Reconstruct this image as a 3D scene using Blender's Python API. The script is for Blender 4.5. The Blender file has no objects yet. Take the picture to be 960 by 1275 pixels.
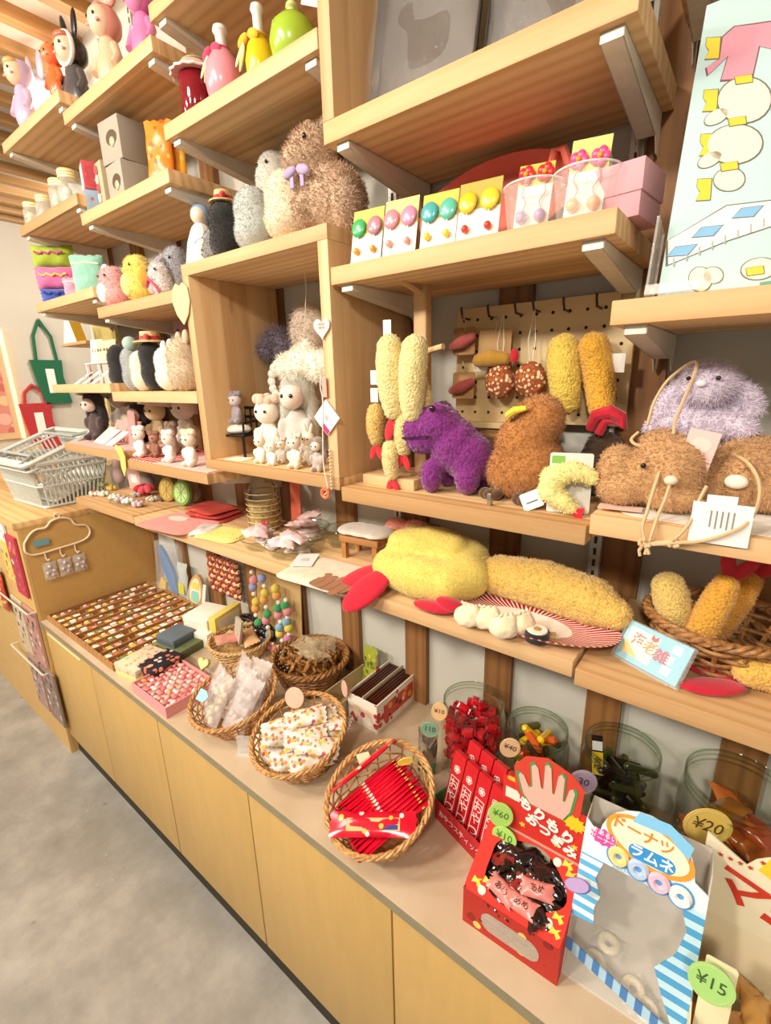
import bpy, bmesh, math, random
import numpy as np
from mathutils import Vector, Matrix, Euler, noise as mnoise
rnd = random.Random(7)
PI = math.pi
scn = bpy.context.scene
COL = scn.collection
# ---------------------------------------------------------------- camera, world, lights, exposure
FPX, W, H = 590.0, 960, 1275
CAMZ = 1.60
YAW, PITCH, ROLL = math.radians(38.0), math.radians(-15.92), math.radians(-1.34)
fwd = Vector((-math.sin(YAW)*math.cos(PITCH), math.cos(YAW)*math.cos(PITCH), math.sin(PITCH)))
r0 = Vector((math.cos(YAW), math.sin(YAW), 0)); u0 = r0.cross(fwd)
rt = r0*math.cos(ROLL)+u0*math.sin(ROLL); up = -r0*math.sin(ROLL)+u0*math.cos(ROLL)
camd = bpy.data.cameras.new('camera'); cam = bpy.data.objects.new('camera', camd); COL.objects.link(cam)
cam.matrix_world = Matrix(((rt.x, up.x, -fwd.x, 0), (rt.y, up.y, -fwd.y, 0), (rt.z, up.z, -fwd.z, CAMZ), (0, 0, 0, 1)))
camd.sensor_fit = 'HORIZONTAL'; camd.sensor_width = 36; camd.lens = 36*FPX/W; camd.clip_start = .02
scn.camera = cam
CP = Vector((0, 0, CAMZ))
wd = bpy.data.worlds.new('world'); scn.world = wd; wd.use_nodes = True
wd.node_tree.nodes['Background'].inputs[0].default_value = (1.0, .93, .83, 1)
wd.node_tree.nodes['Background'].inputs[1].default_value = .42
scn.view_settings.view_transform = 'Standard'; scn.view_settings.look = 'None'
scn.view_settings.exposure = .05; scn.view_settings.gamma = 1; scn.view_settings.use_curve_mapping = False
def area(loc, target, size, power, col=(1, .92, .81)):
    l = bpy.data.lights.new('ceiling_light', 'AREA'); l.shape = 'DISK'; l.size = size; l.energy = power; l.color = col
    o = bpy.data.objects.new('ceiling_light', l); COL.objects.link(o); o.location = loc
    o.rotation_euler = (Vector(target)-Vector(loc)).to_track_quat('-Z', 'Y').to_euler()
for x, e in ((-3.4, 36), (-2.2, 36), (-1.0, 34), (.3, 26)):
    area((x, -1.35, 2.66), (x, .8, .9), .26, e)
area((-1.2, -.35, 2.68), (-1.2, .5, .3), .4, 14)
area((-3.4, 1.7, 2.6), (-4.6, 1.5, 1.2), .3, 16)

def ray(u, v):
    return rt*((u-480)/FPX)+up*(-(v-637.5)/FPX)+fwd
def onz(u, v, z):
    d = ray(u, v); return CP+d*((z-CAMZ)/d.z)
def ony(u, v, y):
    d = ray(u, v); return CP+d*(y/d.y)
def onx(u, v, x):
    d = ray(u, v); return CP+d*(x/d.x)
def mpp(p):
    return (Vector(p)-CP).dot(fwd)/FPX
# ---------------------------------------------------------------- materials
def C(h, a=1.0):
    h = h.lstrip('#'); v = [int(h[i:i+2], 16)/255 for i in (0, 2, 4)]
    return tuple(((c/12.92) if c <= .04045 else ((c+.055)/1.055)**2.4) for c in v)+(a,)
MATS = {}
class G:
    def __init__(s, name):
        s.m = bpy.data.materials.new(name); s.m.use_nodes = True; s.t = s.m.node_tree
        s.b = s.t.nodes['Principled BSDF']; s.out = s.t.nodes['Material Output']; s.tc = None
    def n(s, typ, **kw):
        x = s.t.nodes.new('ShaderNode'+typ)
        for k, v in kw.items():
            if k[0] == '_': setattr(x, k[1:], v)
            else: x.inputs[k.replace('__', ' ')].default_value = v
        return x
    def l(s, a, b): s.t.links.new(a, b)
    def co(s, scale=(1, 1, 1), rot=(0, 0, 0)):
        if not s.tc: s.tc = s.n('TexCoord')
        mp = s.n('Mapping', Scale=scale, Rotation=rot); s.l(s.tc.outputs['Object'], mp.inputs[0]); return mp.outputs[0]
    def noise(s, vec, scale, detail=3, rough=.55):
        x = s.n('TexNoise', Scale=scale, Detail=detail, Roughness=rough); s.l(vec, x.inputs['Vector']); return x.outputs['Fac']
    def ramp(s, fac, stops, interp='LINEAR'):
        x = s.n('ValToRGB'); cr = x.color_ramp; cr.interpolation = interp
        while len(cr.elements) < len(stops): cr.elements.new(.5)
        for e, (p, c) in zip(cr.elements, stops): e.position = p; e.color = c
        s.l(fac, x.inputs[0]); return x.outputs[0]
    def mix(s, fac, a, b, mode='MIX'):
        x = s.n('MixRGB', _blend_type=mode)
        for i, v in enumerate((fac, a, b)):
            if hasattr(v, 'is_linked'): s.l(v, x.inputs[i])
            else: x.inputs[i].default_value = v
        return x.outputs[0]
    def math(s, op, a, b=0.0):
        x = s.n('Math', _operation=op)
        for i, v in enumerate((a, b)):
            if hasattr(v, 'is_linked'): s.l(v, x.inputs[i])
            else: x.inputs[i].default_value = v
        return x.outputs[0]
    def bump(s, h, strength=.3, dist=.002):
        x = s.n('Bump', Strength=strength, Distance=dist); s.l(h, x.inputs['Height']); s.l(x.outputs[0], s.b.inputs['Normal'])
    def col(s, c):
        if hasattr(c, 'is_linked'): s.l(c, s.b.inputs['Base Color'])
        else: s.b.inputs['Base Color'].default_value = c
    def rough(s, r): s.b.inputs['Roughness'].default_value = r
def memo(f):
    def g(*a, **k):
        key = (f.__name__,)+a+tuple(sorted(k.items()))
        if key not in MATS: MATS[key] = f(*a, **k)
        return MATS[key]
    return g
def sh(c, k): return (min(1, c[0]*k), min(1, c[1]*k), min(1, c[2]*k), 1)
@memo
def plain(h, rough=.55, metal=0.0):
    g = G('painted_'+h.strip('#')); c = C(h); v = g.noise(g.co(), 40, 2)
    g.col(g.ramp(v, [(.3, sh(c, .93)), (.7, sh(c, 1.04))])); g.rough(rough); g.b.inputs['Metallic'].default_value = metal
    return g.m
@memo
def card(h):
    g = G('card_'+h.strip('#')); g.col(C(h)); g.rough(.75); g.bump(g.noise(g.co(), 900, 2), .08, .0006); return g.m
@memo
def gloss(h, rough=.18):
    g = G('gloss_'+h.strip('#')); g.col(C(h)); g.rough(rough); g.b.inputs['Coat Weight'].default_value = .3; return g.m
@memo
def cloth(h, scale=700):
    g = G('cloth_'+h.strip('#')); c = C(h); v = g.co(); w = g.n('TexWave', Scale=scale/6, Distortion=1.0); g.l(v, w.inputs['Vector'])
    k = g.noise(v, 60, 3); g.col(g.ramp(k, [(.3, sh(c, .88)), (.7, sh(c, 1.08))])); g.rough(.9)
    g.b.inputs['Sheen Weight'].default_value = .3; g.bump(g.noise(v, scale, 3), .4, .001); return g.m
@memo
def plush(h, h2=None, scale=260):
    g = G('plush_'+h.strip('#')); c = C(h); d = C(h2) if h2 else sh(c, .78)
    v = g.co(); n1 = g.noise(v, scale, 4, .7); n2 = g.noise(v, scale/9, 2)
    f = g.math('ADD', g.math('MULTIPLY', n1, .65), g.math('MULTIPLY', n2, .35))
    g.col(g.ramp(f, [(.25, d), (.52, c), (.8, sh(c, 1.15))])); g.rough(.95); g.b.inputs['Sheen Weight'].default_value = .35
    g.b.inputs['Sheen Roughness'].default_value = .5; g.bump(n1, .4, .002); return g.m
@memo
def terry(h, h2, scale=150):
    g = G('terry_'+h.strip('#')); vo = g.n('TexVoronoi', Scale=scale); g.l(g.co(), vo.inputs['Vector'])
    d = vo.outputs['Distance']; g.col(g.ramp(d, [(.0, C(h)), (.6, C(h)), (1.0, C(h2))])); g.rough(.95)
    g.b.inputs['Sheen Weight'].default_value = .4; g.bump(g.math('SUBTRACT', 1.0, d), .6, .004); return g.m
@memo
def pine(axis='x', light='#e2c091', dark='#c49763', stave=.085, knots=True):
    g = G('pine_wood_'+axis); k = {'x': (1.3, 22, 22), 'z': (22, 22, 1.3), 'y': (22, 1.3, 22)}[axis]
    v = g.co(k); n = g.noise(v, 2.6, 4, .6)
    wv = g.n('TexWave', Scale=.45, Distortion=7.0, Detail=2.0, _bands_direction={'x': 'Y', 'z': 'X', 'y': 'X'}[axis]); g.l(v, wv.inputs['Vector'])
    f = g.math('ADD', g.math('MULTIPLY', n, .6), g.math('MULTIPLY', wv.outputs['Fac'], .4))
    base = g.ramp(f, [(.05, C(dark)), (.55, C(light)), (.9, sh(C(light), 1.06))])
    sp = g.n('SeparateXYZ'); g.l(g.co(), sp.inputs[0])
    oi = g.n('ObjectInfo')
    ac = sp.outputs['Y'] if axis == 'x' else (sp.outputs['X'] if axis == 'y' else sp.outputs['Y'])
    cell = g.math('FLOOR', g.math('DIVIDE', g.math('ADD', ac, g.math('MULTIPLY', oi.outputs['Random'], .3)), stave))
    wn = g.n('TexWhiteNoise', _noise_dimensions='2D'); cb = g.n('CombineXYZ'); g.l(cell, cb.inputs[0]); g.l(oi.outputs['Random'], cb.inputs[1]); g.l(cb.outputs[0], wn.inputs['Vector'])
    tint = g.ramp(wn.outputs['Value'], [(0, (.70, .60, .47, 1)), (.55, (1, .98, .95, 1)), (1, (1.0, .91, .80, 1))])
    c = g.mix(1.0, base, tint, 'MULTIPLY')
    if knots:
        vo = g.n('TexVoronoi', Scale=1.0); g.l(g.co({'x': (3.2, 9, 9), 'z': (9, 9, 3.2), 'y': (9, 3.2, 9)}[axis]), vo.inputs['Vector'])
        kn = g.ramp(vo.outputs['Distance'], [(.0, (1, 1, 1, 1)), (.07, (.75, .75, .75, 1)), (.13, (0, 0, 0, 1))])
        c = g.mix(kn, c, C('#8a5a30'))
    g.col(c); g.rough(.6); g.bump(f, .12, .001); return g.m
@memo
def ply(h='#cda65f', axis='x'):
    g = G('plywood_'+h.strip('#')); v = g.co({'x': (2, 9, 9), 'z': (9, 9, 2)}[axis]); n = g.noise(v, 3, 4, .6); c = C(h)
    f = g.noise(g.co(), 2.2, 2)
    a = g.ramp(n, [(.25, sh(c, .9)), (.75, sh(c, 1.07))]); g.col(g.mix(g.math('MULTIPLY', f, .5), a, sh(c, 1.1))); g.rough(.45); return g.m
@memo
def wicker(h='#c08a4c', h2='#8a5526'):
    g = G('wicker_'+h.strip('#')); v = g.co(); n = g.noise(v, 120, 3); g.col(g.ramp(n, [(.3, C(h2)), (.6, C(h)), (.85, sh(C(h), 1.25))])); g.rough(.55); g.bump(n, .3, .001); return g.m
@memo
def clear(tint='#ffffff', gl=1.0):
    g = G('clear_plastic_'+tint.strip('#')); t = g.n('BsdfTransparent', Color=C(tint)); gs = g.n('BsdfGlossy', Roughness=.06); gs.inputs['Color'].default_value = (gl, gl, gl, 1)
    lw = g.n('LayerWeight', Blend=.5); fr = g.math('ADD', g.math('MULTIPLY', g.math('POWER', lw.outputs['Facing'], 3.5), .62), .045); mx = g.n('MixShader'); g.l(fr, mx.inputs[0]); g.l(t.outputs[0], mx.inputs[1]); g.l(gs.outputs[0], mx.inputs[2]); g.l(mx.outputs[0], g.out.inputs[0]); return g.m
@memo
def film(h='#ffffff', alpha=.35):
    g = G('cellophane_'+h.strip('#')); g.col(C(h)); g.rough(.12); g.b.inputs['Alpha'].default_value = alpha
    g.bump(g.noise(g.co(), 90, 3), .8, .004); return g.m
@memo
def glass():
    return clear('#eef6f4')
@memo
def glow(h, s):
    g = G('lamp_glow'); g.b.inputs['Emission Color'].default_value = C(h); g.b.inputs['Emission Strength'].default_value = s; g.col(C(h)); return g.m
@memo
def stripes(h1, h2, scale, axis=0, rough=.5):
    g = G('striped_'+h1.strip('#')); sp = g.n('SeparateXYZ'); g.l(g.co(), sp.inputs[0])
    f = g.math('FRACT', g.math('MULTIPLY', sp.outputs[axis], scale)); g.col(g.ramp(f, [(0, C(h1)), (.5, C(h2))], 'CONSTANT')); g.rough(rough); return g.m
@memo
def gingham(h1, h2, scale):
    g = G('gingham_'+h1.strip('#')); sp = g.n('SeparateXYZ'); g.l(g.co(), sp.inputs[0])
    a = g.math('GREATER_THAN', g.math('FRACT', g.math('MULTIPLY', sp.outputs[0], scale)), .5); b = g.math('GREATER_THAN', g.math('FRACT', g.math('MULTIPLY', sp.outputs[1], scale)), .5)
    g.col(g.ramp(g.math('MULTIPLY', g.math('ADD', a, b), .5), [(0, C(h2)), (.5, C(h1)), (1, C(h1))])); g.rough(.9); return g.m
@memo
def dots(h, cols, scale, size=.25, rough=.5, film_=False):
    g = G('printed_'+h.strip('#')); vo = g.n('TexVoronoi', Scale=scale); g.l(g.co(), vo.inputs['Vector'])
    sp = g.n('SeparateColor'); g.l(vo.outputs['Color'], sp.inputs[0]); cs = cols.split(',')
    pc = g.ramp(sp.outputs[0], [(i/len(cs), C(c)) for i, c in enumerate(cs)], 'CONSTANT')
    m = g.math('LESS_THAN', vo.outputs['Distance'], size); g.col(g.mix(m, C(h), pc)); g.rough(rough); return g.m
# ---------------------------------------------------------------- mesh building
class MB:
    def __init__(s): s.v = []; s.f = []; s.mi = []; s.k = 0; s.T = Matrix()
    def add(s, vs, fs):
        o = len(s.v); s.v += [s.T @ Vector(p) for p in vs]; s.f += [[i+o for i in f] for f in fs]; s.mi += [s.k]*len(fs); return s
    def box(s, x0, y0, z0, x1, y1, z1, b=0.0):
        if b:
            bm = bmesh.new(); bmesh.ops.create_cube(bm, size=1)
            for w in bm.verts: w.co = Vector((x0+(w.co.x+.5)*(x1-x0), y0+(w.co.y+.5)*(y1-y0), z0+(w.co.z+.5)*(z1-z0)))
            bmesh.ops.bevel(bm, geom=bm.edges[:], offset=b, segments=2, affect='EDGES', profile=.5)
            return s.bm(bm)
        return s.add([(x0, y0, z0), (x1, y0, z0), (x1, y1, z0), (x0, y1, z0), (x0, y0, z1), (x1, y0, z1), (x1, y1, z1), (x0, y1, z1)],
                     [(0, 3, 2, 1), (4, 5, 6, 7), (0, 1, 5, 4), (1, 2, 6, 5), (2, 3, 7, 6), (3, 0, 4, 7)])
    def bm(s, bm):
        bm.verts.ensure_lookup_table(); bm.verts.index_update(); s.add([v.co.copy() for v in bm.verts], [[v.index for v in f.verts] for f in bm.faces]); bm.free(); return s
    def prism(s, pts, y0, y1):          # polygon in XZ, extruded along Y (pts counter-clockwise seen from -y)
        n = len(pts); vs = [(p[0], y0, p[1]) for p in pts]+[(p[0], y1, p[1]) for p in pts]
        return s.add(vs, [list(range(n)), list(range(2*n-1, n-1, -1))]+[((i+1) % n, i, n+i, n+(i+1) % n) for i in range(n)])
    def tube(s, pts, r, sides=6, closed=False):
        pts = [Vector(p) for p in pts]; n = len(pts); rr = r if hasattr(r, '__len__') else [r]*n
        vs = []; prev = None
        for i, p in enumerate(pts):
            a = pts[(i-1) % n] if (closed or i) else p; b = pts[(i+1) % n] if (closed or i < n-1) else p
            t = (b-a).normalized() if (b-a).length > 1e-9 else Vector((0, 0, 1))
            if prev is None: q = t.orthogonal().normalized()
            else:
                q = prev-t*prev.dot(t)
                q = q.normalized() if q.length > 1e-6 else t.orthogonal().normalized()
            prev = q; w = t.cross(q)
            for j in range(sides):
                an = 2*PI*j/sides; vs.append(p+(q*math.cos(an)+w*math.sin(an))*rr[i])
        fs = []
        for i in range(n if closed else n-1):
            for j in range(sides):
                a = i*sides+j; b = i*sides+(j+1) % sides; c = ((i+1) % n)*sides+(j+1) % sides; d = ((i+1) % n)*sides+j
                fs.append((a, b, c, d))
        if not closed: fs += [list(range(sides-1, -1, -1)), list(range((n-1)*sides, n*sides))]
        return s.add(vs, fs)
    def lathe(s, prof, n=28, cx=0, cy=0, sx=1, sy=1, cap=True):
        vs = []; m = len(prof)
        for i in range(n):
            a = 2*PI*i/n
            for r, z in prof: vs.append((cx+r*math.cos(a)*sx, cy+r*math.sin(a)*sy, z))
        fs = [(i*m+j, ((i+1) % n)*m+j, ((i+1) % n)*m+j+1, i*m+j+1) for i in range(n) for j in range(m-1)]
        if cap:
            if prof[0][0] > 1e-6: fs.append([i*m for i in range(n)][::-1])
            if prof[-1][0] > 1e-6: fs.append([i*m+m-1 for i in range(n)])
        return s.add(vs, fs)
    def ell(s, c, r, rot=(0, 0, 0), n=16, m=10):
        r = r if hasattr(r, '__len__') else (r, r, r); R = Euler(rot).to_matrix(); c = Vector(c); vs = [c+R @ Vector((0, 0, -r[2]))]
        for i in range(1, m):
            t = -PI/2+PI*i/m
            for j in range(n):
                a = 2*PI*j/n; vs.append(c+R @ Vector((r[0]*math.cos(t)*math.cos(a), r[1]*math.cos(t)*math.sin(a), r[2]*math.sin(t))))
        vs.append(c+R @ Vector((0, 0, r[2])))
        fs = [(0, 1+(j+1) % n, 1+j) for j in range(n)]
        for i in range(m-2):
            for j in range(n):
                a = 1+i*n+j; b = 1+i*n+(j+1) % n; fs.append((a, b, b+n, a+n))
        L = 1+(m-2)*n; fs += [(L+j, L+(j+1) % n, len(vs)-1) for j in range(n)]
        return s.add(vs, fs)
    def mesh(s, name, mats, smooth=True, ang=40):
        me = bpy.data.meshes.new(name); me.from_pydata(s.v, [], s.f)
        for m in (mats if isinstance(mats, (list, tuple)) else [mats]): me.materials.append(m)
        if any(s.mi): me.polygons.foreach_set('material_index', s.mi)
        me.validate()
        if smooth:
            me.polygons.foreach_set('use_smooth', [True]*len(me.polygons)); me.set_sharp_from_angle(angle=math.radians(ang))
        me.update(); return me
def link(name, data, parent=None, loc=(0, 0, 0), rot=(0, 0, 0)):
    o = bpy.data.objects.new(name, data); COL.objects.link(o); o.location = loc; o.rotation_euler = rot
    if parent: o.parent = parent
    return o
def obj(name, mb, mats, parent=None, loc=(0, 0, 0), rot=(0, 0, 0), smooth=True, ang=40):
    me = mb.mesh(name, mats, smooth, ang) if isinstance(mb, MB) else mb
    return link(name, me, parent, loc, rot)
def tag(o, label, cat, group=None):
    o['label'] = label; o['category'] = cat
    if group: o['group'] = group
    return o
def thing(name, label, cat, loc=(0, 0, 0), rz=0, group=None, rot=None):
    o = link(name, None, None, loc, rot or (0, 0, rz)); o.empty_display_size = .05
    return tag(o, label, cat, group)
def struct(name, mb, m, smooth=False, loc=(0, 0, 0)):
    o = obj(name, mb, m, None, loc, smooth=smooth); o['kind'] = 'structure'; return o
def evalmesh(o, name):
    dg = bpy.context.evaluated_depsgraph_get(); dg.update(); return bpy.data.meshes.new_from_object(o.evaluated_get(dg))
def blobmesh(name, ells, m, voxel=.004, smooth=6, disp=None):
    """one continuous skin over overlapping ellipsoids: (centre, radii[, rot])"""
    mb = MB()
    for e in ells: mb.ell(*e)
    o = bpy.data.objects.new('tmp', mb.mesh('tmp', m)); COL.objects.link(o)
    r = o.modifiers.new('r', 'REMESH'); r.mode = 'VOXEL'; r.voxel_size = voxel
    s = o.modifiers.new('s', 'SMOOTH'); s.iterations = smooth; s.factor = .5
    me = evalmesh(o, name); me.name = name; old = o.data
    bpy.data.objects.remove(o); bpy.data.meshes.remove(old)
    if not me.materials: me.materials.append(m)
    if disp:
        n = len(me.vertices); co = np.empty(n*3); me.vertices.foreach_get('co', co); no = np.empty(n*3); me.vertex_normals.foreach_get('vector', no)
        co = co.reshape(-1, 3); no = no.reshape(-1, 3); amp, sc = disp
        d = np.array([mnoise.noise(Vector(c)*sc) for c in co]); co += no*d[:, None]*amp; me.vertices.foreach_set('co', co.ravel())
    me.polygons.foreach_set('use_smooth', [True]*len(me.polygons)); me.update(); return me
def fur(parent, me, m, n, length, width=.0012, droop=.25, jit=.5, seed=1, name='fur'):
    """short strands standing on a plush skin, one triangle each"""
    rg = np.random.default_rng(seed); me.calc_loop_triangles(); nt = len(me.loop_triangles)
    tri = np.empty(nt*3, np.int32); me.loop_triangles.foreach_get('vertices', tri); tri = tri.reshape(-1, 3)
    co = np.empty(len(me.vertices)*3); me.vertices.foreach_get('co', co); co = co.reshape(-1, 3)
    a, b, c = co[tri[:, 0]], co[tri[:, 1]], co[tri[:, 2]]; nr = np.cross(b-a, c-a); ar = np.linalg.norm(nr, axis=1); nr /= ar[:, None]+1e-12
    ix = rg.choice(nt, n, p=ar/ar.sum()); u = rg.random((n, 2)); fl = u.sum(1) > 1; u[fl] = 1-u[fl]
    p = a[ix]+(b-a)[ix]*u[:, :1]+(c-a)[ix]*u[:, 1:]; d = nr[ix]+rg.normal(0, jit, (n, 3)); d[:, 2] -= droop
    d /= np.linalg.norm(d, axis=1)[:, None]; w = np.cross(d, rg.normal(0, 1, (n, 3))); w /= np.linalg.norm(w, axis=1)[:, None]+1e-9
    L = length*(.6+.6*rg.random((n, 1))); v = np.stack([p-w*width-d*.001, p+w*width-d*.001, p+d*L], 1).reshape(-1, 3)
    f = bpy.data.meshes.new(name); f.vertices.add(n*3); f.vertices.foreach_set('co', v.ravel()); f.loops.add(n*3); f.loops.foreach_set('vertex_index', np.arange(n*3, dtype=np.int32))
    f.polygons.add(n); f.polygons.foreach_set('loop_start', np.arange(0, n*3, 3, dtype=np.int32)); f.polygons.foreach_set('loop_total', np.full(n, 3, np.int32)); f.update(calc_edges=True)
    f.materials.append(m); o = link(name, f, parent); o['kind'] = 'stuff'; return o
def txt(s, size, m, parent, loc=(0, 0, 0), rot=(PI/2, 0, 0), name='lettering', ext=.0003, align='CENTER', sx=1.0, bold=0.0):
    cu = bpy.data.curves.new('t', 'FONT'); cu.body = s; cu.size = size; cu.align_x = align; cu.align_y = 'CENTER'; cu.extrude = ext; cu.resolution_u = 2; cu.offset = bold
    o = bpy.data.objects.new('t', cu); COL.objects.link(o); me = evalmesh(o, name); bpy.data.objects.remove(o); bpy.data.curves.remove(cu)
    me.name = name; me.materials.clear(); me.materials.append(m); p = link(name, me, parent, loc, rot); p.scale = (sx, 1, 1); return p
def copytree(o, parent=None):
    c = o.copy(); COL.objects.link(c)
    if parent: c.parent = parent
    for ch in o.children: copytree(ch, c)
    return c
def circ(r, n=24, cx=0, cz=0, a0=0, a1=2*PI, rz=None):
    full = abs(a1-a0-2*PI) < 1e-6
    return [(cx+r*math.cos(a0+(a1-a0)*i/(n if full else n-1)), cz+(rz or r)*math.sin(a0+(a1-a0)*i/(n if full else n-1))) for i in range(n)]
def rrect(w, h, r, n=5, cx=0, cz=0):
    o = []
    for sx, sz, a in ((1, -1, -PI/2), (1, 1, 0), (-1, 1, PI/2), (-1, -1, PI)):
        o += [(cx+sx*(w/2-r)+r*math.cos(a+PI/2*i/n), cz+sz*(h/2-r)+r*math.sin(a+PI/2*i/n)) for i in range(n+1)]
    return o
def heart(s, n=28):
    o = []
    for i in range(n):
        t = 2*PI*i/n; o.append((-s*.0625*.5*16*math.sin(t)**3, s*.0625*.5*(13*math.cos(t)-5*math.cos(2*t)-2*math.cos(3*t)-math.cos(4*t))))
    return o
# ---------------------------------------------------------------- the setting
BX = [-.178-.507*k for k in range(-2, 5)]            # bay boundaries: BX[0]=.836 ... BX[6]=-2.206
def bx(k): return -.178-.507*k                       # bay k runs from bx(k+1)... bay 1 = bx(1)..bx(0)
YF, YB, YW = .722, .998, 1.02                        # shelf front, shelf back, wall face
CT, CF = .663, .508                                  # counter top height, counter front
def concrete():
    g = G('polished_concrete'); v = g.co(); n1 = g.noise(v, 1.6, 5, .6); n2 = g.noise(v, 9, 5, .65); n3 = g.noise(v, 120, 2)
    f = g.math('ADD', g.math('MULTIPLY', n1, .6), g.math('MULTIPLY', n2, .4))
    c = g.ramp(f, [(.32, C('#7d796f')), (.5, C('#96928a')), (.68, C('#b3aea5'))])
    sp = g.ramp(n3, [(.66, (0, 0, 0, 1)), (.74, (1, 1, 1, 1))]); pt = g.ramp(g.noise(v, 2.3, 2), [(.5, (0, 0, 0, 1)), (.62, (.7, .7, .7, 1))])
    c = g.mix(g.mix(1.0, sp, pt, 'MULTIPLY'), c, C('#d8d2c4'))
    vo = g.n('TexVoronoi', Scale=5.0); g.l(v, vo.inputs['Vector']); c = g.mix(g.ramp(vo.outputs['Distance'], [(.02, (.7, .7, .7, 1)), (.06, (0, 0, 0, 1))]), c, C('#6a5c48'))
    g.col(c); g.b.inputs['Roughness'].default_value = .38; g.bump(n2, .06, .002); return g.m
def wallpaint(h):
    g = G('wall_paint_'+h.strip('#')); n = g.noise(g.co(), 3, 3); c = C(h); g.col(g.ramp(n, [(.3, sh(c, .96)), (.7, sh(c, 1.03))])); g.rough(.85); g.bump(g.noise(g.co(), 220, 2), .08, .001); return g.m
struct('floor', MB().box(-5.2, -3.4, -.05, 2.4, 4.4, 0), concrete())
struct('wall_back', MB().box(-2.50, YW, 0, 2.2, YW+.10, 2.80), wallpaint('#c6c3b6'))
struct('wall_left', MB().box(-4.7, -2.5, 0, -4.6, 4.2, 2.80), wallpaint('#cdc4b4'))
struct('ceiling', MB().box(-4.75, -2.5, 2.80, 2.2, 4.2, 2.85), wallpaint('#e6e1d6'))
slat = MB().box(-.026, -2.5, 0, .026, 4.2, .04).mesh('ceiling_slat', pine('y', '#cfa570', '#b58a56'), False)
cei = bpy.data.objects['ceiling']
for i in range(32):
    link('slat', slat, cei, (-4.56+i*.2, 0, 2.76))
# studs on the wall and slotted metal uprights between the bays
stud_m = pine('z', '#946a3d', '#6e4a28'); wb = bpy.data.objects['wall_back']
st = MB().box(-.036, -.018, 0, .036, 0, 2.80).mesh('wall_stud', stud_m, False)
for i in range(-3, 9): link('stud', st, wb, (-.178-.2535*i, YW, 0))
uprt = MB().box(-.011, -.012, .95, .011, 0, 2.80)
upm = uprt.mesh('upright', plain('#d8d3c8', .4, .3), False); sl = MB()
for j in range(73): sl.box(-.003, -.0125, .96+j*.025, .003, -.0115, .975+j*.025)
slm = sl.mesh('upright_slots', plain('#3a342c', .8), False)
for k in range(-1, 5):
    o = link('upright', upm, wb, (bx(k)-.048, YW-.018, 0)); s = link('slot_row', slm, o)
# ---- shelves: a board and two pressed steel brackets
TH = .031
brk_m = plain('#ded6c6', .45, .15)
def bracket_mesh(depth):
    p = [(0, 0), (depth, 0), (depth, -.06), (depth-.012, -.06), (depth-.03, -.04), (.02, -.015), (0, -.012)]
    mb = MB(); n = len(p)
    for s in (-1, 1):
        a = s*.014; b = s*.0125
        mb.add([(a, y, z) for y, z in p]+[(b, y, z) for y, z in p], [list(range(n)), list(range(2*n-1, n-1, -1))]+[(i, (i+1) % n, n+(i+1) % n, n+i) for i in range(n)])
    mb.box(-.014, 0, -.0018, .014, depth, 0)
    mb.add([(-.014, 0, -.012), (.014, 0, -.012), (.014, .02, -.015), (-.014, .02, -.015), (-.014, 0, 0), (.014, 0, 0), (.014, .02, -.02), (-.014, .02, -.02)], [(0, 1, 2, 3), (0, 4, 5, 1)])
    mb.add([(-.014, .02, -.015), (.014, .02, -.015), (.014, depth-.03, -.040), (-.014, depth-.03, -.040)], [(0, 1, 2, 3)])
    return mb.mesh('bracket', brk_m, False)
BRK = bracket_mesh(.262); BRKL = bracket_mesh(.204)
scr = MB().lathe([(0, -.0012), (.0035, -.0008), (.0035, 0)], 10).mesh('screw', plain('#8d877c', .3, .9))
def shelf(k0, k1, ztop, label, name='wall_shelf', y0=YF, th=TH, br=True, gap=.002):
    x0, x1 = bx(k0)+gap, bx(k1)-gap
    t = thing(name, label, 'shelf', (x0, y0, ztop-th))
    obj('board', MB().box(0, 0, 0, x1-x0, YB-y0, th, .0018), pine('x'), t, ang=30)
    if br:
        xs = sorted(set([bx(k0)+.032]+[bx(k1)-.032]+[bx(k) for k in range(k1+1, k0)]))
        for x in xs:
            b = link('bracket', BRK if ztop > 1.62 else BRKL, t, (x-x0, .012 if ztop > 1.62 else .07, 0)); link('screw', scr, b, (0, .03, -.0018))
    return t
Z = dict(a=2.402, b=2.343, c=2.170, t2=2.392, d=2.146, e=2.088, f=1.891, g=1.828, s2=1.801, s3=1.690, h=1.600, i=1.573, j4=1.372, j3=1.350, s4=1.376, s4r=1.396, k=1.147, l=1.143, s5r=1.132, s1=2.032)
shelf(5-1, 3, Z['a'], 'highest pine shelf at the far end, carrying the lilac and orange vinyl dolls')
shelf(3, 2, Z['b'], 'pine shelf under the black, cream and pink vinyl dolls')
shelf(2, 1, Z['c'], 'pine shelf carrying the pink, yellow and green fruit bottles')
shelf(2, 1, Z['t2'], 'topmost pine shelf above the fruit bottles, cut by the picture edge')
shelf(4, 3, Z['d'], 'pine shelf with glass jars with gold striped lids at the far end')
shelf(3, 2, Z['e'], 'pine shelf with the orange packages and grey window boxes')
shelf(4, 3, Z['f'], 'pine shelf at the far end with bright folded pouches')
shelf(3, 2, Z['g'], 'pine shelf with the yellow and pink plush animals')
shelf(1, 0, Z['s2'], 'pine shelf carrying the row of earring cards')
shelf(0, -1, Z['s3'], 'pine shelf under the pale blue illustrated board')
shelf(0, -1, 2.135, 'pine shelf at the top right corner above the illustrated board')
shelf(4, 3, Z['h'], 'pine shelf at the far end holding white jewellery cards')
shelf(3, 2, Z['i'], 'pine shelf holding the row of black, grey and white plush animals')
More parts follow.
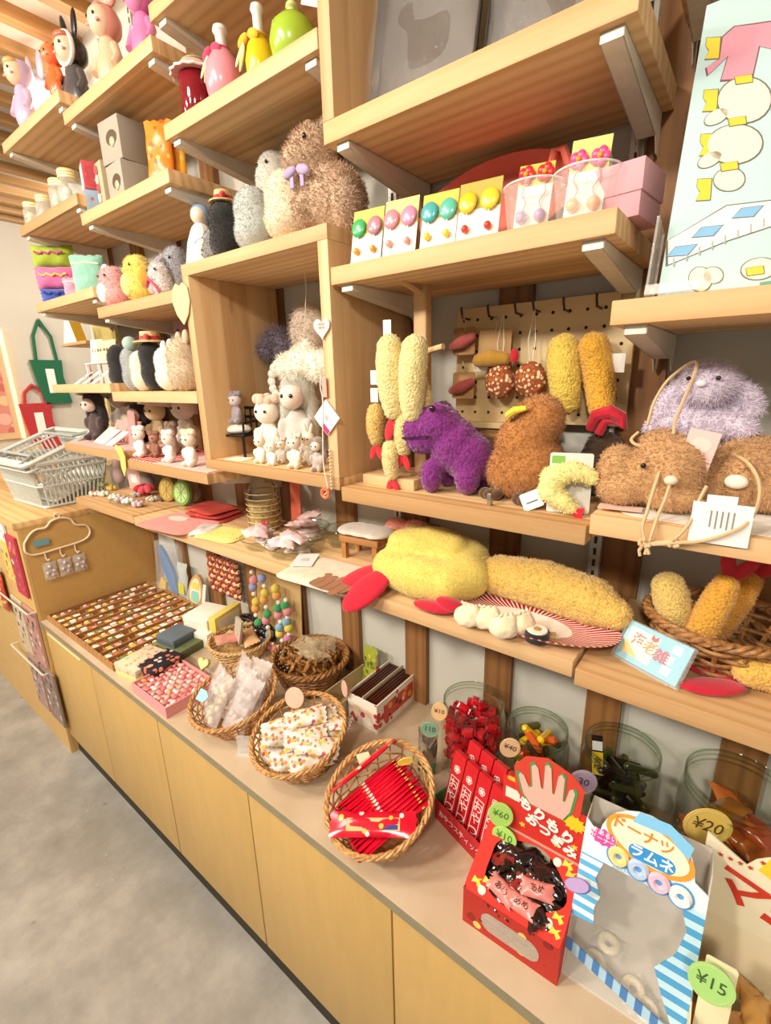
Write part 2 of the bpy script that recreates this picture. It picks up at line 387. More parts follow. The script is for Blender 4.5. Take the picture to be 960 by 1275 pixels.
shelf(4, 3, Z['j4'], 'pine shelf at the far end under a pink cloth with slanted picture cards')
shelf(3, 2, Z['j3'], 'pine shelf with small white lamb dolls on red gingham')
shelf(1, 0, Z['s4'], 'pine shelf carrying the purple dinosaur and brown bird plushes')
shelf(0, -1, Z['s4r'], 'pine shelf carrying the brown and lilac rabbit drawstring plushes')
shelf(4, 3, Z['k'], 'lowest pine shelf at the far end with hair ornaments')
shelf(3, 0, Z['l'], 'long pine shelf over the counter carrying the tempura cushion plate')
shelf(0, -1, Z['s5r'], 'pine shelf with the wicker basket of tempura plushes')
# open box units
t = thing('box_shelf', 'square open pine box unit holding fluffy white dolls', 'shelf', (bx(2), YF, 1.367))
w_ = .505; hh = .511; dp = YB-YF; bt = .027
obj('top_board', MB().box(0, 0, hh-bt, w_, dp, hh, .0015), pine('x'), t, ang=30)
obj('bottom_board', MB().box(0, 0, 0, w_, dp, bt, .0015), pine('x'), t, ang=30)
obj('side_board', MB().box(0, 0, bt, bt, dp, hh-bt, .0012), pine('z'), t, ang=30)
obj('side_board', MB().box(w_-bt, 0, bt, w_, dp, hh-bt, .0012), pine('z'), t, ang=30)
t = thing('box_shelf', 'large open pine box unit at the top holding wrapped silver trays', 'shelf', (bx(1)+.001, YF, Z['s1']-.034))
obj('bottom_board', MB().box(0, 0, 0, w_, dp, .034, .0015), pine('x'), t, ang=30)
obj('side_board', MB().box(0, 0, .034, bt, dp, .52, .0012), pine('z'), t, ang=30)
obj('top_board', MB().box(0, 0, .52, w_, dp, .55, .0015), pine('x'), t, ang=30)
for x in (.035, w_-.03): b = link('bracket', BRK, t, (x, .012, 0)); link('screw', scr, b, (0, .03, -.0018))
# ---- counter: worktop and cabinet units
lam = G('beige_laminate'); lam.col(lam.ramp(lam.noise(lam.co(), 7, 4), [(.3, C('#b8a183')), (.7, C('#c9b497'))])); lam.rough(.42)
wt = thing('worktop', 'long beige laminate worktop running along the low cabinets', 'worktop')
obj('surface', MB().box(-2.218, CF, CT-.022, 1.5, YW-.001, CT, .0015), lam.m, wt, ang=30)
obj('edge_strip', MB().box(-2.218, CF-.0015, CT-.0225, 1.5, CF-.0002, CT-.0015), plain('#8f8468', .5), wt, smooth=False)
seams = [-2.216, -1.771, -1.296, -.854, -.411, .032, .475, .92, 1.36]
lab = ['beside the magazine rack cabinet', 'below the pink tray of sweets', 'below the basket of white packets', 'below the basket of red packets', 'below the red box of black sweets', 'farther right, below the striped blue candy box', 'right of the blue candy box', 'last on the right']
for i in range(8):
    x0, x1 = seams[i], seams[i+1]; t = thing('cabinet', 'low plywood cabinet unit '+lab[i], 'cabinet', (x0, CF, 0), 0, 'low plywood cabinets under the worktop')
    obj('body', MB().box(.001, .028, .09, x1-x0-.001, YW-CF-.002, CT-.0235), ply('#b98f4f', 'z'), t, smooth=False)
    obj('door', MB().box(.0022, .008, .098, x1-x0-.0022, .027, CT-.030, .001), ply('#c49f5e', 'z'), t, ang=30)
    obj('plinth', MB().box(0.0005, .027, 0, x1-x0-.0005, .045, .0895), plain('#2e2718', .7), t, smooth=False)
    if i == 0: obj('glint_strip', MB().box(.03, .004, CT-.052, .36, .0078, CT-.048), plain('#f3dfae', .3), t, smooth=False)  # pale strip painted in for light catching the top of the first door
# ---- taller cabinet at the far end with magazine rails
t = thing('display_cabinet', 'taller plywood cabinet at the far end with magazines in front', 'cabinet', (-3.7, .505, 0))
obj('body', MB().box(0, .012, 0, 1.462, .5, 1.06), ply('#c9a05c', 'x'), t, smooth=False)
obj('front_panel', MB().box(0, 0, .0, 1.480, .0115, 1.06), ply('#cfa968', 'x'), t, smooth=False)
obj('side_panel', MB().box(1.462, .012, 0, 1.480, .5, 1.06), ply('#c79d5b', 'x'), t, smooth=False)
obj('top_board', MB().box(-.02, -.012, 1.06, 1.482, .505, 1.086, .0015), pine('x', '#e0bb84', '#c8965a'), t, ang=30)
# ---------------------------------------------------------------- builders for goods
BLK = gloss('#14110f'); WHT = card('#f6f2e8'); INK = plain('#2b2620', .7)
def V3(p, z=None): return Vector((p.x, p.y, p.z if z is None else z))
def basket(label, loc, r0, r1, h, m, stakes=22, rings=9, rz=0.0, rimr=.0032, sx=1.0, sy=1.0, flare=1.0, sr=.0021, name='wicker_basket', group=None, amp=.0032, slant=0.0):
    t = thing(name, label, 'basket', loc, rz, group)
    def rad(k): return r0+(r1-r0)*k**flare
    def pt(a, k, d=0.0):
        r = rad(k)+d; return Vector((r*math.cos(a)*sx, r*math.sin(a)*sy-slant*k*.02, .004+k*(h-.004)*(1+slant*math.sin(a))))
    obj('base', MB().lathe([(0, .0005), (r0*.98, .0005), (r0, .003), (r0*.97, .0055), (0, .0045)], 28, sx=sx, sy=sy), m, t)
    same = sx == sy and not slant
    sk = None
    for i in range(stakes):
        a = 2*PI*i/stakes
        if same:
            if sk is None: sk = MB().tube([pt(0, k/5) for k in range(6)], sr, 5).mesh('stake', m)
            link('stake', sk, t, (0, 0, 0), (0, 0, a))
        else: obj('stake', MB().tube([pt(a, k/5) for k in range(6)], sr, 5), m, t)
    n = stakes*4
    for j in range(rings):
        k = (j+.6)/rings; ph = PI*(j % 2)
        obj('strand', MB().tube([pt(2*PI*i/n, k+.012*math.sin(3.1*i/n*2*PI+j), amp*math.cos(2*PI*i/n*stakes/2+ph)) for i in range(n)], sr*1.05, 5, True), m, t)
    for j in range(3):
        n2 = 90
        obj('rim_strand', MB().tube([pt(2*PI*i/n2, 1.0, rimr*1.1*math.cos(14*2*PI*i/n2+j*2.1))+Vector((0, 0, rimr*1.1*math.sin(14*2*PI*i/n2+j*2.1))) for i in range(n2)], rimr, 6, True), m, t)
    return t
def pillow(L, Wd, T, m, crimp=.12, nx=14, ny=8, wr=.0012, seed=1, name='packet'):
    mb = MB(); rg = random.Random(seed)
    def P(i, j, s):
        u = -1+2*i/nx; v = -1+2*j/ny; e = max(0.0, 1-(abs(u)/(1-crimp))**3) if abs(u) < 1-crimp else 0.0
        t = T/2*e**.6*max(0, 1-abs(v)**2.6)**.7; w = Wd/2*(1-.06*e); zig = .002*((-1)**j) if i in (0, nx) else 0
        return (u*L/2+zig, v*w, s*(t+.0003)+wr*math.sin(u*7+seed)*math.cos(v*4+seed*2)*(1 if e else .6))
    top = [P(i, j, 1) for i in range(nx+1) for j in range(ny+1)]; bot = [P(i, j, -1) for i in range(nx+1) for j in range(ny+1)]
    q = ny+1; fs = [(i*q+j, (i+1)*q+j, (i+1)*q+j+1, i*q+j+1) for i in range(nx) for j in range(ny)]; N = len(top)
    fb = [(N+i*q+j, N+i*q+j+1, N+(i+1)*q+j+1, N+(i+1)*q+j) for i in range(nx) for j in range(ny)]
    side = [(j, j+1, N+j+1, N+j) for j in range(ny)]+[(nx*q+j+1, nx*q+j, N+nx*q+j, N+nx*q+j+1) for j in range(ny)]
    side += [((i+1)*q, i*q, N+i*q, N+(i+1)*q) for i in range(nx)]+[(i*q+ny, (i+1)*q+ny, N+(i+1)*q+ny, N+i*q+ny) for i in range(nx)]
    mb.add(top+bot, fs+fb+side); return mb.mesh(name, m, True, 60)
def put(name, me, label, cat, loc, rot=(0, 0, 0), group=None):
    return tag(link(name, me, None, loc, rot), label, cat, group)
def disc_tag(label, text, h, loc, r=.024, rot=(0, 0, 0), ink='#3d3a2c', sq=1.0, size=None, scallop=False, name='price_tag'):
    t = thing(name, label, 'price tag', loc, rot=rot)
    obj('card', MB().prism([(x, z*sq) for x, z in circ(r, 28)], -.0008, .0008), card(h), t)
    obj('ring_print', MB().tube([(x*.88, -.0009, z*.88*sq) for x, z in circ(r, 28)], .0005, 4, True), card('#c9cf8a'), t)
    txt(text, size or r*.85, card(ink), t, (0, -.0011, .001)); return t
def jar(label, loc, R, h):
    t = thing('candy_jar', label, 'jar', loc)
    pr = [(0, .001), (R*.86, .001), (R*.97, .008), (R, .022), (R, h*.78), (R*.95, h*.85), (R*.9, h*.88), (R*.9, h*.985), (R*.93, h), (R*.87, h), (R*.865, h*.985)]
    obj('glass_body', MB().lathe(pr, 40, cap=False), clear('#f2f5f0'), t)
    for z in (.9, .95, .995): obj('rim_ridge', MB().tube([(R*.915*math.cos(a*2*PI/40), R*.915*math.sin(a*2*PI/40), h*z) for a in range(40)], .0019, 6, True), clear('#e9efe9'), t)
    return t
def fill_jar(loc, R, h0, s, make, layers, seed=3):
    rg = random.Random(seed); out = []
    for L in range(layers):
        n = 0; rr = R-s*.62; z = loc[2]+.008+s*.5+L*s*.98
        for ring in range(int(rr/s)+1):
            r = rr-ring*s*1.03
            if r < s*.4: k = 1; r = 0
            else: k = int(2*PI*r/(s*1.06))
            a0 = rg.random()*6
            for i in range(k):
                a = a0+2*PI*i/k; out.append(make((loc[0]+r*math.cos(a), loc[1]+r*math.sin(a), z+rg.uniform(-.0, .004)*(L == layers-1)), rg))
    return out
def twistcandy(s, m):
    mb = MB().box(-s*.42, -s*.3, -s*.3, s*.42, s*.3, s*.3, s*.08)
    for d in (-1, 1):
        mb.add([(d*s*.42, -s*.1, -s*.1), (d*s*.42, s*.1, s*.1), (d*s*.62, s*.24, s*.12), (d*s*.62, -s*.24, -s*.12)], [(0, 1, 2, 3), (3, 2, 1, 0)])
    return mb.mesh('candy', m, True, 30)
def capsule_path(pts, radii, n=3):
    """ellipsoid chain along a bent path, for plush sausages"""
    out = []; pts = [Vector(p) for p in pts]
    for i in range(len(pts)-1):
        for k in range(n):
            f = k/n; out.append((pts[i].lerp(pts[i+1], f), radii[i]*(1-f)+radii[i+1]*f))
    out.append((pts[-1], radii[-1])); return out
def eye(parent, c, r, m=None): return obj('eye', MB().ell(c, (r, r*.7, r), n=10, m=6), m or BLK, parent)
def plushie(name, label, loc, rz, ells, m, eyes=(), er=.004, furn=0, fl=.007, fm=None, voxel=.005, disp=None, nose=None, group=None, cat='plush toy', seed=1, fw=.0011, bodyname='body'):
    t = thing(name, label, cat, loc, rz, group)
    me = blobmesh(bodyname, ells, m, voxel, 5, disp); zmin = min(v.co.z for v in me.vertices)
    b = link(bodyname, me, t, (0, 0, -zmin))
    if furn: fur(b, me, fm or m, furn, fl, fw, seed=seed)
    for e in eyes: o = eye(t, (e[0], e[1], e[2]-zmin), er)
    if nose: obj('nose', MB().ell((nose[0], nose[1], nose[2]-zmin), (er*1.2, er, er*.8), n=8, m=6), plain('#6b4a44'), t)
    t['dz'] = -zmin; return t
def tempura(label, loc, rot, L, r, h='#e6b64a', h2='#c68a24', tail='#c8102a', bend=.25, name='tempura_plush', tails=True, furn=900, group=None, taper=.9, tilt=None):
    """a bent plush shrimp tempura lying along +x, red felt tail at the +x end"""
    t = thing(name, label, 'plush toy', loc, rot=rot, group=group)
    pts = [(-L/2+r+(L-2*r)*i/4, bend*L*((i/4-.5)**2-.25), 0) for i in range(5)]; rad = [r*.92, r, r*.98, r*.92, r*taper*.85]
    me = blobmesh('body', capsule_path(pts, rad, 3), terry(h, h2, 230), .0045, 3, (.0018, 140)); b = link('body', me, t)
    fur(b, me, plush(h), furn*2, .0035, .0008, 0, .8)
    if tails:
        for s in (-1, 1): obj('tail_fin', MB().ell((L/2+r*.35, pts[4][1]-r*.1, s*r*.42), (r*.95, r*.16, r*.42), (0, -s*.42, 0), 12, 8), cloth(tail), t)
    return t
# ---------------------------------------------------------------- counter: baskets, jars, candy boxes
cz = CT+.0003
# basket of red strips
p = onz(476, 1036, CT); D = basket('round wicker basket full of red snack strips, nearest the worktop edge', (p.x, p.y, cz), .066, .110, .108, wicker('#d6a566', '#9c6a34'), 22, 8, slant=.38)
rp = [pillow(.172, .046, .011, dots('#d2102c', '#f3c24a,#d2102c,#f6e7d8,#d2102c,#d2102c', 60, .3, .18), .07, 14, 6, .0008, s, 'snack_strip') for s in (1, 2)]
ax = Vector((.377, .926, 0)); pn = Vector((.926, -.377, 0)); az = math.atan2(.926, .377)
for i in range(15):
    c = Vector((p.x, p.y, 0))+pn*(-.05+i*.0078)+Vector((0, -.008, cz+.104-.0012*abs(i-7)-.0012*i)); lean = -.85+.02*i
    o = put('snack_strip', rp[i % 2], 'red wrapped snack strip stacked in the wicker basket of red strips', 'snack', c, (lean, -.36, az+rnd.uniform(-.05, .05)), 'red snack strips in the basket')
t = thing('snack_strip', 'red snack strip with a printed cream panel lying on top of its basket', 'snack', (p.x+.028, p.y-.062, cz+.098), rot=(.5, -.1, .55))
obj('packet', rp[0], None, t); obj('print_panel', MB().box(-.052, -.012, .0045, .054, .010, .0052), card('#e9b878'), t); obj('print_stripe', MB().box(0, -.010, .0053, .05, -.002, .0056), card('#2c3f86'), t); txt('おやつ', .014, card('#b01020'), t, (-.02, 0, .0056), (0, 0, 0))
t = thing('snack_strip', 'red snack strip with a brown printed panel at the back of its basket', 'snack', (p.x-.058, p.y+.012, cz+.132), rot=(-.75, -.36, az))
obj('packet', rp[1], None, t); obj('print_panel', MB().box(-.06, -.012, .0045, .045, .010, .0052), card('#c98b53'), t)
t = thing('note_card', 'blank cream note card standing in the basket of red strips', 'card', (p.x-.068, p.y+.03, cz+.125), rot=(-.3, -.5, .35))
obj('card', MB().prism(rrect(.034, .034, .002), -.0008, .0008), card('#e9d3ad'), t)
disc_tag('small yellow oval tag among the red strips', '', '#ecd14a', (p.x+.02, p.y+.06, cz+.150), .019, (.2, -.5, .5), sq=.55)
# basket of white packets
p = onz(377, 948, CT); basket('round wicker basket heaped with white printed candy packets', (p.x, p.y, cz), .07, .116, .096, wicker('#d2a062', '#98652f'), 22, 8, slant=.30)
wp = [pillow(.106, .05, .022, dots('#ddd4c6', '#d9a83c,#c05a48,#ddd4c6,#d08a3f,#e0b84a,#94684a,#ddd4c6,#b5525a', 95, .5, .35), .14, 14, 8, .002, s, 'candy_packet') for s in (3, 4, 5)]
lay = [(-.066, -.035, .062, .4, .5), (-.05, .02, .066, .3, 1.2), (-.02, -.055, .064, .6, .4), (.02, -.045, .068, .55, .9), (.06, -.02, .064, .3, 1.0), (-.005, .0, .082, .5, .7), (.045, .03, .075, .2, 1.1), (-.03, .055, .074, -.2, 1.5), (.01, .055, .088, .1, 1.0), (.052, .065, .078, -.3, .6), (-.058, -.005, .088, .5, .9), (.03, -.005, .098, .55, .75), (-.03, -.03, .098, .62, .95), (-.005, .03, .108, .3, .8), (.07, .0, .09, .25, .5)]
for i, (x, y, z, tl, a) in enumerate(lay):
    put('candy_packet', wp[i % 3], 'white candy packet with orange and yellow print heaped in the wicker basket', 'candy', (p.x+x*.95, p.y+y*.95-.004, cz+z-.004+.34*y), (tl+.25, rnd.uniform(-.25, .25), a), 'white candy packets in the basket')
disc_tag('pale pink round tag among the white candy packets', '', '#f2b49c', (p.x-.067, p.y+.045, cz+.132), .027, (-.4, -.3, .5))
# basket of cellophane bags
p = onz(297, 898, CT); basket('round wicker basket with tall cellophane bags of pink sweets', (p.x, p.y, cz), .074, .118, .094, wicker('#d09c60', '#93602e'), 22, 8, slant=.30)
for i, (x, y, h, tl, a, w_) in enumerate([(-.062, -.02, '#dcc8bc', .35, -.3, .05), (-.02, -.035, '#e8d4a8', .45, -.1, .055), (.012, .012, '#e3c9c0', .45, .05, .06), (.052, -.005, '#dcbfb4', .5, .1, .065), (.03, .055, '#d9c0b0', .35, .2, .06), (-.03, .05, '#dfaf9a', .2, -.3, .06)]):
    t = thing('cellophane_bag', 'tall clear bag of pale pink sweets, %s in its wicker basket' % ('leftmost', 'front yellow-based', 'middle', 'right front', 'right rear', 'left rear')[i], 'sweets', (p.x+x, p.y+y-.006, cz+.088+.2*y), rot=(-tl-.12, .1*x/.05, a))
    obj('bag', pillow(.152, w_*1.25, .032, film('#f4ece8', .30), .1, 14, 8, .003, i, 'bag'), None, t, rot=(0, -PI/2, PI/2))
    mb = MB()
    for q in range(16): mb.ell((rnd.uniform(-w_*.35, w_*.35), rnd.uniform(-.006, .006), rnd.uniform(-.06, .045)), .0078, n=8, m=5)
    o = obj('sweets', mb, plain(h, .5), t); o['kind'] = 'stuff'
t = thing('paper_tag', 'light blue shaped paper tag on the cellophane bags', 'tag', (p.x-.045, p.y-.072, cz+.108), rot=(-.5, .35, 0)); obj('paper', MB().prism([(-.014, -.02), (.012, -.012), (.02, .012), (.004, .02), (-.016, .014)], -.0006, .0006), card('#9fd3de'), t)
t = thing('acrylic_stand', 'tiny clear acrylic price stand on the worktop before the cellophane basket', 'stand', tuple(onz(305, 938, CT+.0003)), .6); obj('foot', MB().box(-.02, -.014, 0, .02, .014, .002), film('#f4f2ee', .3), t, smooth=False); obj('plate', MB().box(-.018, -.001, .002, .018, .001, .055), film('#f4f2ee', .3), t, smooth=False)
# dark woven basket of brown snacks
p = onz(388, 848, CT); basket('dark tightly woven basket of brown knotted snacks against the wall', (p.x, p.y, cz), .085, .118, .09, wicker('#a5713a', '#5e3a1a'), 20, 13, sr=.0034, rimr=.005, amp=.004)
kn = MB()
kn.tube([(.016*math.cos(a)*(1+.4*math.cos(2*a)), .016*math.sin(a), .006*math.sin(3*a)) for a in [2*PI*i/24 for i in range(24)]], .005, 6, True); knm = kn.mesh('knot', wicker('#b07a3a', '#6b3f18'))
for i in range(26):
    a = i*2.4; r = .012+.07*math.sqrt(i/26); put('knot_snack', knm, 'brown knot-shaped snack piled in the dark woven basket', 'snack', (p.x+r*math.cos(a), p.y+r*math.sin(a), cz+.075+.028*(1-r/.09)+.004*(i % 3)), (i*.9, i*1.3, i), 'brown knot snacks')
for i, (x, y) in enumerate([(.02, .03), (-.03, .01), (.04, -.02)]):
    put('snack_bag', pillow(.10, .07, .03, film('#e6d3ac', .33), .1, 12, 8, .004, i+20, 'snack_bag'), 'loose clear bag of brown snacks, %s in the dark basket' % ('rear', 'left', 'front right')[i], 'snack', (p.x+x, p.y+y, cz+.115+.004*i), (1.2 if i == 0 else .3, .2, 1+i))
# shallow palm tray with packets
p = onz(300, 812, CT); basket('shallow pale seagrass bowl with a printed packet, beside the white boxes', (p.x, p.y, cz), .085, .105, .055, wicker('#dcb87e', '#a97c44'), 22, 8)
for i, (x, y, a) in enumerate([(-.02, 0, .3), (.03, .02, -.4), (.0, -.035, 1.2)]):
    put('straw_packet', pillow(.10, .055, .02, plain(('#cdb27c', '#d8a978', '#cf8f7a')[i]), .1, 12, 8, .002, i+30, 'straw_packet'), '%s crinkled packet lying in the pale seagrass bowl' % ('straw-coloured', 'tan', 'pinkish')[i], 'packet', (p.x+x, p.y+y, cz+.05+.012*i), (.2, .1, a))
t = thing('tall_packet', 'grey upright packet with pink picture standing in the seagrass bowl', 'packet', (p.x+.018, p.y-.02, cz+.062), rot=(-.15, .12, -.2)); obj('packet', MB().prism(rrect(.046, .085, .003), -.004, .004), card('#b5ab95'), t, (0, 0, .043)); obj('picture', MB().box(-.02, -.0048, .003, .02, -.0042, .026), dots('#e7a7a5', '#b8323a,#f2d9d0', 90, .3), t)
# cardboard box of chocolate sticks
p = onz(470, 914, CT); t = thing('chocolate_box', 'open printed cardboard box of dark chocolate sticks by the wall', 'box', (p.x-.105, p.y, cz), .0)
pm = dots('#efe4d4', '#c33a3a,#efe4d4,#b5482f,#e9c9a2', 40, .4)
for (a, b, c, d, nm) in ((0, 0, .105, .003, 'front_panel'), (0, .197, .105, .2, 'rear_panel'), (0, .003, .003, .197, 'side_panel'), (.102, .003, .105, .197, 'side_panel'), (.0515, .003, .0535, .197, 'divider')):
    obj(nm, MB().box(a, b, 0, c, d, .088 if nm != 'divider' else .092), pm if nm != 'divider' else card('#d9c8a8'), t, smooth=False)
obj('bottom', MB().box(.003, .003, 0, .102, .197, .002), card('#d9c8a8'), t, smooth=False)
obj('picture', MB().box(.1052, .03, .02, .1056, .17, .07), dots('#c8453c', '#efe0c8,#7a1f1a,#e8a84e', 45, .4), t, smooth=False)
for i, c in enumerate(('#d9574a', '#eebf52')): obj('face_print', MB().prism(circ(.012, 16, .03+.045*i, .05), -.0006, 0), card('#f3cfae'), t)
skm = MB().tube([(0, 0, 0), (0, .008, 0), (0, .012, 0), (0, .165, 0), (0, .17, 0), (0, .18, 0)], [.004, .0022, .0037, .0037, .002, .004], 7).mesh('chocolate_stick', gloss('#4a2313', .3))
for col in (0, 1):
    for L in range(2):
        for i in range(5): put('chocolate_stick', skm, 'dark brown wrapped chocolate stick lying in the cardboard box', 'candy', (p.x-.105+.0075+.0495*col+i*.0092, p.y+.008, cz+.07+L*.0095), (0, 0, 0), 'chocolate sticks in the box')
for k_, x_ in enumerate((-.1005, -.0505)): tag(obj('inner_carton', MB().box(p.x+x_, p.y+.005, cz+.0025, p.x+x_+.0465, p.y+.195, cz+.064), card('#5b3220'), smooth=False), 'brown inner carton under the %s row of chocolate sticks' % ('left', 'right')[k_], 'carton')
disc_tag('pink oval price tag clipped to the chocolate box corner', '', '#eeb3a4', (p.x-.112, p.y-.004, cz+.098), .02, (0, .3, -.4), sq=1.35)
# grey crate with green packet behind
p2 = onz(440, 862, CT); t = thing('cardboard_tray', 'low plain cardboard tray beside the dark woven basket', 'box', (-.875, .80, cz))
for (a, b, c, d) in ((0, 0, .075, .003), (0, .197, .075, .2), (0, .003, .003, .197), (.072, .003, .075, .197)): obj('panel', MB().box(a, b, 0, c, d, .062), card('#bfa983'), t, smooth=False)
obj('bottom', MB().box(.003, .003, 0, .072, .197, .002), card('#bfa983'), t, smooth=False)
t = thing('snack_packet', 'olive green snack packet with dark lettering leaning on the wall', 'snack', (-.838, .965, cz+.004), rot=(-.12, 0, -.15)); obj('packet', pillow(.125, .062, .015, dots('#9aa13d', '#5d6a22,#c9b345,#9aa13d', 50, .35, .25), .1, 12, 8, .002, 5), None, t, (0, 0, .075), (PI/2, PI/2, 0))
txt('うまい', .02, card('#23291a'), t, (0, -.009, .08))
# candy jars
for (u, v, R, h, lb) in ((587, 949, .077, .185, 'clear jar of red wrapped candies, nearest the chocolate box'), (663, 984, .07, .18, 'clear jar of yellow and black candies, second along the wall'), (762, 1024, .076, .20, 'clear jar of dark stick candies with a gold stick'), (893, 1100, .088, .235, 'largest clear jar with orange snack packets, at the right')):
    q = onz(u, v, CT); jar(lb, (q.x, q.y, cz), R, h)
q = onz(587, 949, CT); cd = [twistcandy(.027, gloss(c, .2)) for c in ('#c01420', '#a50d18', '#d32430')]
fill_jar((q.x, q.y, cz), .072, 0, .0275, lambda l, rg: put('wrapped_candy', cd[rg.randrange(3)], 'red wrapped candy in the jar nearest the chocolate box', 'candy', l, (rg.uniform(-.15, .15), rg.uniform(-.15, .15), rg.choice((0, .3, 1.5, 1.9))), 'red candies in the jar'), 5)
for i, (x, y) in enumerate([(-.02, -.01), (.015, .02), (-.01, .03)]): put('wrapped_candy', cd[i], 'red wrapped candy on top of the pile in the red jar', 'candy', (q.x+x, q.y+y, cz+.157), (.3, .2, i), 'red candies in the jar')
q = onz(663, 984, CT); sm = [MB().tube([(-.03, 0, 0), (-.025, 0, 0), (.025, 0, 0), (.03, 0, 0)], [.003, .0085, .0085, .003], 8).mesh('stick_candy', gloss(c, .25)) for c in ('#e9b81f', '#3a2a14', '#c8541e', '#5d5a1c')]
for i in range(32):
    a = i*1.9; r = .016+.018*(i % 2); put('stick_candy', sm[i % 4], '%s wrapped stick candy in the second jar' % ('yellow', 'dark brown', 'orange', 'olive')[i % 4], 'candy', (q.x+r*math.cos(a), q.y+r*math.sin(a), cz+.02+.0042*i), (0, rnd.uniform(-.3, .3), i*1.05), 'stick candies in the second jar')
for i, (x, y) in enumerate([(-.01, 0), (.015, .01), (.0, -.02)]): put('stick_candy', sm[0 if i < 2 else 2], 'stick candy poking up at the top of the second jar', 'candy', (q.x+x, q.y+y, cz+.152), (0, .75-.5*i, .5+i), 'stick candies in the second jar')
q = onz(762, 1024, CT); dm = [MB().tube([(-.034, 0, 0), (-.028, 0, 0), (.028, 0, 0), (.034, 0, 0)], [.002, .008, .008, .002], 7).mesh('dark_candy', gloss(c, .2)) for c in ('#17120e', '#2a2f12', '#241a12', '#4a5318')]
for i in range(38):
    a = i*1.7; r = .018+.02*(i % 2); put('dark_candy', dm[i % 4], '%s stick candy in the third jar' % ('black', 'dark green', 'dark brown', 'olive green')[i % 4], 'candy', (q.x+r*math.cos(a), q.y+r*math.sin(a), cz+.018+.0038*i), (0, rnd.uniform(-.3, .3), i*1.2), 'dark candies in the third jar')
t = thing('gold_stick', 'gold and black lettered stick standing out of the third jar', 'candy', (q.x-.034, q.y-.02, cz+.10), rot=(.08, -.1, .3)); obj('stick', MB().box(-.011, -.005, 0, .011, .005, .125, .002), gloss('#211a12'), t); obj('gold_label', MB().box(-.0105, -.0056, .03, .0105, -.005, .09), gloss('#d9b52a'), t); txt('金\n棒', .017, card('#3a2a10'), t, (0, -.006, .06)); obj('white_patch', MB().box(-.0095, -.0056, .095, .0095, -.005, .118), card('#cfd0cc'), t)
q = onz(893, 1100, CT); om = [pillow(.09, .05, .018, gloss(c, .22), .1, 12, 6, .002, i, 'orange_packet') for i, c in enumerate(('#b9531c', '#a4431a', '#c96a24', '#8c5a1c'))]
for i in range(20):
    a = i*2.2; r = .018+.014*(i % 2); put('orange_packet', om[i % 4], '%s snack packet in the largest jar' % ('orange', 'rust red', 'bright orange', 'brown')[i % 4], 'snack', (q.x+r*math.cos(a), q.y+r*math.sin(a), cz+.02+.0085*i), (.25, .12, a), 'snack packets in the largest jar')
q2 = onz(955, 1085, CT); jar('dark jar of brown sweets at the right picture edge', (q2.x+.075, q2.y-.055, cz), .058, .15)
for i in range(14): put('brown_sweet', dm[2*(i % 2)], 'brown sweet in the jar at the right picture edge', 'candy', (q2.x+.075+.02*math.cos(i*2.), q2.y-.055+.02*math.sin(i*2.), cz+.02+.007*i), (0, .1, i*1.3), 'brown sweets in the edge jar')
# price tags clipped to jars
def ptag(u, v, y, label, text, h, r, sq=1.0, tilt=0.0, ink='#4a4636', az=None):
    l = ony(u, v, y); return disc_tag(label, text, h, l, r, (0, tilt, math.radians(25) if az is None else az), ink, sq)
ptag(547, 886, .80, 'pale orange ¥10 tag on the jar of red candies', '¥10', '#eec08a', .0185, 1.35, .1)
ptag(535, 908, .79, 'dark green 110 tag below the pale orange tag', '110', '#7fa48a', .022, 1.0, .1)
ptag(635, 931, .815, 'pale orange ¥40 tag on the second jar', '¥40', '#eebf93', .021, 1.2, .3)
ptag(726, 974, .84, 'lilac round tag behind the red hand-shaped sign', '30', '#b49cba', .027, 1.1, .2)
ptag(881, 1029, .81, 'yellow ¥20 tag on the largest jar', '¥20', '#ecc965', .037, 1.0, .25, '#5a4a20')
# foil packet beside the green tag
t = thing('foil_packet', 'shiny silver foil packet with a green base by the red candy jar', 'packet', (-.515, .80, cz), rot=(-.12, 0, .3)); obj('foil', pillow(.11, .05, .018, plain('#cfc9b8', .15, .9), .1, 12, 8, .004, 9), None, t, (0, 0, .06), (PI/2, PI/2, 0)); obj('green_base', MB().box(-.022, -.008, .0, .022, .008, .028, .003), plain('#3d6b45', .4), t)
# box of red sticks
t = thing('stick_box', 'low printed box with upright red packets lettered in white', 'box', (-.345, .735, cz), math.radians(-17))
red = card('#c1272c')
obj('front_panel', MB().box(-.075, -.055, 0, .075, -.052, .05), red, t, smooth=False); obj('rear_panel', MB().box(-.075, .052, 0, .075, .055, .07), red, t, smooth=False)
for s in (-1, 1): obj('side_panel', MB().prism([(0, 0), (0, 0)], 0, 0) if False else MB().box(s*.075-.0015, -.052, 0, s*.075+.0015, .052, .06), card('#2f7a4a'), t, smooth=False)
obj('bottom', MB().box(-.0735, -.052, 0, .0735, .052, .002), red, t, smooth=False)
txt('おやつスティック', .018, card('#f1d9cf'), t, (0, -.0556, .026), sx=.85)
pk = MB().prism(rrect(.033, .15, .002), -.0055, .0055).mesh('red_packet', gloss('#c8242a', .3)); pf = card('#f7e6dc')
fr = MB()
for a, b in (((-.011, .012), (.011, .012)), ((.011, .012), (.011, .098)), ((.011, .098), (-.011, .098)), ((-.011, .098), (-.011, .012))):
    fr.box(min(a[0], b[0])-.0007, -.0064, min(a[1], b[1])-.0007, max(a[0], b[0])+.0007, -.0057, max(a[1], b[1])+.0007)
frm = fr.mesh('label_frame', pf, False); fl = MB()
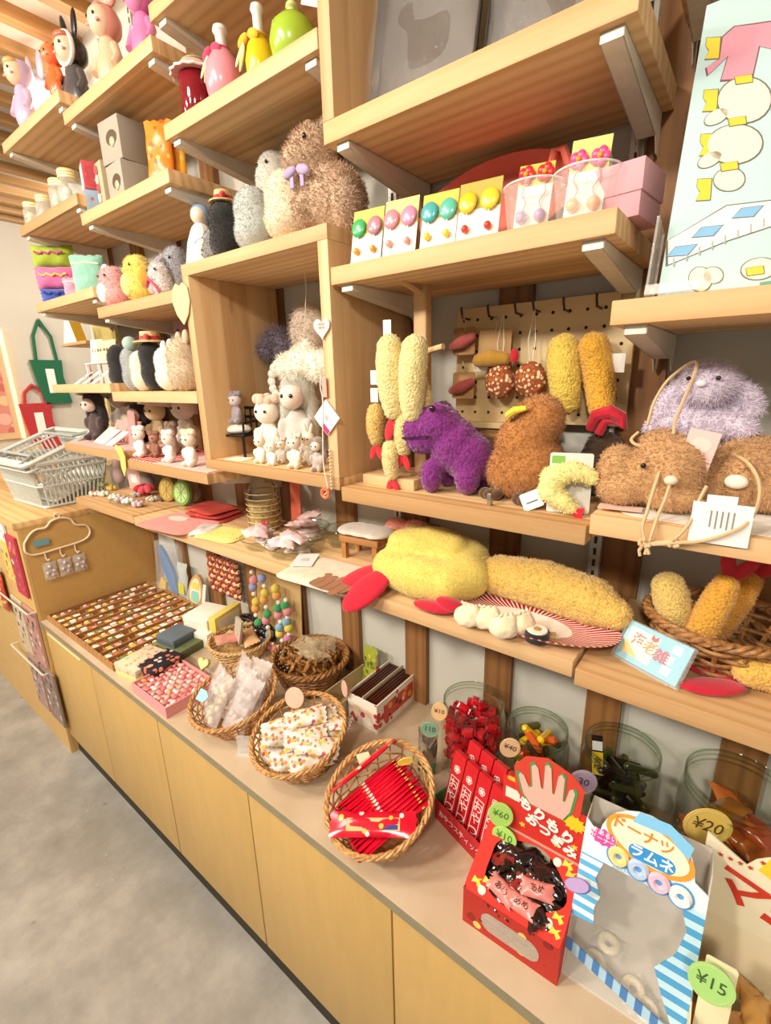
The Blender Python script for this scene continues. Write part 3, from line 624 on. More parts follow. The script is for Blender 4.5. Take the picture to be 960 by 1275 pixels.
for k in range(5): fl.tube([(.0045*math.cos(k*2*PI/5)+.0038*math.cos(x), -.0062, .117+.0045*math.sin(k*2*PI/5)+.0038*math.sin(x)) for x in [2*PI*i/10 for i in range(10)]], .0008, 4, True)
flm = fl.mesh('flower_print', pf); lt = None
rzb = math.radians(-17)
for row in range(2):
    for i in range(4):
        lx = -.054+i*.036+.006*row; ly = -.036+row*.034; c, s = math.cos(rzb), math.sin(rzb)
        o = thing('red_packet', 'red white-lettered packet, %s from left in the %s of its box' % (('first', 'second', 'third', 'fourth')[i], 'front row' if row == 0 else 'rear row'), 'snack', (-.345+lx*c-ly*s, .735+lx*s+ly*c, cz+.004), rot=(-.28, .0, rzb), group='red lettered packets, '+('front row' if row == 0 else 'rear row'))
        link('packet', pk, o, (0, 0, .077+.012*row)); link('label_frame', frm, o, (0, 0, .012*row)); link('flower_print', flm, o, (0, 0, .012*row))
        if lt is None: l_ = txt('お\nや\nつ', .026, pf, o, (0, -.0062, .055)); lt = l_.data
        else: link('lettering', lt, o, (0, -.0062, .055+.012*row), (PI/2, 0, 0))
# red box of black sweets with a hand-shaped header
RB = thing('candy_box', 'red printed box of black wrapped sweets with a pink hand on its header', 'box', (-.283, .558, cz), math.radians(1.5))
redb = card('#cc2a1c'); w_ = .166; d_ = .112
obj('front_panel', MB().box(0, 0, 0, w_, .002, .08), dots('#b8281e', '#f1c96a,#b8281e,#8c1712,#f4e3cd', 38, .36), RB, smooth=False)
obj('front_window', MB().prism(rrect(.10, .04, .018, cx=.085, cz=.036), -.0006, -.0001), film('#cdbfae', .6), RB)
obj('rear_panel', MB().box(0, d_-.002, 0, w_, d_, .135), redb, RB, smooth=False); obj('bottom', MB().box(.002, .002, 0, w_-.002, d_-.002, .002), redb, RB, smooth=False)
for x in (0, w_-.002):
    mb = MB(); mb.add([(x+dx, y, z) for dx in (0, .002) for y, z in ((.002, 0), (d_-.002, 0), (d_-.002, .135), (.002, .08))], [(0, 3, 2, 1), (4, 5, 6, 7), (0, 1, 5, 4), (1, 2, 6, 5), (2, 3, 7, 6), (3, 0, 4, 7)]); obj('side_panel', mb, redb, RB, smooth=False)
# sloping top panel with a cut-out, built as a frame
sl_ = math.hypot(d_, .055); an = math.atan2(.055, d_)
outer = [(0, 0), (w_, 0), (w_, sl_), (0, sl_)]; nO = 40
hole = [(w_*.5+.066*math.cos(a)*(1+.12*math.cos(3*a)), sl_*.5+.052*math.sin(a)*(1+.10*math.sin(2*a))) for a in [2*PI*i/nO for i in range(nO)]]
rim_ = []
for hx, hy in hole:
    dx, dy = hx-w_*.5, hy-sl_*.5; k = min((w_*.5)/abs(dx) if abs(dx) > 1e-6 else 9e9, (sl_*.5)/abs(dy) if abs(dy) > 1e-6 else 9e9); rim_.append((w_*.5+dx*k, sl_*.5+dy*k))
mb = MB(); mb.T = Matrix.Translation((0, 0, .08)) @ Matrix.Rotation(an, 4, 'X')
mb.add([(x, y, .001) for x, y in hole]+[(x, y, .001) for x, y in rim_]+[(x, y, -.001) for x, y in hole]+[(x, y, -.001) for x, y in rim_], [(i, nO+i, nO+(i+1) % nO, (i+1) % nO) for i in range(nO)]+[(2*nO+i, 2*nO+(i+1) % nO, 3*nO+(i+1) % nO, 3*nO+i) for i in range(nO)]+[(i, (i+1) % nO, 2*nO+(i+1) % nO, 2*nO+i) for i in range(nO)])
obj('top_panel', mb, card('#d22d1e'), RB, smooth=False)
def on_top(mb): mb.T = Matrix.Translation((0, 0, .0812)) @ Matrix.Rotation(an, 4, 'X') @ Matrix.Rotation(-PI/2, 4, 'X'); return mb
for (x, y, k) in ((.018, .018, 0), (.035, .026, 1), (.03, .010, 2), (.140, .022, 2), (.152, .036, 1), (.153, .016, 0), (.128, .108, 2), (.145, .112, 1), (.154, .10, 0)):
    pts = circ(.0068, 14, x, y) if k == 2 else [(x+a*.009, y+b*.008) for a, b in ((-1, -.6), (-.1, -.25), (.4, -1), (1, -.3), (.35, .2), (.8, .9), (-.1, .4), (-.8, .8))]
    obj('yellow_print', on_top(MB()).prism(pts, -.0005, .0005), card('#f7d24a' if k < 2 else '#fbf0cf'), RB)
obj('inner_liner', MB().box(.004, d_-.006, .08, w_-.004, d_-.003, .135), card('#b9a68d'), RB, smooth=False)
hd = MB().prism([(.02, .135), (w_, .135), (w_, .235), (.10, .252), (.02, .242)], d_-.002, d_+.001); obj('header', hd, card('#d02c20'), RB, smooth=False)
hand = [(-.022, 0), (.022, 0), (.030, .018), (.034, .05), (.031, .056), (.0265, .052), (.0225, .03), (.0195, .03), (.0195, .066), (.0155, .071), (.0115, .066), (.0085, .034), (.0055, .034), (.0015, .073), (-.0025, .077), (-.0065, .073), (-.0065, .034), (-.0095, .034), (-.0155, .064), (-.02, .068), (-.0245, .063), (-.021, .03), (-.026, .026), (-.034, .042), (-.0395, .044), (-.0415, .039), (-.033, .012)]
hc = (.1, .212); hand = [(x*1.25, z*1.25) for x, z in hand]
obj('hand_backing', MB().prism([(hc[0]+x*1.4, hc[1]-.006+z*1.36) for x, z in ((-.028, 0), (.028, 0), (.038, .02), (.04, .06), (.026, .074), (-.004, .083), (-.03, .072), (-.044, .05), (-.04, .015))], d_-.0035, d_-.002), card('#cf3f2c'), RB)
obj('hand_edge', MB().prism([(hc[0]+x*1.10, hc[1]-.002+z*1.07) for x, z in hand], d_-.0045, d_-.0037), card('#3d9a52'), RB)
obj('hand_sign', MB().prism([(hc[0]+x, hc[1]+z) for x, z in hand], d_-.0055, d_-.0047), card('#eab3a2'), RB)
txt('もりもり', .026, card('#fdf6ea'), RB, (.10, d_-.004, .19), (PI/2, .35, 0), bold=.0012, name='white_lettering'); txt('おつまみ', .024, card('#fdf6ea'), RB, (.11, d_-.004, .163), (PI/2, .35, 0), bold=.001, name='white_lettering')
obj('yellow_burst', MB().prism([((.012+.004*(i % 2))*math.cos(i*PI/12)*1.2+.146, (.012+.004*(i % 2))*math.sin(i*PI/12)+.214) for i in range(24)], d_-.0045, d_-.0035), card('#f6c81e'), RB)
obj('cream_note', MB().box(.026, d_-.0032, .20, .052, d_-.0024, .222), card('#f2e3d0'), RB, smooth=False)
obj('yellow_bar', MB().prism(rrect(.034, .008, .004, cx=.045, cz=.243), d_-.0034, d_-.0024), card('#f3b52c'), RB)
for x, z in ((.034, .168), (.06, .155), (.12, .15), (.15, .165)): obj('star_print', MB().prism([((.006 if i % 2 else .0028)*math.cos(i*PI/5)+x, (.006 if i % 2 else .0028)*math.sin(i*PI/5)+z) for i in range(10)], d_-.0034, d_-.0024), card('#f7cf3f'), RB)
bs = [pillow(.056, .03, .016, gloss(c, .15), .15, 10, 6, .002, i, 'black_sweet') for i, c in enumerate(('#1c0f0d', '#2c1210', '#140c0b', '#8f2a26'))]
for i in range(46):
    x = .032+.102*((i*.618) % 1); y = .03+.05*((i*.383) % 1); put('black_sweet', bs[3] if i % 9 == 4 else bs[i % 3], 'black wrapped sweet in the red printed box', 'candy', (-.283+x, .558+y, cz+.03+(.044+.42*y)*((i*.29) % 1)), (rnd.uniform(-.3, .3), rnd.uniform(-.3, .3), rnd.uniform(0, 3)), 'black sweets in the red box')
for i in range(24):
    x = .034+.0195*(i % 6)+.004*((i//6) % 2); y = .026+.021*(i//6); put('black_sweet', bs[3] if i in (8, 15) else bs[i % 3], 'black wrapped sweet lying in the top layer of the red printed box', 'candy', (-.283+x, .558+y, cz+.068+.49*y), (.45+rnd.uniform(-.3, .3), rnd.uniform(-.3, .3), rnd.uniform(-.9, .9)), 'black sweets on top in the red box')
for i, (x, y) in enumerate([(.06, .024), (.095, .022), (.11, .05)]):
    t = thing('black_sweet', 'pink sweet wrapper with printed letters, %s in the red box' % ('left', 'right', 'rear')[i], 'candy', (-.283+x, .558+y, cz+.084+.49*y), rot=(.45, 0, .3*i-.3)); obj('wrapper', pillow(.052, .028, .012, gloss('#d9867c', .3), .12, 10, 6, .002, i+50), None, t); txt('あめ', .013, card('#231512'), t, (0, 0, .0066), (0, 0, 0))
l = ony(627, 1010, .672); disc_tag('light green ¥60 tag in front of the red packets', '¥60', '#a6d063', (-.262, .655, cz+.165), .022, (-.1, .15, .3), '#4d7030', 1.15)
disc_tag('light green ¥10 tag at the corner of the red box', '¥10', '#a2d35f', (-.25, .648, cz+.128), .0225, (-.2, .05, .1), '#4d7030', .85)
# pale blue box of ring sweets
BB = thing('ring_candy_box', 'pale blue striped box with a large clear window and ring sweets', 'box', (-.118, .585, cz), math.radians(2))
w_ = .168; lean = .30
def face(mb): mb.T = Matrix.Rotation(-lean, 4, 'X'); return mb
Hf = .292
win = [(.012, .056), (.156, .056), (.150, .075), (.136, .10), (.146, .128), (.15, .16), (.152, .185), (.152, .205), (.035, .205), (.034, .185), (.03, .165), (.036, .14), (.032, .118), (.012, .112)]
win = [(.02, .03), (.15, .03), (.128, .085), (.142, .12), (.150, .16), (.146, .196), (.03, .196), (.026, .17), (.038, .14), (.036, .118), (.012, .108), (.012, .03)]
head = [(0, .205), (.168, .205), (.168, .232), (.150, .242)]+[(.085+.064*math.cos(a), .245+.062*math.sin(a)) for a in [PI*i/12 for i in range(13)]]+[(.018, .246), (.0, .262)]
lb_ = card('#d8e8ee')
obj('header_panel', face(MB()).prism(head, -.001, .001), lb_, BB)
obj('left_strip', face(MB()).prism([(0, .10), (.034, .105), (.031, .13), (.037, .15), (.026, .175), (.034, .205), (0, .205)], -.001, .001), stripes('#5fb6e6', '#eaf4f6', 62, 2), BB)
obj('right_strip', face(MB()).prism([(.168, .0), (.168, .205), (.138, .205), (.150, .17), (.142, .13), (.120, .095), (.135, .06), (.15, .03)], -.001, .001), stripes('#4f9fd0', '#bfe0ec', 50, 2), BB)
obj('lower_band', face(MB()).prism([(0, .045), (.168, .0), (.168, .018), (0, .062)], -.0012, .0012), stripes('#4b7fb8', '#a9cbe0', 48, 0), BB)
obj('clear_front', face(MB()).prism([(0, 0), (.168, 0), (.168, .205), (0, .205)], .0012, .0018), film('#e6e6e2', .09), BB, smooth=False)
obj('rear_panel', MB().box(0, .125, 0, w_, .1265, .25), card('#d6cdbf'), BB, smooth=False); obj('bottom', MB().box(0, 0, 0, w_, .125, .0015), card('#d8d0c2'), BB, smooth=False)
for x in (0, w_-.0015):
    mb = MB(); mb.add([(x+dx, y, z) for dx in (0, .0015) for y, z in ((.001, .001), (.125, .001), (.125, .25), (.078, .25))], [(0, 3, 2, 1), (4, 5, 6, 7), (0, 1, 5, 4), (1, 2, 6, 5), (2, 3, 7, 6), (3, 0, 4, 7)]); obj('side_panel', mb, card('#cfc6b8'), BB, smooth=False)
def fl(o): o.rotation_euler = (PI/2-lean, 0, 0); return o
def fp(x, z, d=-.0016): v = Matrix.Rotation(-lean, 3, 'X') @ Vector((x, d, z)); return v
obj('orange_oval', face(MB()).prism([(.088+.060*math.cos(a), .262+.034*math.sin(a)-.12*.06*math.cos(a)) for a in [2*PI*i/32 for i in range(32)]], -.0022, -.0012), card('#ee9a2e'), BB)
obj('cream_oval', face(MB()).prism([(.088+.053*math.cos(a), .263+.028*math.sin(a)-.12*.053*math.cos(a)) for a in [2*PI*i/32 for i in range(32)]], -.003, -.0023), card('#f8edc8'), BB)
obj('blue_banner', face(MB()).prism([(.062, .288), (.11, .29), (.138, .27), (.142, .29), (.11, .308), (.07, .306)], -.0034, -.003), card('#7fc1e6'), BB)
o = txt('ドーナツの', .022, card('#e8822a'), BB, fp(.088, .273, -.0036), bold=.0004, name='orange_lettering'); o.rotation_euler = (PI/2-lean, .1, 0)
obj('blue_bubble', face(MB()).prism(rrect(.062, .022, .011, cx=.094, cz=.247), -.0036, -.003), card('#2f8fd0'), BB)
o = txt('ラムネ', .02, card('#fafafa'), BB, fp(.094, .247, -.0042), bold=.0004, name='white_lettering'); o.rotation_euler = (PI/2-lean, .05, 0)
obj('pink_burst', face(MB()).prism([((.02 if i % 2 else .016)*math.cos(i*PI/10)+.028, (.013 if i % 2 else .0105)*math.sin(i*PI/10)+.243) for i in range(20)], -.003, -.0012), card('#e2459a'), BB)
o = txt('まあるい\nドーナツ', .0095, card('#fff0f6'), BB, fp(.028, .244, -.0034), bold=.0001, name='white_lettering'); o.rotation_euler = (PI/2-lean, .1, 0)
o = txt('RAMUNE', .012, card('#a9bccb'), BB, fp(.07, .207, -.0014), name='grey_lettering'); o.rotation_euler = (PI/2-lean, .1, 0)
for i, c in enumerate(('#f3d98c', '#bcd0ea', '#f0bfd0', '#f4f0ea')):
    x = .052+i*.028; z = .226-.004*i
    mb = face(MB()); mb.prism(circ(.0175, 22, x, z), -.0018, -.0012); obj('ring_outline', mb, card('#5a98cc'), BB)
    mb = face(MB()); mb.tube([(x+.0095*math.cos(a), -.0022, z+.0095*math.sin(a)) for a in [2*PI*j/20 for j in range(20)]], [.0055]*20, 6, True); obj('ring_print', mb, plain(c), BB)
ring = MB().tube([(.0115*math.cos(a), .0115*math.sin(a), 0) for a in [2*PI*j/22 for j in range(22)]], .0062, 8, True).mesh('ring', plain('#f3e6c4', .35))
wr = pillow(.05, .036, .016, film('#fffdf5', .2), .12, 10, 6, .003, 3, 'wrapper')
for i, (x, y) in enumerate([(.052, .07), (.04, .03), (.098, .028), (.12, .012)]):
    t = thing('ring_sweet', 'cream ring sweet in a clear wrapper, %s in the blue box' % ('rearmost', 'left', 'middle', 'rightmost')[i], 'candy', (-.118+x, .585+y+.012, cz+.0095), rot=(0, 0, .4*i)); link('ring', ring, t, (0, 0, 0)); link('wrapper', wr, t)
disc_tag('light green ¥15 tag on a cream card beside the blue box', '¥15', '#a6d57a', (.064, .594, cz+.155), .0265, (-.25, .05, .06), '#3f5a2a')
t = thing('card_strip', 'upright cream card strip between the blue box and the mayonnaise snack box', 'card', (.074, .60, cz), rot=(-.12, 0, .05)); obj('card', MB().prism(rrect(.036, .17, .004, cz=.085), -.001, .001), card('#eee6bb'), t)
t = thing('purple_tag', 'small purple oval label on the corner of the red box', 'tag', (-.112, .60, cz+.178), rot=(-.35, -.6, 0)); obj('label', MB().prism([(x, z*.5) for x, z in circ(.02, 22)], -.001, .001), card('#b59ac9'), t); obj('label_edge', MB().prism([(x, z*.5-.001) for x, z in circ(.0225, 22)], .0011, .002), card('#5d6fae'), t)
# cream mayonnaise snack box
MBX = thing('mayo_snack_box', 'cream display box lettered in red at the lower right picture corner', 'box', (.028, .64, cz), math.radians(2))
cr = card('#efe3bf'); w_ = .22
obj('front_panel', MB().box(.02, -.07, 0, w_, -.068, .06), cr, MBX, smooth=False); obj('bottom', MB().box(.02, -.068, 0, w_, .098, .002), cr, MBX, smooth=False); obj('rear_panel', MB().box(.02, .098, 0, w_, .10, .13), cr, MBX, smooth=False)
for x in (.02, w_-.002): obj('side_panel', MB().box(x, -.068, .002, x+.002, .098, .075), cr, MBX, smooth=False)
hp = [(.01, .115), (w_, .115), (w_, .235)]+[(.14+.085*math.cos(a), .205+.075*math.sin(a)) for a in [PI*(.12+.68*i/10) for i in range(11)]]+[(.062, .232), (.01, .262)]
obj('header', MB().prism(hp, .092, .095), card('#f1e7c6'), MBX)
txt('マ', .07, card('#cf3a1e'), MBX, (.06, .0905, .183), (PI/2, .3, 0), bold=.0015, name='red_lettering'); txt('ヨ', .07, card('#cf3a1e'), MBX, (.122, .0905, .166), (PI/2, .3, 0), bold=.003, name='red_lettering')
obj('yellow_band', MB().prism([(.075, .235), (.15, .20), (.22, .19), (.22, .215), (.16, .225), (.085, .262)], .090, .0918), card('#f0d032'), MBX); txt('マヨネーズ味', .016, card('#7a8a2a'), MBX, (.14, .0895, .222), (PI/2, .3, 0), sx=.8)
obj('green_oval', MB().prism([(.145+.036*math.cos(a), .25+.018*math.sin(a)-.008*math.cos(a)) for a in [2*PI*i/24 for i in range(24)]], .0885, .0898), card('#2f7d3f'), MBX); txt('40', .026, card('#fafaf0'), MBX, (.142, .088, .25), (PI/2, .2, 0), bold=.001)
for i in range(9): obj('star_print', MB().prism([((.004 if q % 2 else .0018)*math.cos(q*PI/5)+.03+.012*i, (.004 if q % 2 else .0018)*math.sin(q*PI/5)+(.232 if i < 4 else .25+.006*(i-4))) for q in range(10)], .0905, .0915), card('#c2402a'), MBX)
ms = [pillow(.075, .036, .02, gloss(c, .2), .12, 12, 6, .003, i, 'snack_bag') for i, c in enumerate(('#b07a3c', '#c9964e', '#9a5e2a'))]
for i in range(12): put('snack_bag', ms[i % 3], '%s wrapped snack in the cream lettered box' % ('brown', 'golden', 'dark brown')[i % 3], 'snack', (.082+.045*(i % 3), .60+.035*((i//3) % 4), cz+.026+.01*(i % 2)), (rnd.uniform(-.3, .3), rnd.uniform(-.3, .3), rnd.uniform(0, 3)), 'wrapped snacks in the cream box')
# ---------------------------------------------------------------- lower shelves: tempura plushes, plate, pouches
zl = Z['l']+.0003
def felt(name, parent, c, r, rot, h='#c4122e'):
    return obj(name, blobmesh(name, [(c, r, rot)], cloth(h), .004, 1), None, parent)
# large yellow folded tempura plush with red tail
p = onz(523, 748, Z['l']); t = thing('folded_tempura_plush', 'large yellow folded plush shrimp with a big red tail hanging off the shelf', 'plush toy', (p.x-.018, p.y+.055, zl))
ym = plush('#dfca66', '#c2a640', 200)
ells = capsule_path([(-.075, -.03, .047), (0, -.04, .046), (.07, -.032, .047), (.098, .005, .055), (.075, .045, .068), (.0, .055, .075), (-.06, .045, .075)], [.044, .046, .046, .048, .05, .053, .05], 4)+capsule_path([(-.065, .0, .092), (0, .012, .104), (.055, .016, .10)], [.036, .038, .034], 4)
me = blobmesh('body', ells, ym, .005, 2); z0 = min(v.co.z for v in me.vertices); b = link('body', me, t, (0, 0, -z0)); fur(b, me, ym, 8000, .0036, .0008, .1, .8)
for c, r, rot in (((-.128, -.078, .022), (.062, .033, .012), (.35, -.42, .62)), ((-.085, -.108, .016), (.066, .035, .012), (.35, -.55, 1.1))): felt('tail_fin', t, c, r, rot)
o = felt('tail_fin', t, (.07, -.085, .014), (.046, .02, .010), (0, 0, .15)); o = felt('tail_fin', t, (.105, -.07, .022), (.036, .022, .012), (0, .3, .5))
# oval plate with the tempura cushion, dumplings and a sushi roll
p = onz(648, 784, Z['l']); pc = Vector((p.x, p.y+.026, zl))
t = thing('oval_plate', 'oval white plate with red radiating stripes under the tempura cushion', 'plate', pc, math.radians(-1))
def platemat():
    g = G('red_striped_plate'); sp = g.n('SeparateXYZ'); g.l(g.co(), sp.inputs[0])
    at = g.math('ARCTAN2', g.math('MULTIPLY', sp.outputs[1], 1.8), sp.outputs[0]); f = g.math('FRACT', g.math('MULTIPLY', at, 11.0))
    r = g.math('SQRT', g.math('ADD', g.math('POWER', sp.outputs[0], 2.0), g.math('POWER', g.math('MULTIPLY', sp.outputs[1], 2.0), 2.0)))
    m = g.math('MULTIPLY', g.math('LESS_THAN', f, .62), g.math('GREATER_THAN', r, .085)); g.col(g.mix(m, C('#efe6da'), C('#b5202c'))); g.rough(.25); return g.m
obj('dish', MB().lathe([(0, .002), (.09, .002), (.12, .006), (.163, .022), (.165, .024), (.16, .0235), (.118, .009), (.09, .0055), (0, .005)], 48, sy=.52), platemat(), t)
cm = terry('#dfb85c', '#c09238', 190); c2 = plush('#e2bd66')
ct = thing('tempura_cushion', 'long golden plush tempura cushion resting on the striped plate', 'plush toy', (pc.x+.008, pc.y+.056, zl), math.radians(-2))
me = blobmesh('body', capsule_path([(-.145, -.012, 0), (-.09, .004, .004), (0, .01, .006), (.09, .0, .002), (.14, -.016, -.004)], [.024, .042, .048, .044, .026], 4), cm, .0055, 2, (.0025, 95)); z0 = min(v.co.z for v in me.vertices)
b = link('body', me, ct, (0, 0, -z0+.010)); fur(b, me, c2, 6000, .0045, .0009, 0, .8)
dm_ = plush('#f3e2c0', '#e2c795', 300)
for i, (u, v) in enumerate(((583, 776), (606, 779), (627, 790), (648, 786))):
    q = onz(u, v, zl+.012); t = thing('dumpling_plush', 'cream plush dumpling, %s on the striped plate' % ('leftmost', 'second from left', 'third from left', 'fourth, beside the sushi roll')[i], 'plush toy', (q.x, q.y, zl+.006), .4*i); t.scale = (1.25, 1.25, 1.25)
    me = blobmesh('body', [((0, 0, .017), (.0225, .020, .0165)), ((.004, 0, .03), (.014, .010, .006))], dm_, .003, 3, (.0015, 120)); link('body', me, t); obj('pleat', MB().tube([(-.012+.024*k/10, .002*math.sin(k*2), .0355+.0015*math.cos(k*2)) for k in range(11)], .0022, 5), dm_, t)
q = onz(668, 797, zl+.01); t = thing('sushi_roll_plush', 'small black and white sushi roll plush at the front of the plate', 'plush toy', (q.x, q.y, zl+.012), .5)
obj('nori', MB().lathe([(0, 0), (.0205, 0), (.0215, .008), (.0205, .017), (.018, .0175)], 24), cloth('#1c1a18'), t); obj('rice', MB().lathe([(.018, .016), (.017, .0195), (0, .020)], 24, cap=False), cloth('#f2ead8'), t); obj('filling', MB().lathe([(.007, .0195), (.006, .0215), (0, .022)], 14, cap=False), cloth('#b98a3a'), t)
obj('stem_leaf', MB().box(.016, -.003, .010, .032, .004, .014, .001), cloth('#a98b4e'), t)
# beige pouch with brown drip, hanging over the edge
p = onz(405, 718, Z['l'])
def softpad(name, label, cat, loc, w, d, th, m, rz=0.0, droop=0.0, seed=0, corner=.012, wave=.002, parts=None, group=None):
    """a thin stuffed cloth pouch lying flat; droop bends its front edge down"""
    t = thing(name, label, cat, loc, rz, group); n = 16; mb = MB(); top = []; bot = []
    for i in range(n+1):
        for j in range(n+1):
            u = -1+2*i/n; v = -1+2*j/n; e = (max(0, 1-abs(u)**5)*max(0, 1-abs(v)**5))**.5; k = 1-.10*(abs(u)**6)*(abs(v)**6)
            x = u*w/2*k; y = v*d/2*k; f = max(0.0, -.45-v)/.55; zb = wave*math.sin(u*4+seed)*math.cos(v*3+seed)*.5+wave*.5-droop*f*f
            top.append((x, y+droop*f*.25, zb+.001+th*e)); bot.append((x, y+droop*f*.25, zb))
    q = n+1; N = len(top)
    fs = [(i*q+j, (i+1)*q+j, (i+1)*q+j+1, i*q+j+1) for i in range(n) for j in range(n)]; fb = [(N+i*q+j, N+i*q+j+1, N+(i+1)*q+j+1, N+(i+1)*q+j) for i in range(n) for j in range(n)]
    sd = [(j, j+1, N+j+1, N+j) for j in range(n)]+[(n*q+j+1, n*q+j, N+n*q+j, N+n*q+j+1) for j in range(n)]+[((i+1)*q, i*q, N+i*q, N+(i+1)*q) for i in range(n)]+[(i*q+n, (i+1)*q+n, N+(i+1)*q+n, N+i*q+n) for i in range(n)]
    mb.add(top+bot, fs+fb+sd); obj('fabric', mb, m, t); return t
t = softpad('fabric_pouch', 'beige fabric pouch with brown drip appliqué lying over the shelf edge', 'pouch', (p.x, p.y+.008, zl+.0005), .23, .15, .011, cloth('#ead4b8'), math.radians(4), .0, 2)
for i, (x, y, l) in enumerate(((.02, .02, .06), (.042, .03, .07), (.066, .025, .075), (.09, .04, .08))): obj('drip_patch', MB().prism(rrect(.021, l, .0095, cx=x-.0, cz=y+.02), -.0008, .0008), cloth('#9a5f2a'), t, (0, 0, .0125), (PI/2, 0, 0))
obj('drip_cloth', MB().prism(rrect(.105, .045, .012, cx=.06, cz=.058), -.0008, .0008), cloth('#9a5f2a'), t, (0, 0, .0118), (PI/2, 0, 0))
t = thing('pattern_card', 'white card with small grey pattern lying on the beige pouch', 'card', tuple(onz(380, 697, zl+.016)), .55); obj('card', MB().prism(rrect(.055, .085, .002), -.0006, .0006), card('#e6e2dc'), t, rot=(PI/2, 0, 0)); obj('grey_print', MB().prism(rrect(.02, .02, .002), .0007, .0011), dots('#d5d0ca', '#8b8680,#d5d0ca', 400, .4), t, rot=(PI/2, 0, 0))
# pouches and packets farther left
p = onz(212, 655, Z['l']); t = softpad('pink_pouch', 'salmon pink pouch with a pale oval patch hanging over the shelf edge', 'pouch', (p.x, p.y+.03, zl+.0005), .26, .17, .006, cloth('#e7877c'), .08, .0, 1); obj('oval_patch', MB().prism([(x, z*.5) for x, z in circ(.045, 24)], -.0006, .0006), cloth('#e9c9b4'), t, (-.03, .02, .0085), (PI/2, 0, 0))
p = onz(262, 672, Z['l']); t = softpad('yellow_pouch', 'pale yellow pouch with small dark dots on the shelf edge', 'pouch', (p.x, p.y+.05, zl+.0005), .16, .12, .008, dots('#efd97c', '#8f8756,#efd97c,#c9a860', 55, .16, .9), .2, 0, 3)
p = onz(237, 668, Z['l']); softpad('white_bag', 'crumpled clear and white bag between the pink and yellow pouches', 'bag', (p.x+.0, p.y+.055, zl+.0005), .07, .10, .012, film('#f1ece2', .75), .4, 0, 5, wave=.006)
for i in range(3):
    q = onz(290, 638, Z['l']); softpad('red_packet_bag', 'red printed packet with white edge, %s of the flat pile' % ('bottom', 'middle', 'topmost')[i], 'packet', (q.x-.01*i, q.y-.07, zl+.0005+.0135*i), .17, .125, .008, dots('#b8473f', '#c9665a,#a53a36', 60, .3, .3), .25-.12*i, 0, i, wave=.003)
def dish(label, loc, r, h, name='glass_dish'):
    t = thing(name, label, 'dish', loc); n = 40; mb = MB()
    pr = [(0, .001), (r*.7, .001), (r*.78, .004), (r, h), (r*1.02, h+.001)]
    vs = []
    for i in range(n):
        a = 2*PI*i/n; k = 1+(.025 if i % 2 else 0)
        for rr, z in pr: vs.append((rr*k*math.cos(a), rr*k*math.sin(a), z))
    m = len(pr); mb.add(vs, [(i*m+j, ((i+1) % n)*m+j, ((i+1) % n)*m+j+1, i*m+j+1) for i in range(n) for j in range(m-1)]); obj('glass', mb, clear('#f0f3ee'), t, smooth=False); obj('rim', MB().tube([(r*1.015*math.cos(2*PI*i/n), r*1.015*math.sin(2*PI*i/n), h+.001) for i in range(n)], .0016, 6, True), clear('#e3e8e2'), t); return t
for k, (u, v, r, lb) in enumerate(((302, 690, .062, 'fluted clear glass dish with white packets, beside the yellow pouch'), (352, 694, .064, 'fluted clear glass dish with pink-white packets, beside the patterned card'))):
    q = onz(u, v, Z['l']); q.y = max(q.y, YF+.066); dish(lb, (q.x, q.y, zl), r, .03)
    for i in range(6):
        a = i*1.1+k; put('soap_packet', pillow(.07, .042, .012, plain(('#eddfd8', '#e8c8c8', '#f1e9e0', '#e7d3dc')[i % 4], .3), .1, 10, 6, .002, i+k*7, 'soap_packet'), '%s flat packet in the fluted dish by the %s' % (('white', 'pale pink', 'ivory', 'lilac white', 'upper white', 'upper pink')[i], ('yellow pouch', 'patterned card')[k]), 'packet', (q.x+.02*math.cos(a), q.y+.02*math.sin(a), zl+.014+.008*i), (.3*math.sin(a), .3*math.cos(a), a))
q = onz(304, 688, zl+.06); obj_ = thing('red_charm', 'tiny red charm on the packets of the glass dish', 'charm', (-1.05, .79, zl+.072)); obj('bead', MB().ell((0, 0, 0), (.009, .007, .006)), gloss('#b8283a'), obj_); obj('bead', MB().ell((.011, .002, .001), (.006, .006, .005)), gloss('#c94a55'), obj_)
# wire-wrapped bottle, rear glass dish, tall red card
q = (-1.19, .90); t = thing('net_bottle', 'tall clear bottle wrapped in pale netting on the long shelf', 'bottle', (q[0], q[1], zl))
obj('glass', MB().lathe([(0, .001), (.045, .001), (.05, .01), (.05, .12), (.035, .15), (.033, .17)], 24), clear('#e8e4d0'), t)
for j in range(7): obj('net_band', MB().tube([(.0515*math.cos(2*PI*i/28), .0515*math.sin(2*PI*i/28), .014+.018*j+.004*math.sin(i*1.57*2)) for i in range(28)], .0018, 5, True), wicker('#d4bf92', '#a88d58'), t)
obj('contents', MB().lathe([(0, .004), (.044, .004), (.045, .09), (0, .092)], 20), dots('#c9b486', '#e6dcc0,#a08a5c,#d8c49c', 80, .4), t)
t = thing('red_card', 'upright salmon red card behind the net bottle', 'card', (-1.105, .955, zl), rot=(-.05, 0, .1)); obj('card', MB().box(-.02, -.001, 0, .02, .001, .17), card('#d9694f'), t, smooth=False)
dish('fluted glass dish at the back of the long shelf with wrapped pink soaps', (-1.02, .91, zl), .075, .035)
for i in range(5): put('pink_soap', pillow(.075, .05, .02, film('#e9c9c4', .8), .1, 10, 6, .004, i+60, 'pink_soap'), 'crinkled %s soap packet in the rear glass dish' % ('pale pink', 'rose', 'white', 'lilac', 'peach')[i], 'soap', (-1.02+.022*math.cos(i*1.9), .91+.022*math.sin(i*1.9), zl+.016+.012*i), (.3*(i % 2), .25, i))
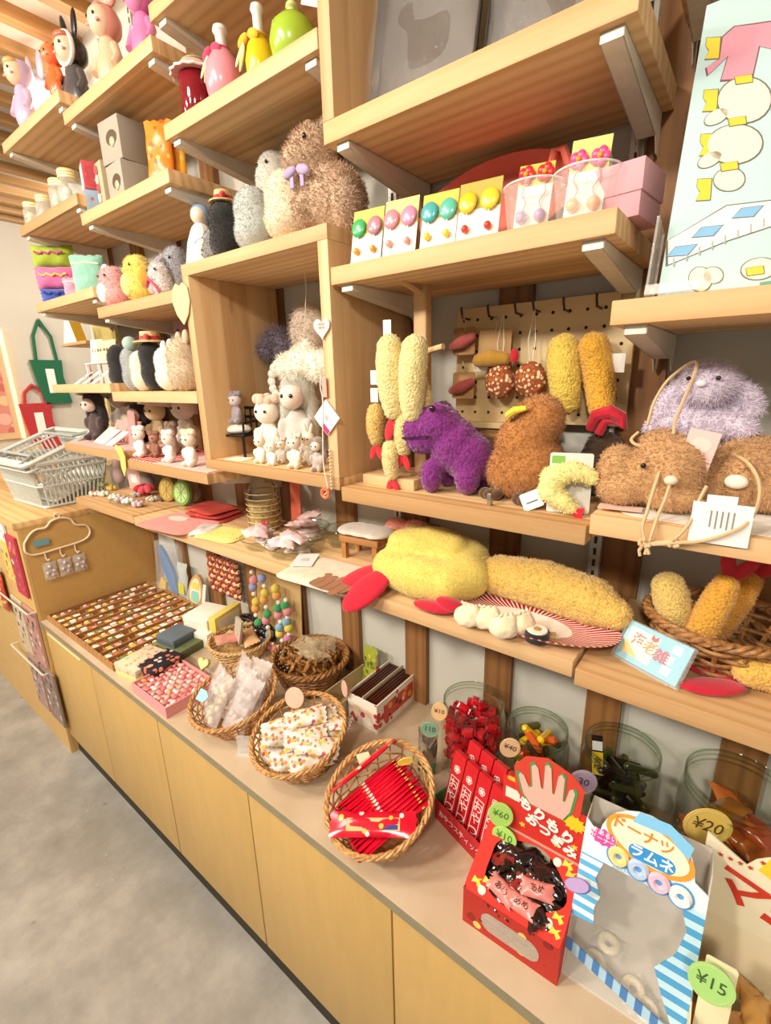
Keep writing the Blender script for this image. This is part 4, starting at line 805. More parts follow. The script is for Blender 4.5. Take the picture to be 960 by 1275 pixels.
for i, (x, y, r) in enumerate(((-.93, .845, .05), (-.88, .93, .052))):
    dish('empty fluted glass bowl, %s near the wooden stool' % ('front one', 'rear one')[i], (x, y, zl), r, .05, 'glass_bowl')
# little wooden stool with a white cushion and a pink plush behind
t = thing('mini_stool', 'small brown wooden stool with a white cushioned top', 'stool', (-.765, .895, zl), .1)
wm = pine('x', '#b98650', '#8e5e30', knots=False); obj('seat_board', MB().box(-.06, -.04, .045, .06, .04, .062, .002), wm, t, ang=30)
for sx in (-1, 1):
    for sy in (-1, 1): obj('leg', MB().box(sx*.048-.007, sy*.03-.007, 0, sx*.048+.007, sy*.03+.007, .045), wm, t, smooth=False)
me = blobmesh('cushion', [((0, 0, .072), (.075, .048, .011)), ((-.04, 0, .072), (.042, .05, .0105)), ((.04, 0, .072), (.042, .05, .0105))], cloth('#ddd3c4'), .005, 3); link('cushion', me, t)
t = thing('pink_plush', 'salmon pink plush slipper behind the small stool', 'plush toy', (-.66, .962, zl), .0); pkm = plush('#eb9a86', '#d67c68', 240)
me = blobmesh('body', [((-.05, 0, .05), (.05, .03, .05)), ((.01, 0, .055), (.055, .032, .048)), ((.06, -.005, .06), (.045, .03, .035))], pkm, .006, 4); b = link('body', me, t); fur(b, me, pkm, 1800, .006)
t = thing('framed_print', 'small black and white framed print leaning on the wall near the folded plush', 'picture', (-.63, .985, zl), rot=(-.05, 0, 0)); obj('frame', MB().box(-.03, -.006, 0, .03, .004, .09), plain('#8a7a5c'), t, smooth=False); obj('print', MB().box(-.024, -.0068, .008, .024, -.006, .08), dots('#dcd8ce', '#2e2a28,#dcd8ce,#8a8680', 70, .35), t, smooth=False)
# ---- right bay: blue card holder, basket of tempura
zr = Z['s5r']+.0003
p = onz(797, 850, Z['s5r']); t = thing('blue_card_stand', 'light blue shop card in a clear stand, lettered in red and orange', 'sign', (p.x-.002, p.y+.03, zr), rot=(0, 0, -.42))
R_ = Matrix.Rotation(-.62, 4, 'X') @ Matrix.Rotation(-.28, 4, 'Y')
def tilt(mb): mb.T = Matrix.Translation((0, 0, .006)) @ Matrix.Rotation(-.62, 4, 'X'); return mb
obj('card', tilt(MB()).box(-.052, -.001, 0, .052, .001, .064), card('#8ecbdc'), t, smooth=False)
obj('clear_sleeve', tilt(MB()).box(-.056, -.004, -.004, .056, .004, .066), film('#eef6f6', .18), t, smooth=False)
obj('clear_foot', MB().box(-.04, .0, .0, .04, .045, .003), film('#e8f0f0', .35), t, smooth=False)
obj('white_panel', tilt(MB()).prism([(-.046, .012), (.004, .008), (.004, .056), (-.046, .056)], -.0016, -.0011), card('#f3ead9'), t)
obj('yellow_corner', tilt(MB()).prism([(-.046, .012), (-.015, .010), (-.046, .034)], -.0021, -.0017), card('#f0c95a'), t)
for i, (ch, c) in enumerate((('海', '#d23b3b'), ('老', '#e08a2a'), ('雑', '#cf3552'))):
    v = Matrix.Translation((0, 0, .006)) @ Matrix.Rotation(-.62, 4, 'X') @ Vector((-.026+.021*i, -.0024, .038-.004*i)); txt(ch, .023, card(c), t, v, (PI/2-.62, 0, 0), bold=.0002, name='lettering')
obj('red_mark', tilt(MB()).prism([(-.01, .050), (-.004, .047), (.002, .050), (.001, .058), (-.004, .053), (-.009, .058)], -.0022, -.0017), card('#c92a30'), t)
for x, z in ((.033, .045), (.028, .026), (.03, .008)): obj('white_square', tilt(MB()).box(x-.007, -.0018, z-.001, x+.007, -.0012, z+.013), card('#e9ece8'), t, smooth=False)
p = onz(893, 800, Z['s5r']); bc = Vector((p.x, .885, zr)); BKT = basket('dark brown open woven basket holding upright tempura plushes', bc, .075, .108, .075, wicker('#ad7a46', '#70481f'), 16, 6, sr=.0034, rimr=.0045, sx=1.0, sy=.92, amp=.006)
for j in range(2):
    n2 = 32
    for i in range(0, 16): pass
for i, (u, v, y, L, r, rot, h, h2, tl, lb) in enumerate((
    (838, 752, .86, .118, .028, (0, -1.25, .15), '#dfc06c', '#b08c3c', False, 'pale tempura plush at the left of the dark basket'),
    (886, 760, .85, .145, .0245, (0, -1.32, .1), '#e3a83a', '#bd7c1c', True, 'golden tempura plush with red tail standing in the dark basket'),
    (912, 755, .90, .15, .023, (0, -1.25, -.15), '#dd9d34', '#b57318', True, 'second golden tempura plush leaning at the back of the dark basket'))):
    l = ony(u, v, y); tempura(lb, l, (0, rot[1] if tl else PI-1.9, rot[2]), L, r, h, h2, '#c01a2c', .12 if tl else .35, tails=tl)
p = onz(950, 868, Z['s5r']); tl_ = tempura('tempura plush with a flat red tail lying at the right shelf edge', (p.x+.02, p.y+.02, zr+.033), (0, 0, PI+.3), .15, .032, '#e6b854', '#c08a2a', '#c41230', .15, tails=False)
for c, r, rz in (((.092, .022, -.0245), (.05, .022, .007), .3), ((.09, -.028, -.0245), (.048, .022, .007), -.5)): felt('tail_fin', tl_, c, r, (0, 0, rz), '#c41230')
t = thing('brown_card', 'plain brown card leaning behind the blue shop card', 'card', (-.105, .86, zr), rot=(-1.05, 0, -.15)); obj('card', MB().box(-.05, -.001, 0, .05, .001, .09), card('#9b7c54'), t, smooth=False)
# ---- shelf with the purple dinosaur and brown bird
z4 = Z['s4']+.0003
p = onz(487, 606, Z['s4']); t = thing('wooden_hanger_stand', 'pine display stand with pegs for tempura key rings', 'stand', (p.x+.005, p.y+.05, z4))
obj('base', MB().box(-.075, -.06, 0, .06, .06, .022, .002), pine('x'), t, ang=30); obj('post', MB().box(.012, .012, .022, .042, .034, .395, .002), pine('z'), t, ang=30)
for k, (z, s) in enumerate(((.38, -1), (.27, -1), (.27, 1), (.15, -1), (.15, 1))): obj('peg', MB().tube([(.027, .02, z), (.027+.0*s, -.045, z+.014)] if k == 0 else [(.027, .022, z), (.027+s*.055, .012, z+.008)], .006, 8), pine('y', knots=False), t)
HX = p.x+.005; HY = p.y+.05
for i, (u, v, y, L, r, rot, h, h2, lb) in enumerate((
    (488, 472, .765, .172, .0275, (0, 1.5, 0), '#ead794', '#cdb25c', 'left of the pale yellow hanging tempura pair'), (515, 474, .77, .172, .0275, (0, 1.62, 0), '#ecda98', '#cfb562', 'right of the pale yellow hanging tempura pair'),
    (468, 530, .775, .095, .019, (0, 1.55, 0), '#dfb868', '#b98c38', 'golden hanging tempura at the left side of the stand'), (503, 540, .775, .10, .019, (0, 1.6, 0), '#e6d08a', '#c4a452', 'pale hanging tempura below the pair'), (487, 574, .765, .09, .0175, (0, 1.5, 0), '#ead593', '#c9ac58', 'lowest hanging tempura above the stand base'), (528, 498, .80, .12, .018, (0, 1.3, .3), '#e6cf86', '#c4a452', 'hanging tempura behind the pale pair'))):
    l = ony(u, v, y); tempura(lb, l, rot, L, r, h, h2, '#d0202c', .12, 'tempura_key_ring', furn=500)
for i, (u, v, y) in enumerate(((482, 408, .77), (466, 470, .78), (466, 492, .775))):
    l = ony(u, v, y); t = thing('price_slip', 'small white paper slip hanging on the tempura stand, %s' % ('top', 'middle', 'lower')[i], 'tag', l, .3); obj('paper', MB().box(-.008, -.0004, -.014, .008, .0004, .014), WHT, t, smooth=False)
# dinosaur
pm_ = terry('#7f2379', '#541350', 170); p = onz(555, 612, Z['s4'])
t = thing('dinosaur_plush', 'purple boucle dinosaur plush standing on four legs, facing left', 'plush toy', (p.x+.005, p.y+.012, z4), math.radians(12))
E_ = [((-.03, -.005, .128), (.052, .046, .043)), ((-.068, -.008, .118), (.036, .042, .034)), ((-.052, -.008, .098), (.046, .04, .026)), ((.005, 0, .09), (.05, .046, .055)), ((.03, .004, .07), (.052, .046, .05)), ((.062, .012, .052), (.03, .03, .03)),
      ((-.032, -.028, .032), (.023, .022, .034)), ((-.02, .032, .032), (.022, .02, .034)), ((.04, -.026, .03), (.025, .023, .031)), ((.05, .035, .03), (.023, .02, .031)), ((-.02, -.034, .160), (.016, .013, .014)), ((-.025, .022, .160), (.016, .013, .014))]
me = blobmesh('body', E_, pm_, .0042, 4, (.0022, 150)); z0 = min(v.co.z for v in me.vertices); b = link('body', me, t, (0, 0, -z0)); fur(b, me, pm_, 3500, .004, .001, 0, .8)
for x, y in ((-.024, -.047), (-.03, .036)): eye(t, (x, y, .163-z0), .006)
obj('mouth', MB().tube([(-.104, -.008, .104-z0), (-.098, -.034, .105-z0), (-.075, -.050, .107-z0), (-.045, -.052, .110-z0), (-.028, -.050, .112-z0)], .0016, 5), plain('#2a0a30'), t)
# brown bird
p = onz(638, 626, Z['s4']); bm_ = plush('#b87a3c', '#966028', 150); dk = plush('#5c3c1e', '#3d2510')
t = thing('bird_plush', 'furry brown round-headed bird plush with a small yellow beak', 'plush toy', (p.x+.012, p.y+.045, z4), math.radians(-8))
E_ = [((0, 0, .06), (.062, .056, .06)), ((-.012, 0, .10), (.055, .05, .055)), ((.012, .0, .145), (.044, .042, .044)), ((-.03, -.01, .05), (.05, .045, .05))]
me = blobmesh('body', E_, bm_, .0055, 5); z0 = min(v.co.z for v in me.vertices); b = link('body', me, t, (0, 0, -z0)); fur(b, me, bm_, 9000, .007, .0008, .4, .6)
obj('beak', MB().tube([(-.032, -.026, .142), (-.024, -.043, .155), (-.008, -.050, .164), (.012, -.047, .168)], [.003, .0065, .0065, .004], 8), cloth('#f2d332'), t)
for s in (0, 1):
    for k in range(3): obj('toe', MB().ell((-.062+s*.07+.013*k, -.055+.004*abs(k-1), .011), (.010, .015, .010)), dk, t)
# small shrimp on a card, tags
p = onz(705, 640, Z['s4']); t = thing('shrimp_card', 'pale card with a fluffy yellow shrimp and red tails', 'toy', (p.x+.0, p.y+.004, z4), rot=(-.12, 0, .28))
obj('backing_card', MB().prism(rrect(.066, .098, .004, cz=.05), -.001, .001), card('#d9d8cc'), t); obj('green_print', MB().box(-.030, -.0016, .082, -.010, -.0011, .094), card('#7cb84e'), t, smooth=False)
sm_ = plush('#f1e69a', '#d6c562', 200); me = blobmesh('body', capsule_path([(.032, -.016, .062), (.005, -.02, .072), (-.026, -.02, .06), (-.03, -.02, .038), (-.008, -.02, .022), (.006, -.018, .012)], [.013, .016, .019, .018, .015, .011], 3), sm_, .004, 3, (.002, 150)); b = link('body', me, t); fur(b, me, sm_, 900, .005)
for c in ((.046, -.018, .062), (.014, -.02, .004)): obj('tail_fin', MB().prism([(c[0]-.008, c[2]), (c[0]+.002, c[2]-.009), (c[0]+.012, c[2]-.011), (c[0]+.008, c[2]), (c[0]+.012, c[2]+.010), (c[0]+.002, c[2]+.008)], c[1]-.004, c[1]+.004), cloth('#d01a30'), t)
p = onz(668, 636, Z['s4']); t = thing('price_slip', 'white lettered slip leaning on the brown bird', 'tag', (p.x, p.y-.004, z4), rot=(-.35, -.45, .3)); obj('paper', MB().prism(rrect(.034, .03, .003, cz=.02), -.0005, .0005), WHT, t); obj('print', MB().box(-.01, -.0009, .016, .01, -.0006, .018), INK, t, smooth=False)
p = onz(608, 630, Z['s4']); t = thing('metal_clip', 'small steel clip at the front shelf edge by the bird', 'clip', (p.x, p.y+.006, z4)); obj('clip', MB().box(-.004, -.005, 0, .004, .003, .022, .001), plain('#b9b2a2', .25, .9), t)
l = (-.215, .93, z4); t = thing('dark_gourd_plush', 'dark brown round plush with a red bow behind the shrimp card', 'plush toy', l); gm = plush('#4a3420', '#2e1d0e'); me = blobmesh('body', [((0, 0, .045), (.055, .045, .045)), ((0, 0, .085), (.035, .03, .035))], gm, .006, 3); b = link('body', me, t); fur(b, me, gm, 1200, .006)
obj('bow', MB().tube([(-.02, -.03, .125), (-.01, -.035, .15), (.012, -.035, .158), (.03, -.032, .148), (.036, -.03, .132), (.022, -.03, .14), (.006, -.034, .142), (-.004, -.03, .118)], [.008, .012, .012, .011, .009, .006, .008, .008], 8), cloth('#c0142a'), t)
t = thing('crate_box', 'plain brown cardboard box standing behind the purple dinosaur and bird', 'box', (-.43, .93, z4)); obj('box', MB().box(-.03, -.03, 0, .09, .05, .10), card('#8a6238'), t, smooth=False); obj('lid', MB().box(-.032, -.032, .10, .092, .052, .108), card('#9b7040'), t, smooth=False)
# ---- rabbits with drawstrings
z4r = Z['s4r']+.0003; brm = plush('#c79a68', '#a87a4a', 190)
softpad('lace_cloth', 'white lacy cloth spread under the rabbit plushes', 'cloth', (.02, .86, z4r), .34, .25, .001, cloth('#e9e2d3'), 0, 0, 1, wave=.001)
zz = z4r+.0035
p = onz(800, 640, Z['s4r']); t = thing('rabbit_plush', 'tan rabbit plush bag lying on its side at the left of the pair', 'plush toy', (p.x, p.y+.05, zz), .1)
E_ = [((0, 0, .045), (.058, .05, .045)), ((-.05, -.01, .05), (.028, .03, .042)), ((.025, -.012, .06), (.045, .045, .05)), ((-.04, -.03, .026), (.035, .024, .024)), ((.03, -.035, .022), (.038, .022, .022)), ((.005, .0, .096), (.03, .03, .02))]
me = blobmesh('body', E_, brm, .0055, 4); z0 = min(v.co.z for v in me.vertices); b = link('body', me, t, (0, 0, -z0)); fur(b, me, brm, 8000, .0065, .0008, .3, .7)
obj('nose', MB().ell((.025, -.06, .052), (.009, .007, .007)), plush('#efd9bd'), t); eye(t, (-.012, -.05, .068), .004)
p = onz(910, 640, Z['s4r']); t = thing('rabbit_plush', 'tan rabbit plush bag lying at the right of the pair, white nose up', 'plush toy', (p.x+.01, p.y+.02, zz), -.1)
E_ = [((0, 0, .052), (.052, .05, .052)), ((.03, .0, .045), (.04, .045, .042)), ((-.03, -.005, .04), (.035, .04, .038)), ((.0, .02, .085), (.04, .03, .022))]
me = blobmesh('body', E_, brm, .0055, 4); z0 = min(v.co.z for v in me.vertices); b = link('body', me, t, (0, 0, -z0)); fur(b, me, brm, 8000, .0065, .0008, .3, .7)
obj('nose', MB().ell((-.005, -.052, .05), (.014, .008, .010)), plush('#f3e6d2'), t); 
l = ony(872, 545, .885); t = thing('lilac_rabbit_plush', 'pale lilac rabbit plush sitting on top of the tan rabbits', 'plush toy', (l.x, l.y, zz+.088), 0); lm = plush('#dccfdd', '#bfb0c4', 210)
E_ = [((0, 0, .03), (.046, .038, .034)), ((0, -.004, .088), (.042, .039, .034)), ((0, -.02, .082), (.033, .034, .027)), ((-.05, -.022, .026), (.03, .018, .016), (0, -.3, 0)), ((.045, -.015, .026), (.028, .02, .018), (0, .3, 0)), ((-.05, .0, .062), (.018, .014, .032), (0, .6, 0)), ((.05, .0, .066), (.018, .014, .032), (0, -.6, 0))]
me = blobmesh('body', E_, lm, .0055, 4); z0 = min(v.co.z for v in me.vertices); b = link('body', me, t, (0, 0, -z0)); fur(b, me, lm, 9000, .007, .0008, .3, .7)
for x in (-.022, .014): eye(t, (x, -.050, .097-z0), .0032)
obj('nose', MB().ell((-.005, -.056, .09-z0), (.007, .004, .005)), plush('#efe4ea'), t)
cord = plain('#d8b68a', .8); CORDS = []
def pxpath(pts, y0=None): return [ony(u, v, y) for u, v, y in pts]
def smoothp(pts, k=6):
    out = []; P = [Vector(p) for p in pts]; P = [P[0]]+P+[P[-1]]
    for i in range(1, len(P)-2):
        for j in range(k):
            f = j/k; a, b, c, d = P[i-1], P[i], P[i+1], P[i+2]
            out.append(.5*((2*b)+(c-a)*f+(2*a-5*b+4*c-d)*f*f+(3*b-a-3*c+d)*f**3))
    out.append(P[-2]); return out
for i, (pts, lb) in enumerate((
    ([(880, 605, .735), (868, 628, .725), (858, 652, .713), (838, 672, .710), (815, 676, .710), (803, 682, .710)], 'short tan cord looping below the shelf edge from the rabbits'),
    ([(835, 553, .80), (822, 585, .765), (812, 615, .745), (806, 636, .722), (800, 655, .712), (803, 672, .710), (808, 690, .710)], 'tan cord hanging from the left rabbit over the shelf edge'),
    ([(848, 552, .80), (838, 590, .768), (828, 622, .742), (820, 640, .724), (812, 664, .712), (803, 690, .712)], 'second tan cord hanging beside it with a knot'),
    ([(905, 563, .83), (930, 575, .80), (945, 600, .775), (943, 630, .74), (925, 655, .714), (880, 672, .710), (840, 676, .708), (812, 678, .708)], 'long tan cord curving across the right rabbit'),
    ([(806, 530, .83), (815, 500, .84), (835, 470, .845), (868, 452, .845), (842, 520, .815), (835, 545, .80), (800, 555, .80), (786, 548, .81), (795, 538, .82)], 'tan cord looped around the lilac rabbit'))):
    CORDS.append(tag(obj('drawstring_cord', MB().tube(smoothp(pxpath(pts)), .0024, 6), cord), lb, 'cord'))
for i, (u, v) in enumerate(((803, 676), (838, 676))):
    l = ony(u, v, .711); t = CORDS[2-2*i]; obj('knot', MB().tube([(.005*math.cos(a)*(1+.3*math.cos(2*a)), .004*math.sin(3*a), .005*math.sin(a)) for a in [2*PI*k/16 for k in range(16)]], .003, 6, True), cord, t, l)
    if i == 0: obj('loose_end', MB().tube([(0, 0, 0), (-.006, 0, -.012), (-.004, 0, -.02)], .0024, 6), cord, t, l)
l = ony(897, 650, .716); t = thing('care_label', 'white printed paper label hanging over the shelf edge', 'tag', l, .05)
obj('paper', MB().box(-.032, -.0004, -.03, .032, .0004, .024), WHT, t, smooth=False); obj('upper_flap', MB().box(-.018, .0005, .02, .014, .0013, .034), WHT, t, smooth=False)
for k in range(5): obj('print_line', MB().box(-.012+.006*k, -.0008, -.008-.002*(k % 2), -.010+.006*k, -.0005, .014), card('#8f8a80'), t, smooth=False)
l = ony(866, 572, .79); t = thing('picture_tag', 'long pink-edged picture tag hanging from the lilac rabbit', 'tag', l, rot=(.1, .18, 0)); obj('paper', MB().box(-.019, -.0005, -.042, .019, .0005, .042), card('#ecc4bc'), t, smooth=False)
for k in range(3): obj('print', MB().prism([(x, z*.8) for x, z in circ(.013, 16, 0, .027-.032*k)], -.001, -.0006), card('#ddd2c6'), t)
t = thing('cream_slip', 'pink-printed paper slip lying under the left rabbit', 'paper', tuple(onz(772, 632, z4r+.006)), .1); obj('paper', MB().prism(rrect(.06, .03, .002), -.0003, .0003), card('#e9c9b9'), t, rot=(PI/2, 0, 0))
# flowers in a glass at the right edge
t = thing('glass_vase', 'clear faceted glass with pink flowers at the right picture edge', 'vase', (.098, .93, z4r)); obj('glass', MB().lathe([(0, .001), (.035, .001), (.038, .01), (.042, .15), (.043, .152)], 12), clear('#ecf0e8'), t, smooth=False)
for k in range(4):
    x, y = -.03+.02*k, .01*((-1)**k); obj('stem', MB().tube([(0, 0, .01), (x*.5, y, .12), (x, y, .2+.015*k)], .0015, 5), plain('#6b7a3a'), t)
    for q in range(5): obj('petal', MB().ell((x+.010*math.cos(q*1.257), y+.010*math.sin(q*1.257), .205+.015*k), (.009, .007, .006)), cloth('#d9748a' if k % 2 else '#c94f6a'), t)
# ---------------------------------------------------------------- upper right: pegboard, earring cards, wrapped trays, illustrated board
def xat(u, y, z):
    k = (u-480)/FPX; a = rt-fwd*k; return -(a.y*y+a.z*(z-CAMZ))/a.x
def on(u, y, z, dz=.0003): return Vector((xat(u, y, z), y, z+dz))
# pegboard
x0, x1 = -.553, -.195
t = thing('pegboard', 'pale plywood pegboard with dark holes on the wall behind the plushes', 'pegboard', (x0, .978, 1.50))
obj('panel', MB().box(0, 0, 0, x1-x0, .012, .236, .001), ply('#d6bb88', 'x'), t, ang=30); obj('ledge', MB().box(0, -.02, -.012, (x1-x0)*.62, .012, 0), ply('#d9c08f', 'x'), t, smooth=False)
hm = MB().prism(circ(.0032, 10), -.0004, .0002).mesh('hole', plain('#2b1f14', .9))
for i in range(11):
    for j in range(7): link('hole', hm, t, (.018+i*.032, 0, .02+j*.032))
hk = MB().tube([(0, 0, 0), (0, -.03, .001), (0, -.036, .012), (0, -.038, .022)], .0024, 6).mesh('hook', plain('#4a3d30', .3, .8))
HK = [(585, 398), (617, 396), (650, 392), (672, 388), (709, 388), (749, 384)]
for u, v in HK:
    q = ony(u, v, .978); link('hook', hk, t, (q.x-x0, 0, q.z-1.50))
for i, (u, v, cw, ch, c, lb) in enumerate(((578, 425, .05, .055, '#a8794c', 'brown backing card with a dark pink shrimp pouch on the pegboard'), (616, 430, .068, .062, '#b08a58', 'brown backing card with a golden plush pouch on the pegboard'), (577, 480, .05, .055, '#b98c58', 'lower brown card with a pink pouch on the pegboard'))):
    l = ony(u, v, .945); t = thing('pouch_card', lb, 'key ring', l, rot=(-.08, 0, .1)); obj('backing_card', MB().prism(rrect(cw, ch, .004), -.001, .001), card(c), t)
    hc_ = ('#b5544c', '#b98a2c', '#b9584e')[i]; me = blobmesh('pouch', capsule_path([(-.022, -.012, -.012), (0, -.014, -.004), (.022, -.012, .006)] if i != 1 else [(-.026, -.014, -.03), (0, -.016, -.026), (.028, -.014, -.028)], [.008, .013, .009] if i != 1 else [.014, .018, .013], 3), plush(hc_), .0035, 2); link('pouch', me, t)
    obj('loop', MB().tube([(0, 0, ch/2-.006), (.004, -.006, ch/2+.008), (0, -.012, ch/2+.022)], .001, 5), plain('#c9b98f'), t)
nm = dots('#8f4a26', '#e8cda2,#a9582c,#e3c094,#b8652f', 150, .48, .9)
for i, (u, v, lb) in enumerate(((622, 476, 'left brown speckled bean pouch on the pegboard'), (660, 472, 'right brown speckled bean pouch on the pegboard'))):
    l = ony(u, v, .938); t = thing('bean_pouch', lb, 'key ring', l); me = blobmesh('pouch', [((0, 0, 0), (.033, .018, .034)), ((0, 0, .014), (.026, .016, .026)) if i == 0 else ((0, 0, -.006), (.033, .018, .03))], nm, .004, 3, (.002, 160)); link('pouch', me, t)
    zt = ony(HK[2+i][0], HK[2+i][1], .94).z-l.z
    obj('cord', MB().tube([(-.002, 0, .03), (-.008, .0, zt*.6), (0, .004, zt+.005), (.006, 0, zt*.6), (.003, 0, .03)], .0011, 5), plain('#e8dcc8'), t)
    if i == 0: obj('red_charm', MB().ell((.034, -.012, .05), (.009, .006, .014)), cloth('#c21a2a'), t)
l = ony(704, 468, .935); tempura('yellow hanging tempura plush on the pegboard', l, (0, 1.42, .0), .158, .03, '#e7c955', '#c79f2e', '#b5281e', .16, tails=False, furn=1500)
l = ony(744, 470, .935); tempura('deep golden hanging tempura plush on the pegboard, right of the yellow one', l, (PI, 1.35, .0), .165, .0285, '#dfa832', '#b57c18', '#b5281e', .22, tails=False, furn=1500)
for i, (u, v) in enumerate(((768, 452), (598, 452))):
    l = ony(u, v, .94); t = thing('price_slip', 'white paper slip on the pegboard, %s' % ('beside the golden tempura', 'beside the bean pouches')[i], 'tag', l, .1); obj('paper', MB().box(-.013, -.0004, -.016, .013, .0004, .016), WHT, t, smooth=False)
# earring cards on the shelf above
z2 = Z['s2']+.0003
cards = [(452, 329, .066, .098, '#d9cf62', ('#3fae62', '#b87f8a', '#3fae62'), '#e0a234', 'earring card with green and grey-pink discs'), (493, 320, .066, .098, '#e6dd86', ('#e08a96', '#d98aa8', '#e59a9a'), '#e3a6a0', 'earring card with two pink discs'), (541, 311, .064, .092, '#c3bd52', ('#49a6a8', '#5cb8a0', '#e6d64a'), '#e6d24a', 'earring card with teal and yellow beads'), (590, 303, .070, .096, '#b3a548', ('#e9c62e', '#edc93a', '#f0d24a'), '#d23c34', 'earring card with two bright yellow discs')]
for i, (u, v, w_, h_, ol, cs, dc, lb) in enumerate(cards):
    q = onz(u, v, Z['s2']); t = thing('earring_card', lb, 'earrings', (q.x, q.y+.006, z2), rot=(-.22, 0, .12))
    obj('card', MB().box(-w_/2, -.0006, 0, w_/2, .0006, h_), card('#f3eee0'), t, smooth=False); obj('printed_top', MB().box(-w_/2, -.0012, h_*.56, w_/2, -.0007, h_), card(ol), t, smooth=False)
    for s in (-1, 1):
        e = obj('earring_disc', MB().ell((s*w_*.26, -.006, h_*.66), (.0155, .005, .0165), n=18, m=8), gloss(cs[(s+1)//2], .25), t)
        obj('earring_wire', MB().tube([(s*w_*.26, -.006, h_*.52), (s*w_*.27, -.004, h_*.3)], .0006, 4), plain('#c9b98a', .3, .8), t); obj('earring_drop', MB().ell((s*w_*.27, -.006, h_*.24), .0062, n=10, m=6), gloss(dc, .25), t)
for k, (u, v, lb) in enumerate(((647, 291, 'clear fluted cup holding a red earring card'), (712, 277, 'clear fluted cup holding pink and orange earring cards'))):
    q = onz(u, v, Z['s2']); c = Vector((q.x+.004, q.y+.038, z2)); t = thing('clear_cup', lb, 'cup', c); n = 32; vs = []
    pr_ = [(0, .001), (.034, .001), (.036, .004), (.044, .066), (.045, .068)]
    for i in range(n):
        a = 2*PI*i/n; kk = 1+(.03 if i % 2 else 0); vs += [(r*kk*math.cos(a), r*kk*math.sin(a), z) for r, z in pr_]
    m = len(pr_); mb = MB(); mb.add(vs, [(i*m+j, ((i+1) % n)*m+j, ((i+1) % n)*m+j+1, i*m+j+1) for i in range(n) for j in range(m-1)]); obj('cup_wall', mb, film('#f4f2ea', .22), t, smooth=False); obj('rim', MB().tube([(.0455*math.cos(2*PI*i/n), .0455*math.sin(2*PI*i/n), .068) for i in range(n)], .0014, 5, True), film('#ffffff', .6), t)
    for j in range(1 if k == 0 else 2):
        t = thing('earring_card', ('earring card with red flowers standing in a clear cup', 'earring card with pink and orange flowers standing in a clear cup', 'olive earring card behind in the right clear cup')[k+j], 'earrings', (c.x+.012*j, c.y-.012+.026*j, z2+.004), rot=(-.12, .05-.2*j, .1))
        obj('card', MB().box(-.026, -.0006, 0, .026, .0006, .095+.012*k), card('#f3eadf'), t, smooth=False); obj('printed_top', MB().box(-.026, -.0012, .066, .026, -.0007, .095+.012*k), card('#c9bd4e' if k+j != 1 else '#e7d77a'), t, smooth=False)
        for s in (-1, 1):
            fm_ = gloss(('#d92a2a', '#e2508a', '#7da83c')[k+j], .3)
            for a in range(5): obj('petal', MB().ell((s*.014+.007*math.cos(a*1.257), -.005, .08+.007*math.sin(a*1.257)), (.0065, .003, .0065), n=8, m=6), fm_, t)
            obj('flower_centre', MB().ell((s*.014, -.008, .08), .004, n=8, m=6), gloss('#f0a02a'), t); obj('bead', MB().ell((s*.014, -.006, .022), .009, n=10, m=6), gloss('#b79ac4' if k == 0 else '#efb98a'), t)
            obj('bead_string', MB().tube([(s*.014, -.004, .07), (s*.018, -.004, .055), (s*.010, -.004, .042), (s*.014, -.004, .03)], .0008, 4), gloss('#d9808a'), t)
q = onz(775, 268, Z['s2']); t = thing('pink_box', 'dusty pink lidded paper box at the right end of the earring shelf', 'box', (-.245, .79, z2), -.12)
obj('base', MB().box(0, .0, 0, .078, .085, .048, .001), card('#cf9aa2'), t, ang=30); obj('lid', MB().box(-.002, -.002, .03, .08, .087, .068, .001), card('#d6a2a9'), t, ang=30)
t = thing('salmon_tray', 'salmon red round tray leaning behind the earring cards', 'tray', (-.43, .915, z2), 0); R_ = Matrix.Translation((0, -.01, .082)) @ Matrix.Rotation(1.15, 4, 'X'); mb = MB(); mb.T = R_; mb.lathe([(0, 0), (.125, 0), (.15, .028), (.153, .028), (.128, -.004), (0, -.004)], 40, sy=.58); obj('tray', mb, plain('#cc6a58', .5), t)
obj('handle', MB().tube([(.09, -.01, .12), (.10, -.02, .15), (.115, -.02, .15), (.125, -.01, .12)], .007, 8), plain('#d6684e', .5), t)
# wrapped silver trays on the top box unit
z1 = Z['s1']+.0003
for i, (ua, ub, lb) in enumerate(((447, 588, 'left silver tray wrapped in clear plastic on the top box shelf'), (600, 745, 'right silver tray wrapped in clear plastic on the top box shelf'))):
    xa, xb = xat(ua, .80, Z['s1']), xat(ub, .80, Z['s1']); w_ = xb-xa; t = thing('wrapped_tray', lb, 'tray', ((xa+xb)/2, .81+.0*i, z1), rot=(-.2, 0, .0)); sm = plain('#9b968d', .16, .9)
    o_ = rrect(w_, .30, .05, 6, cz=.152); n = len(o_); ii = [(x*.86, .152+(z-.152)*.9) for x, z in o_]
    mb = MB(); mb.add([(x, -.012, z) for x, z in o_]+[(x*.97, -.014, .152+(z-.152)*.98) for x, z in o_]+[(x, .012, z) for x, z in ii], [(i_, (i_+1) % n, n+(i_+1) % n, n+i_) for i_ in range(n)]+[(n+i_, n+(i_+1) % n, 2*n+(i_+1) % n, 2*n+i_) for i_ in range(n)]+[list(range(2*n, 3*n))]); obj('tray', mb, sm, t)
    obj('dark_rim', MB().tube([(x*1.0, -.012, z) for x, z in o_], .003, 6, True), plain('#4a4640', .3, .6), t)
    me = pillow(.31, w_*1.05, .05, film('#e8e8e8', .10), .04, 22, 18, .004, i+3, 'plastic_wrap'); link('plastic_wrap', me, t, (0, -.012, .158), (PI/2, PI/2, 0))
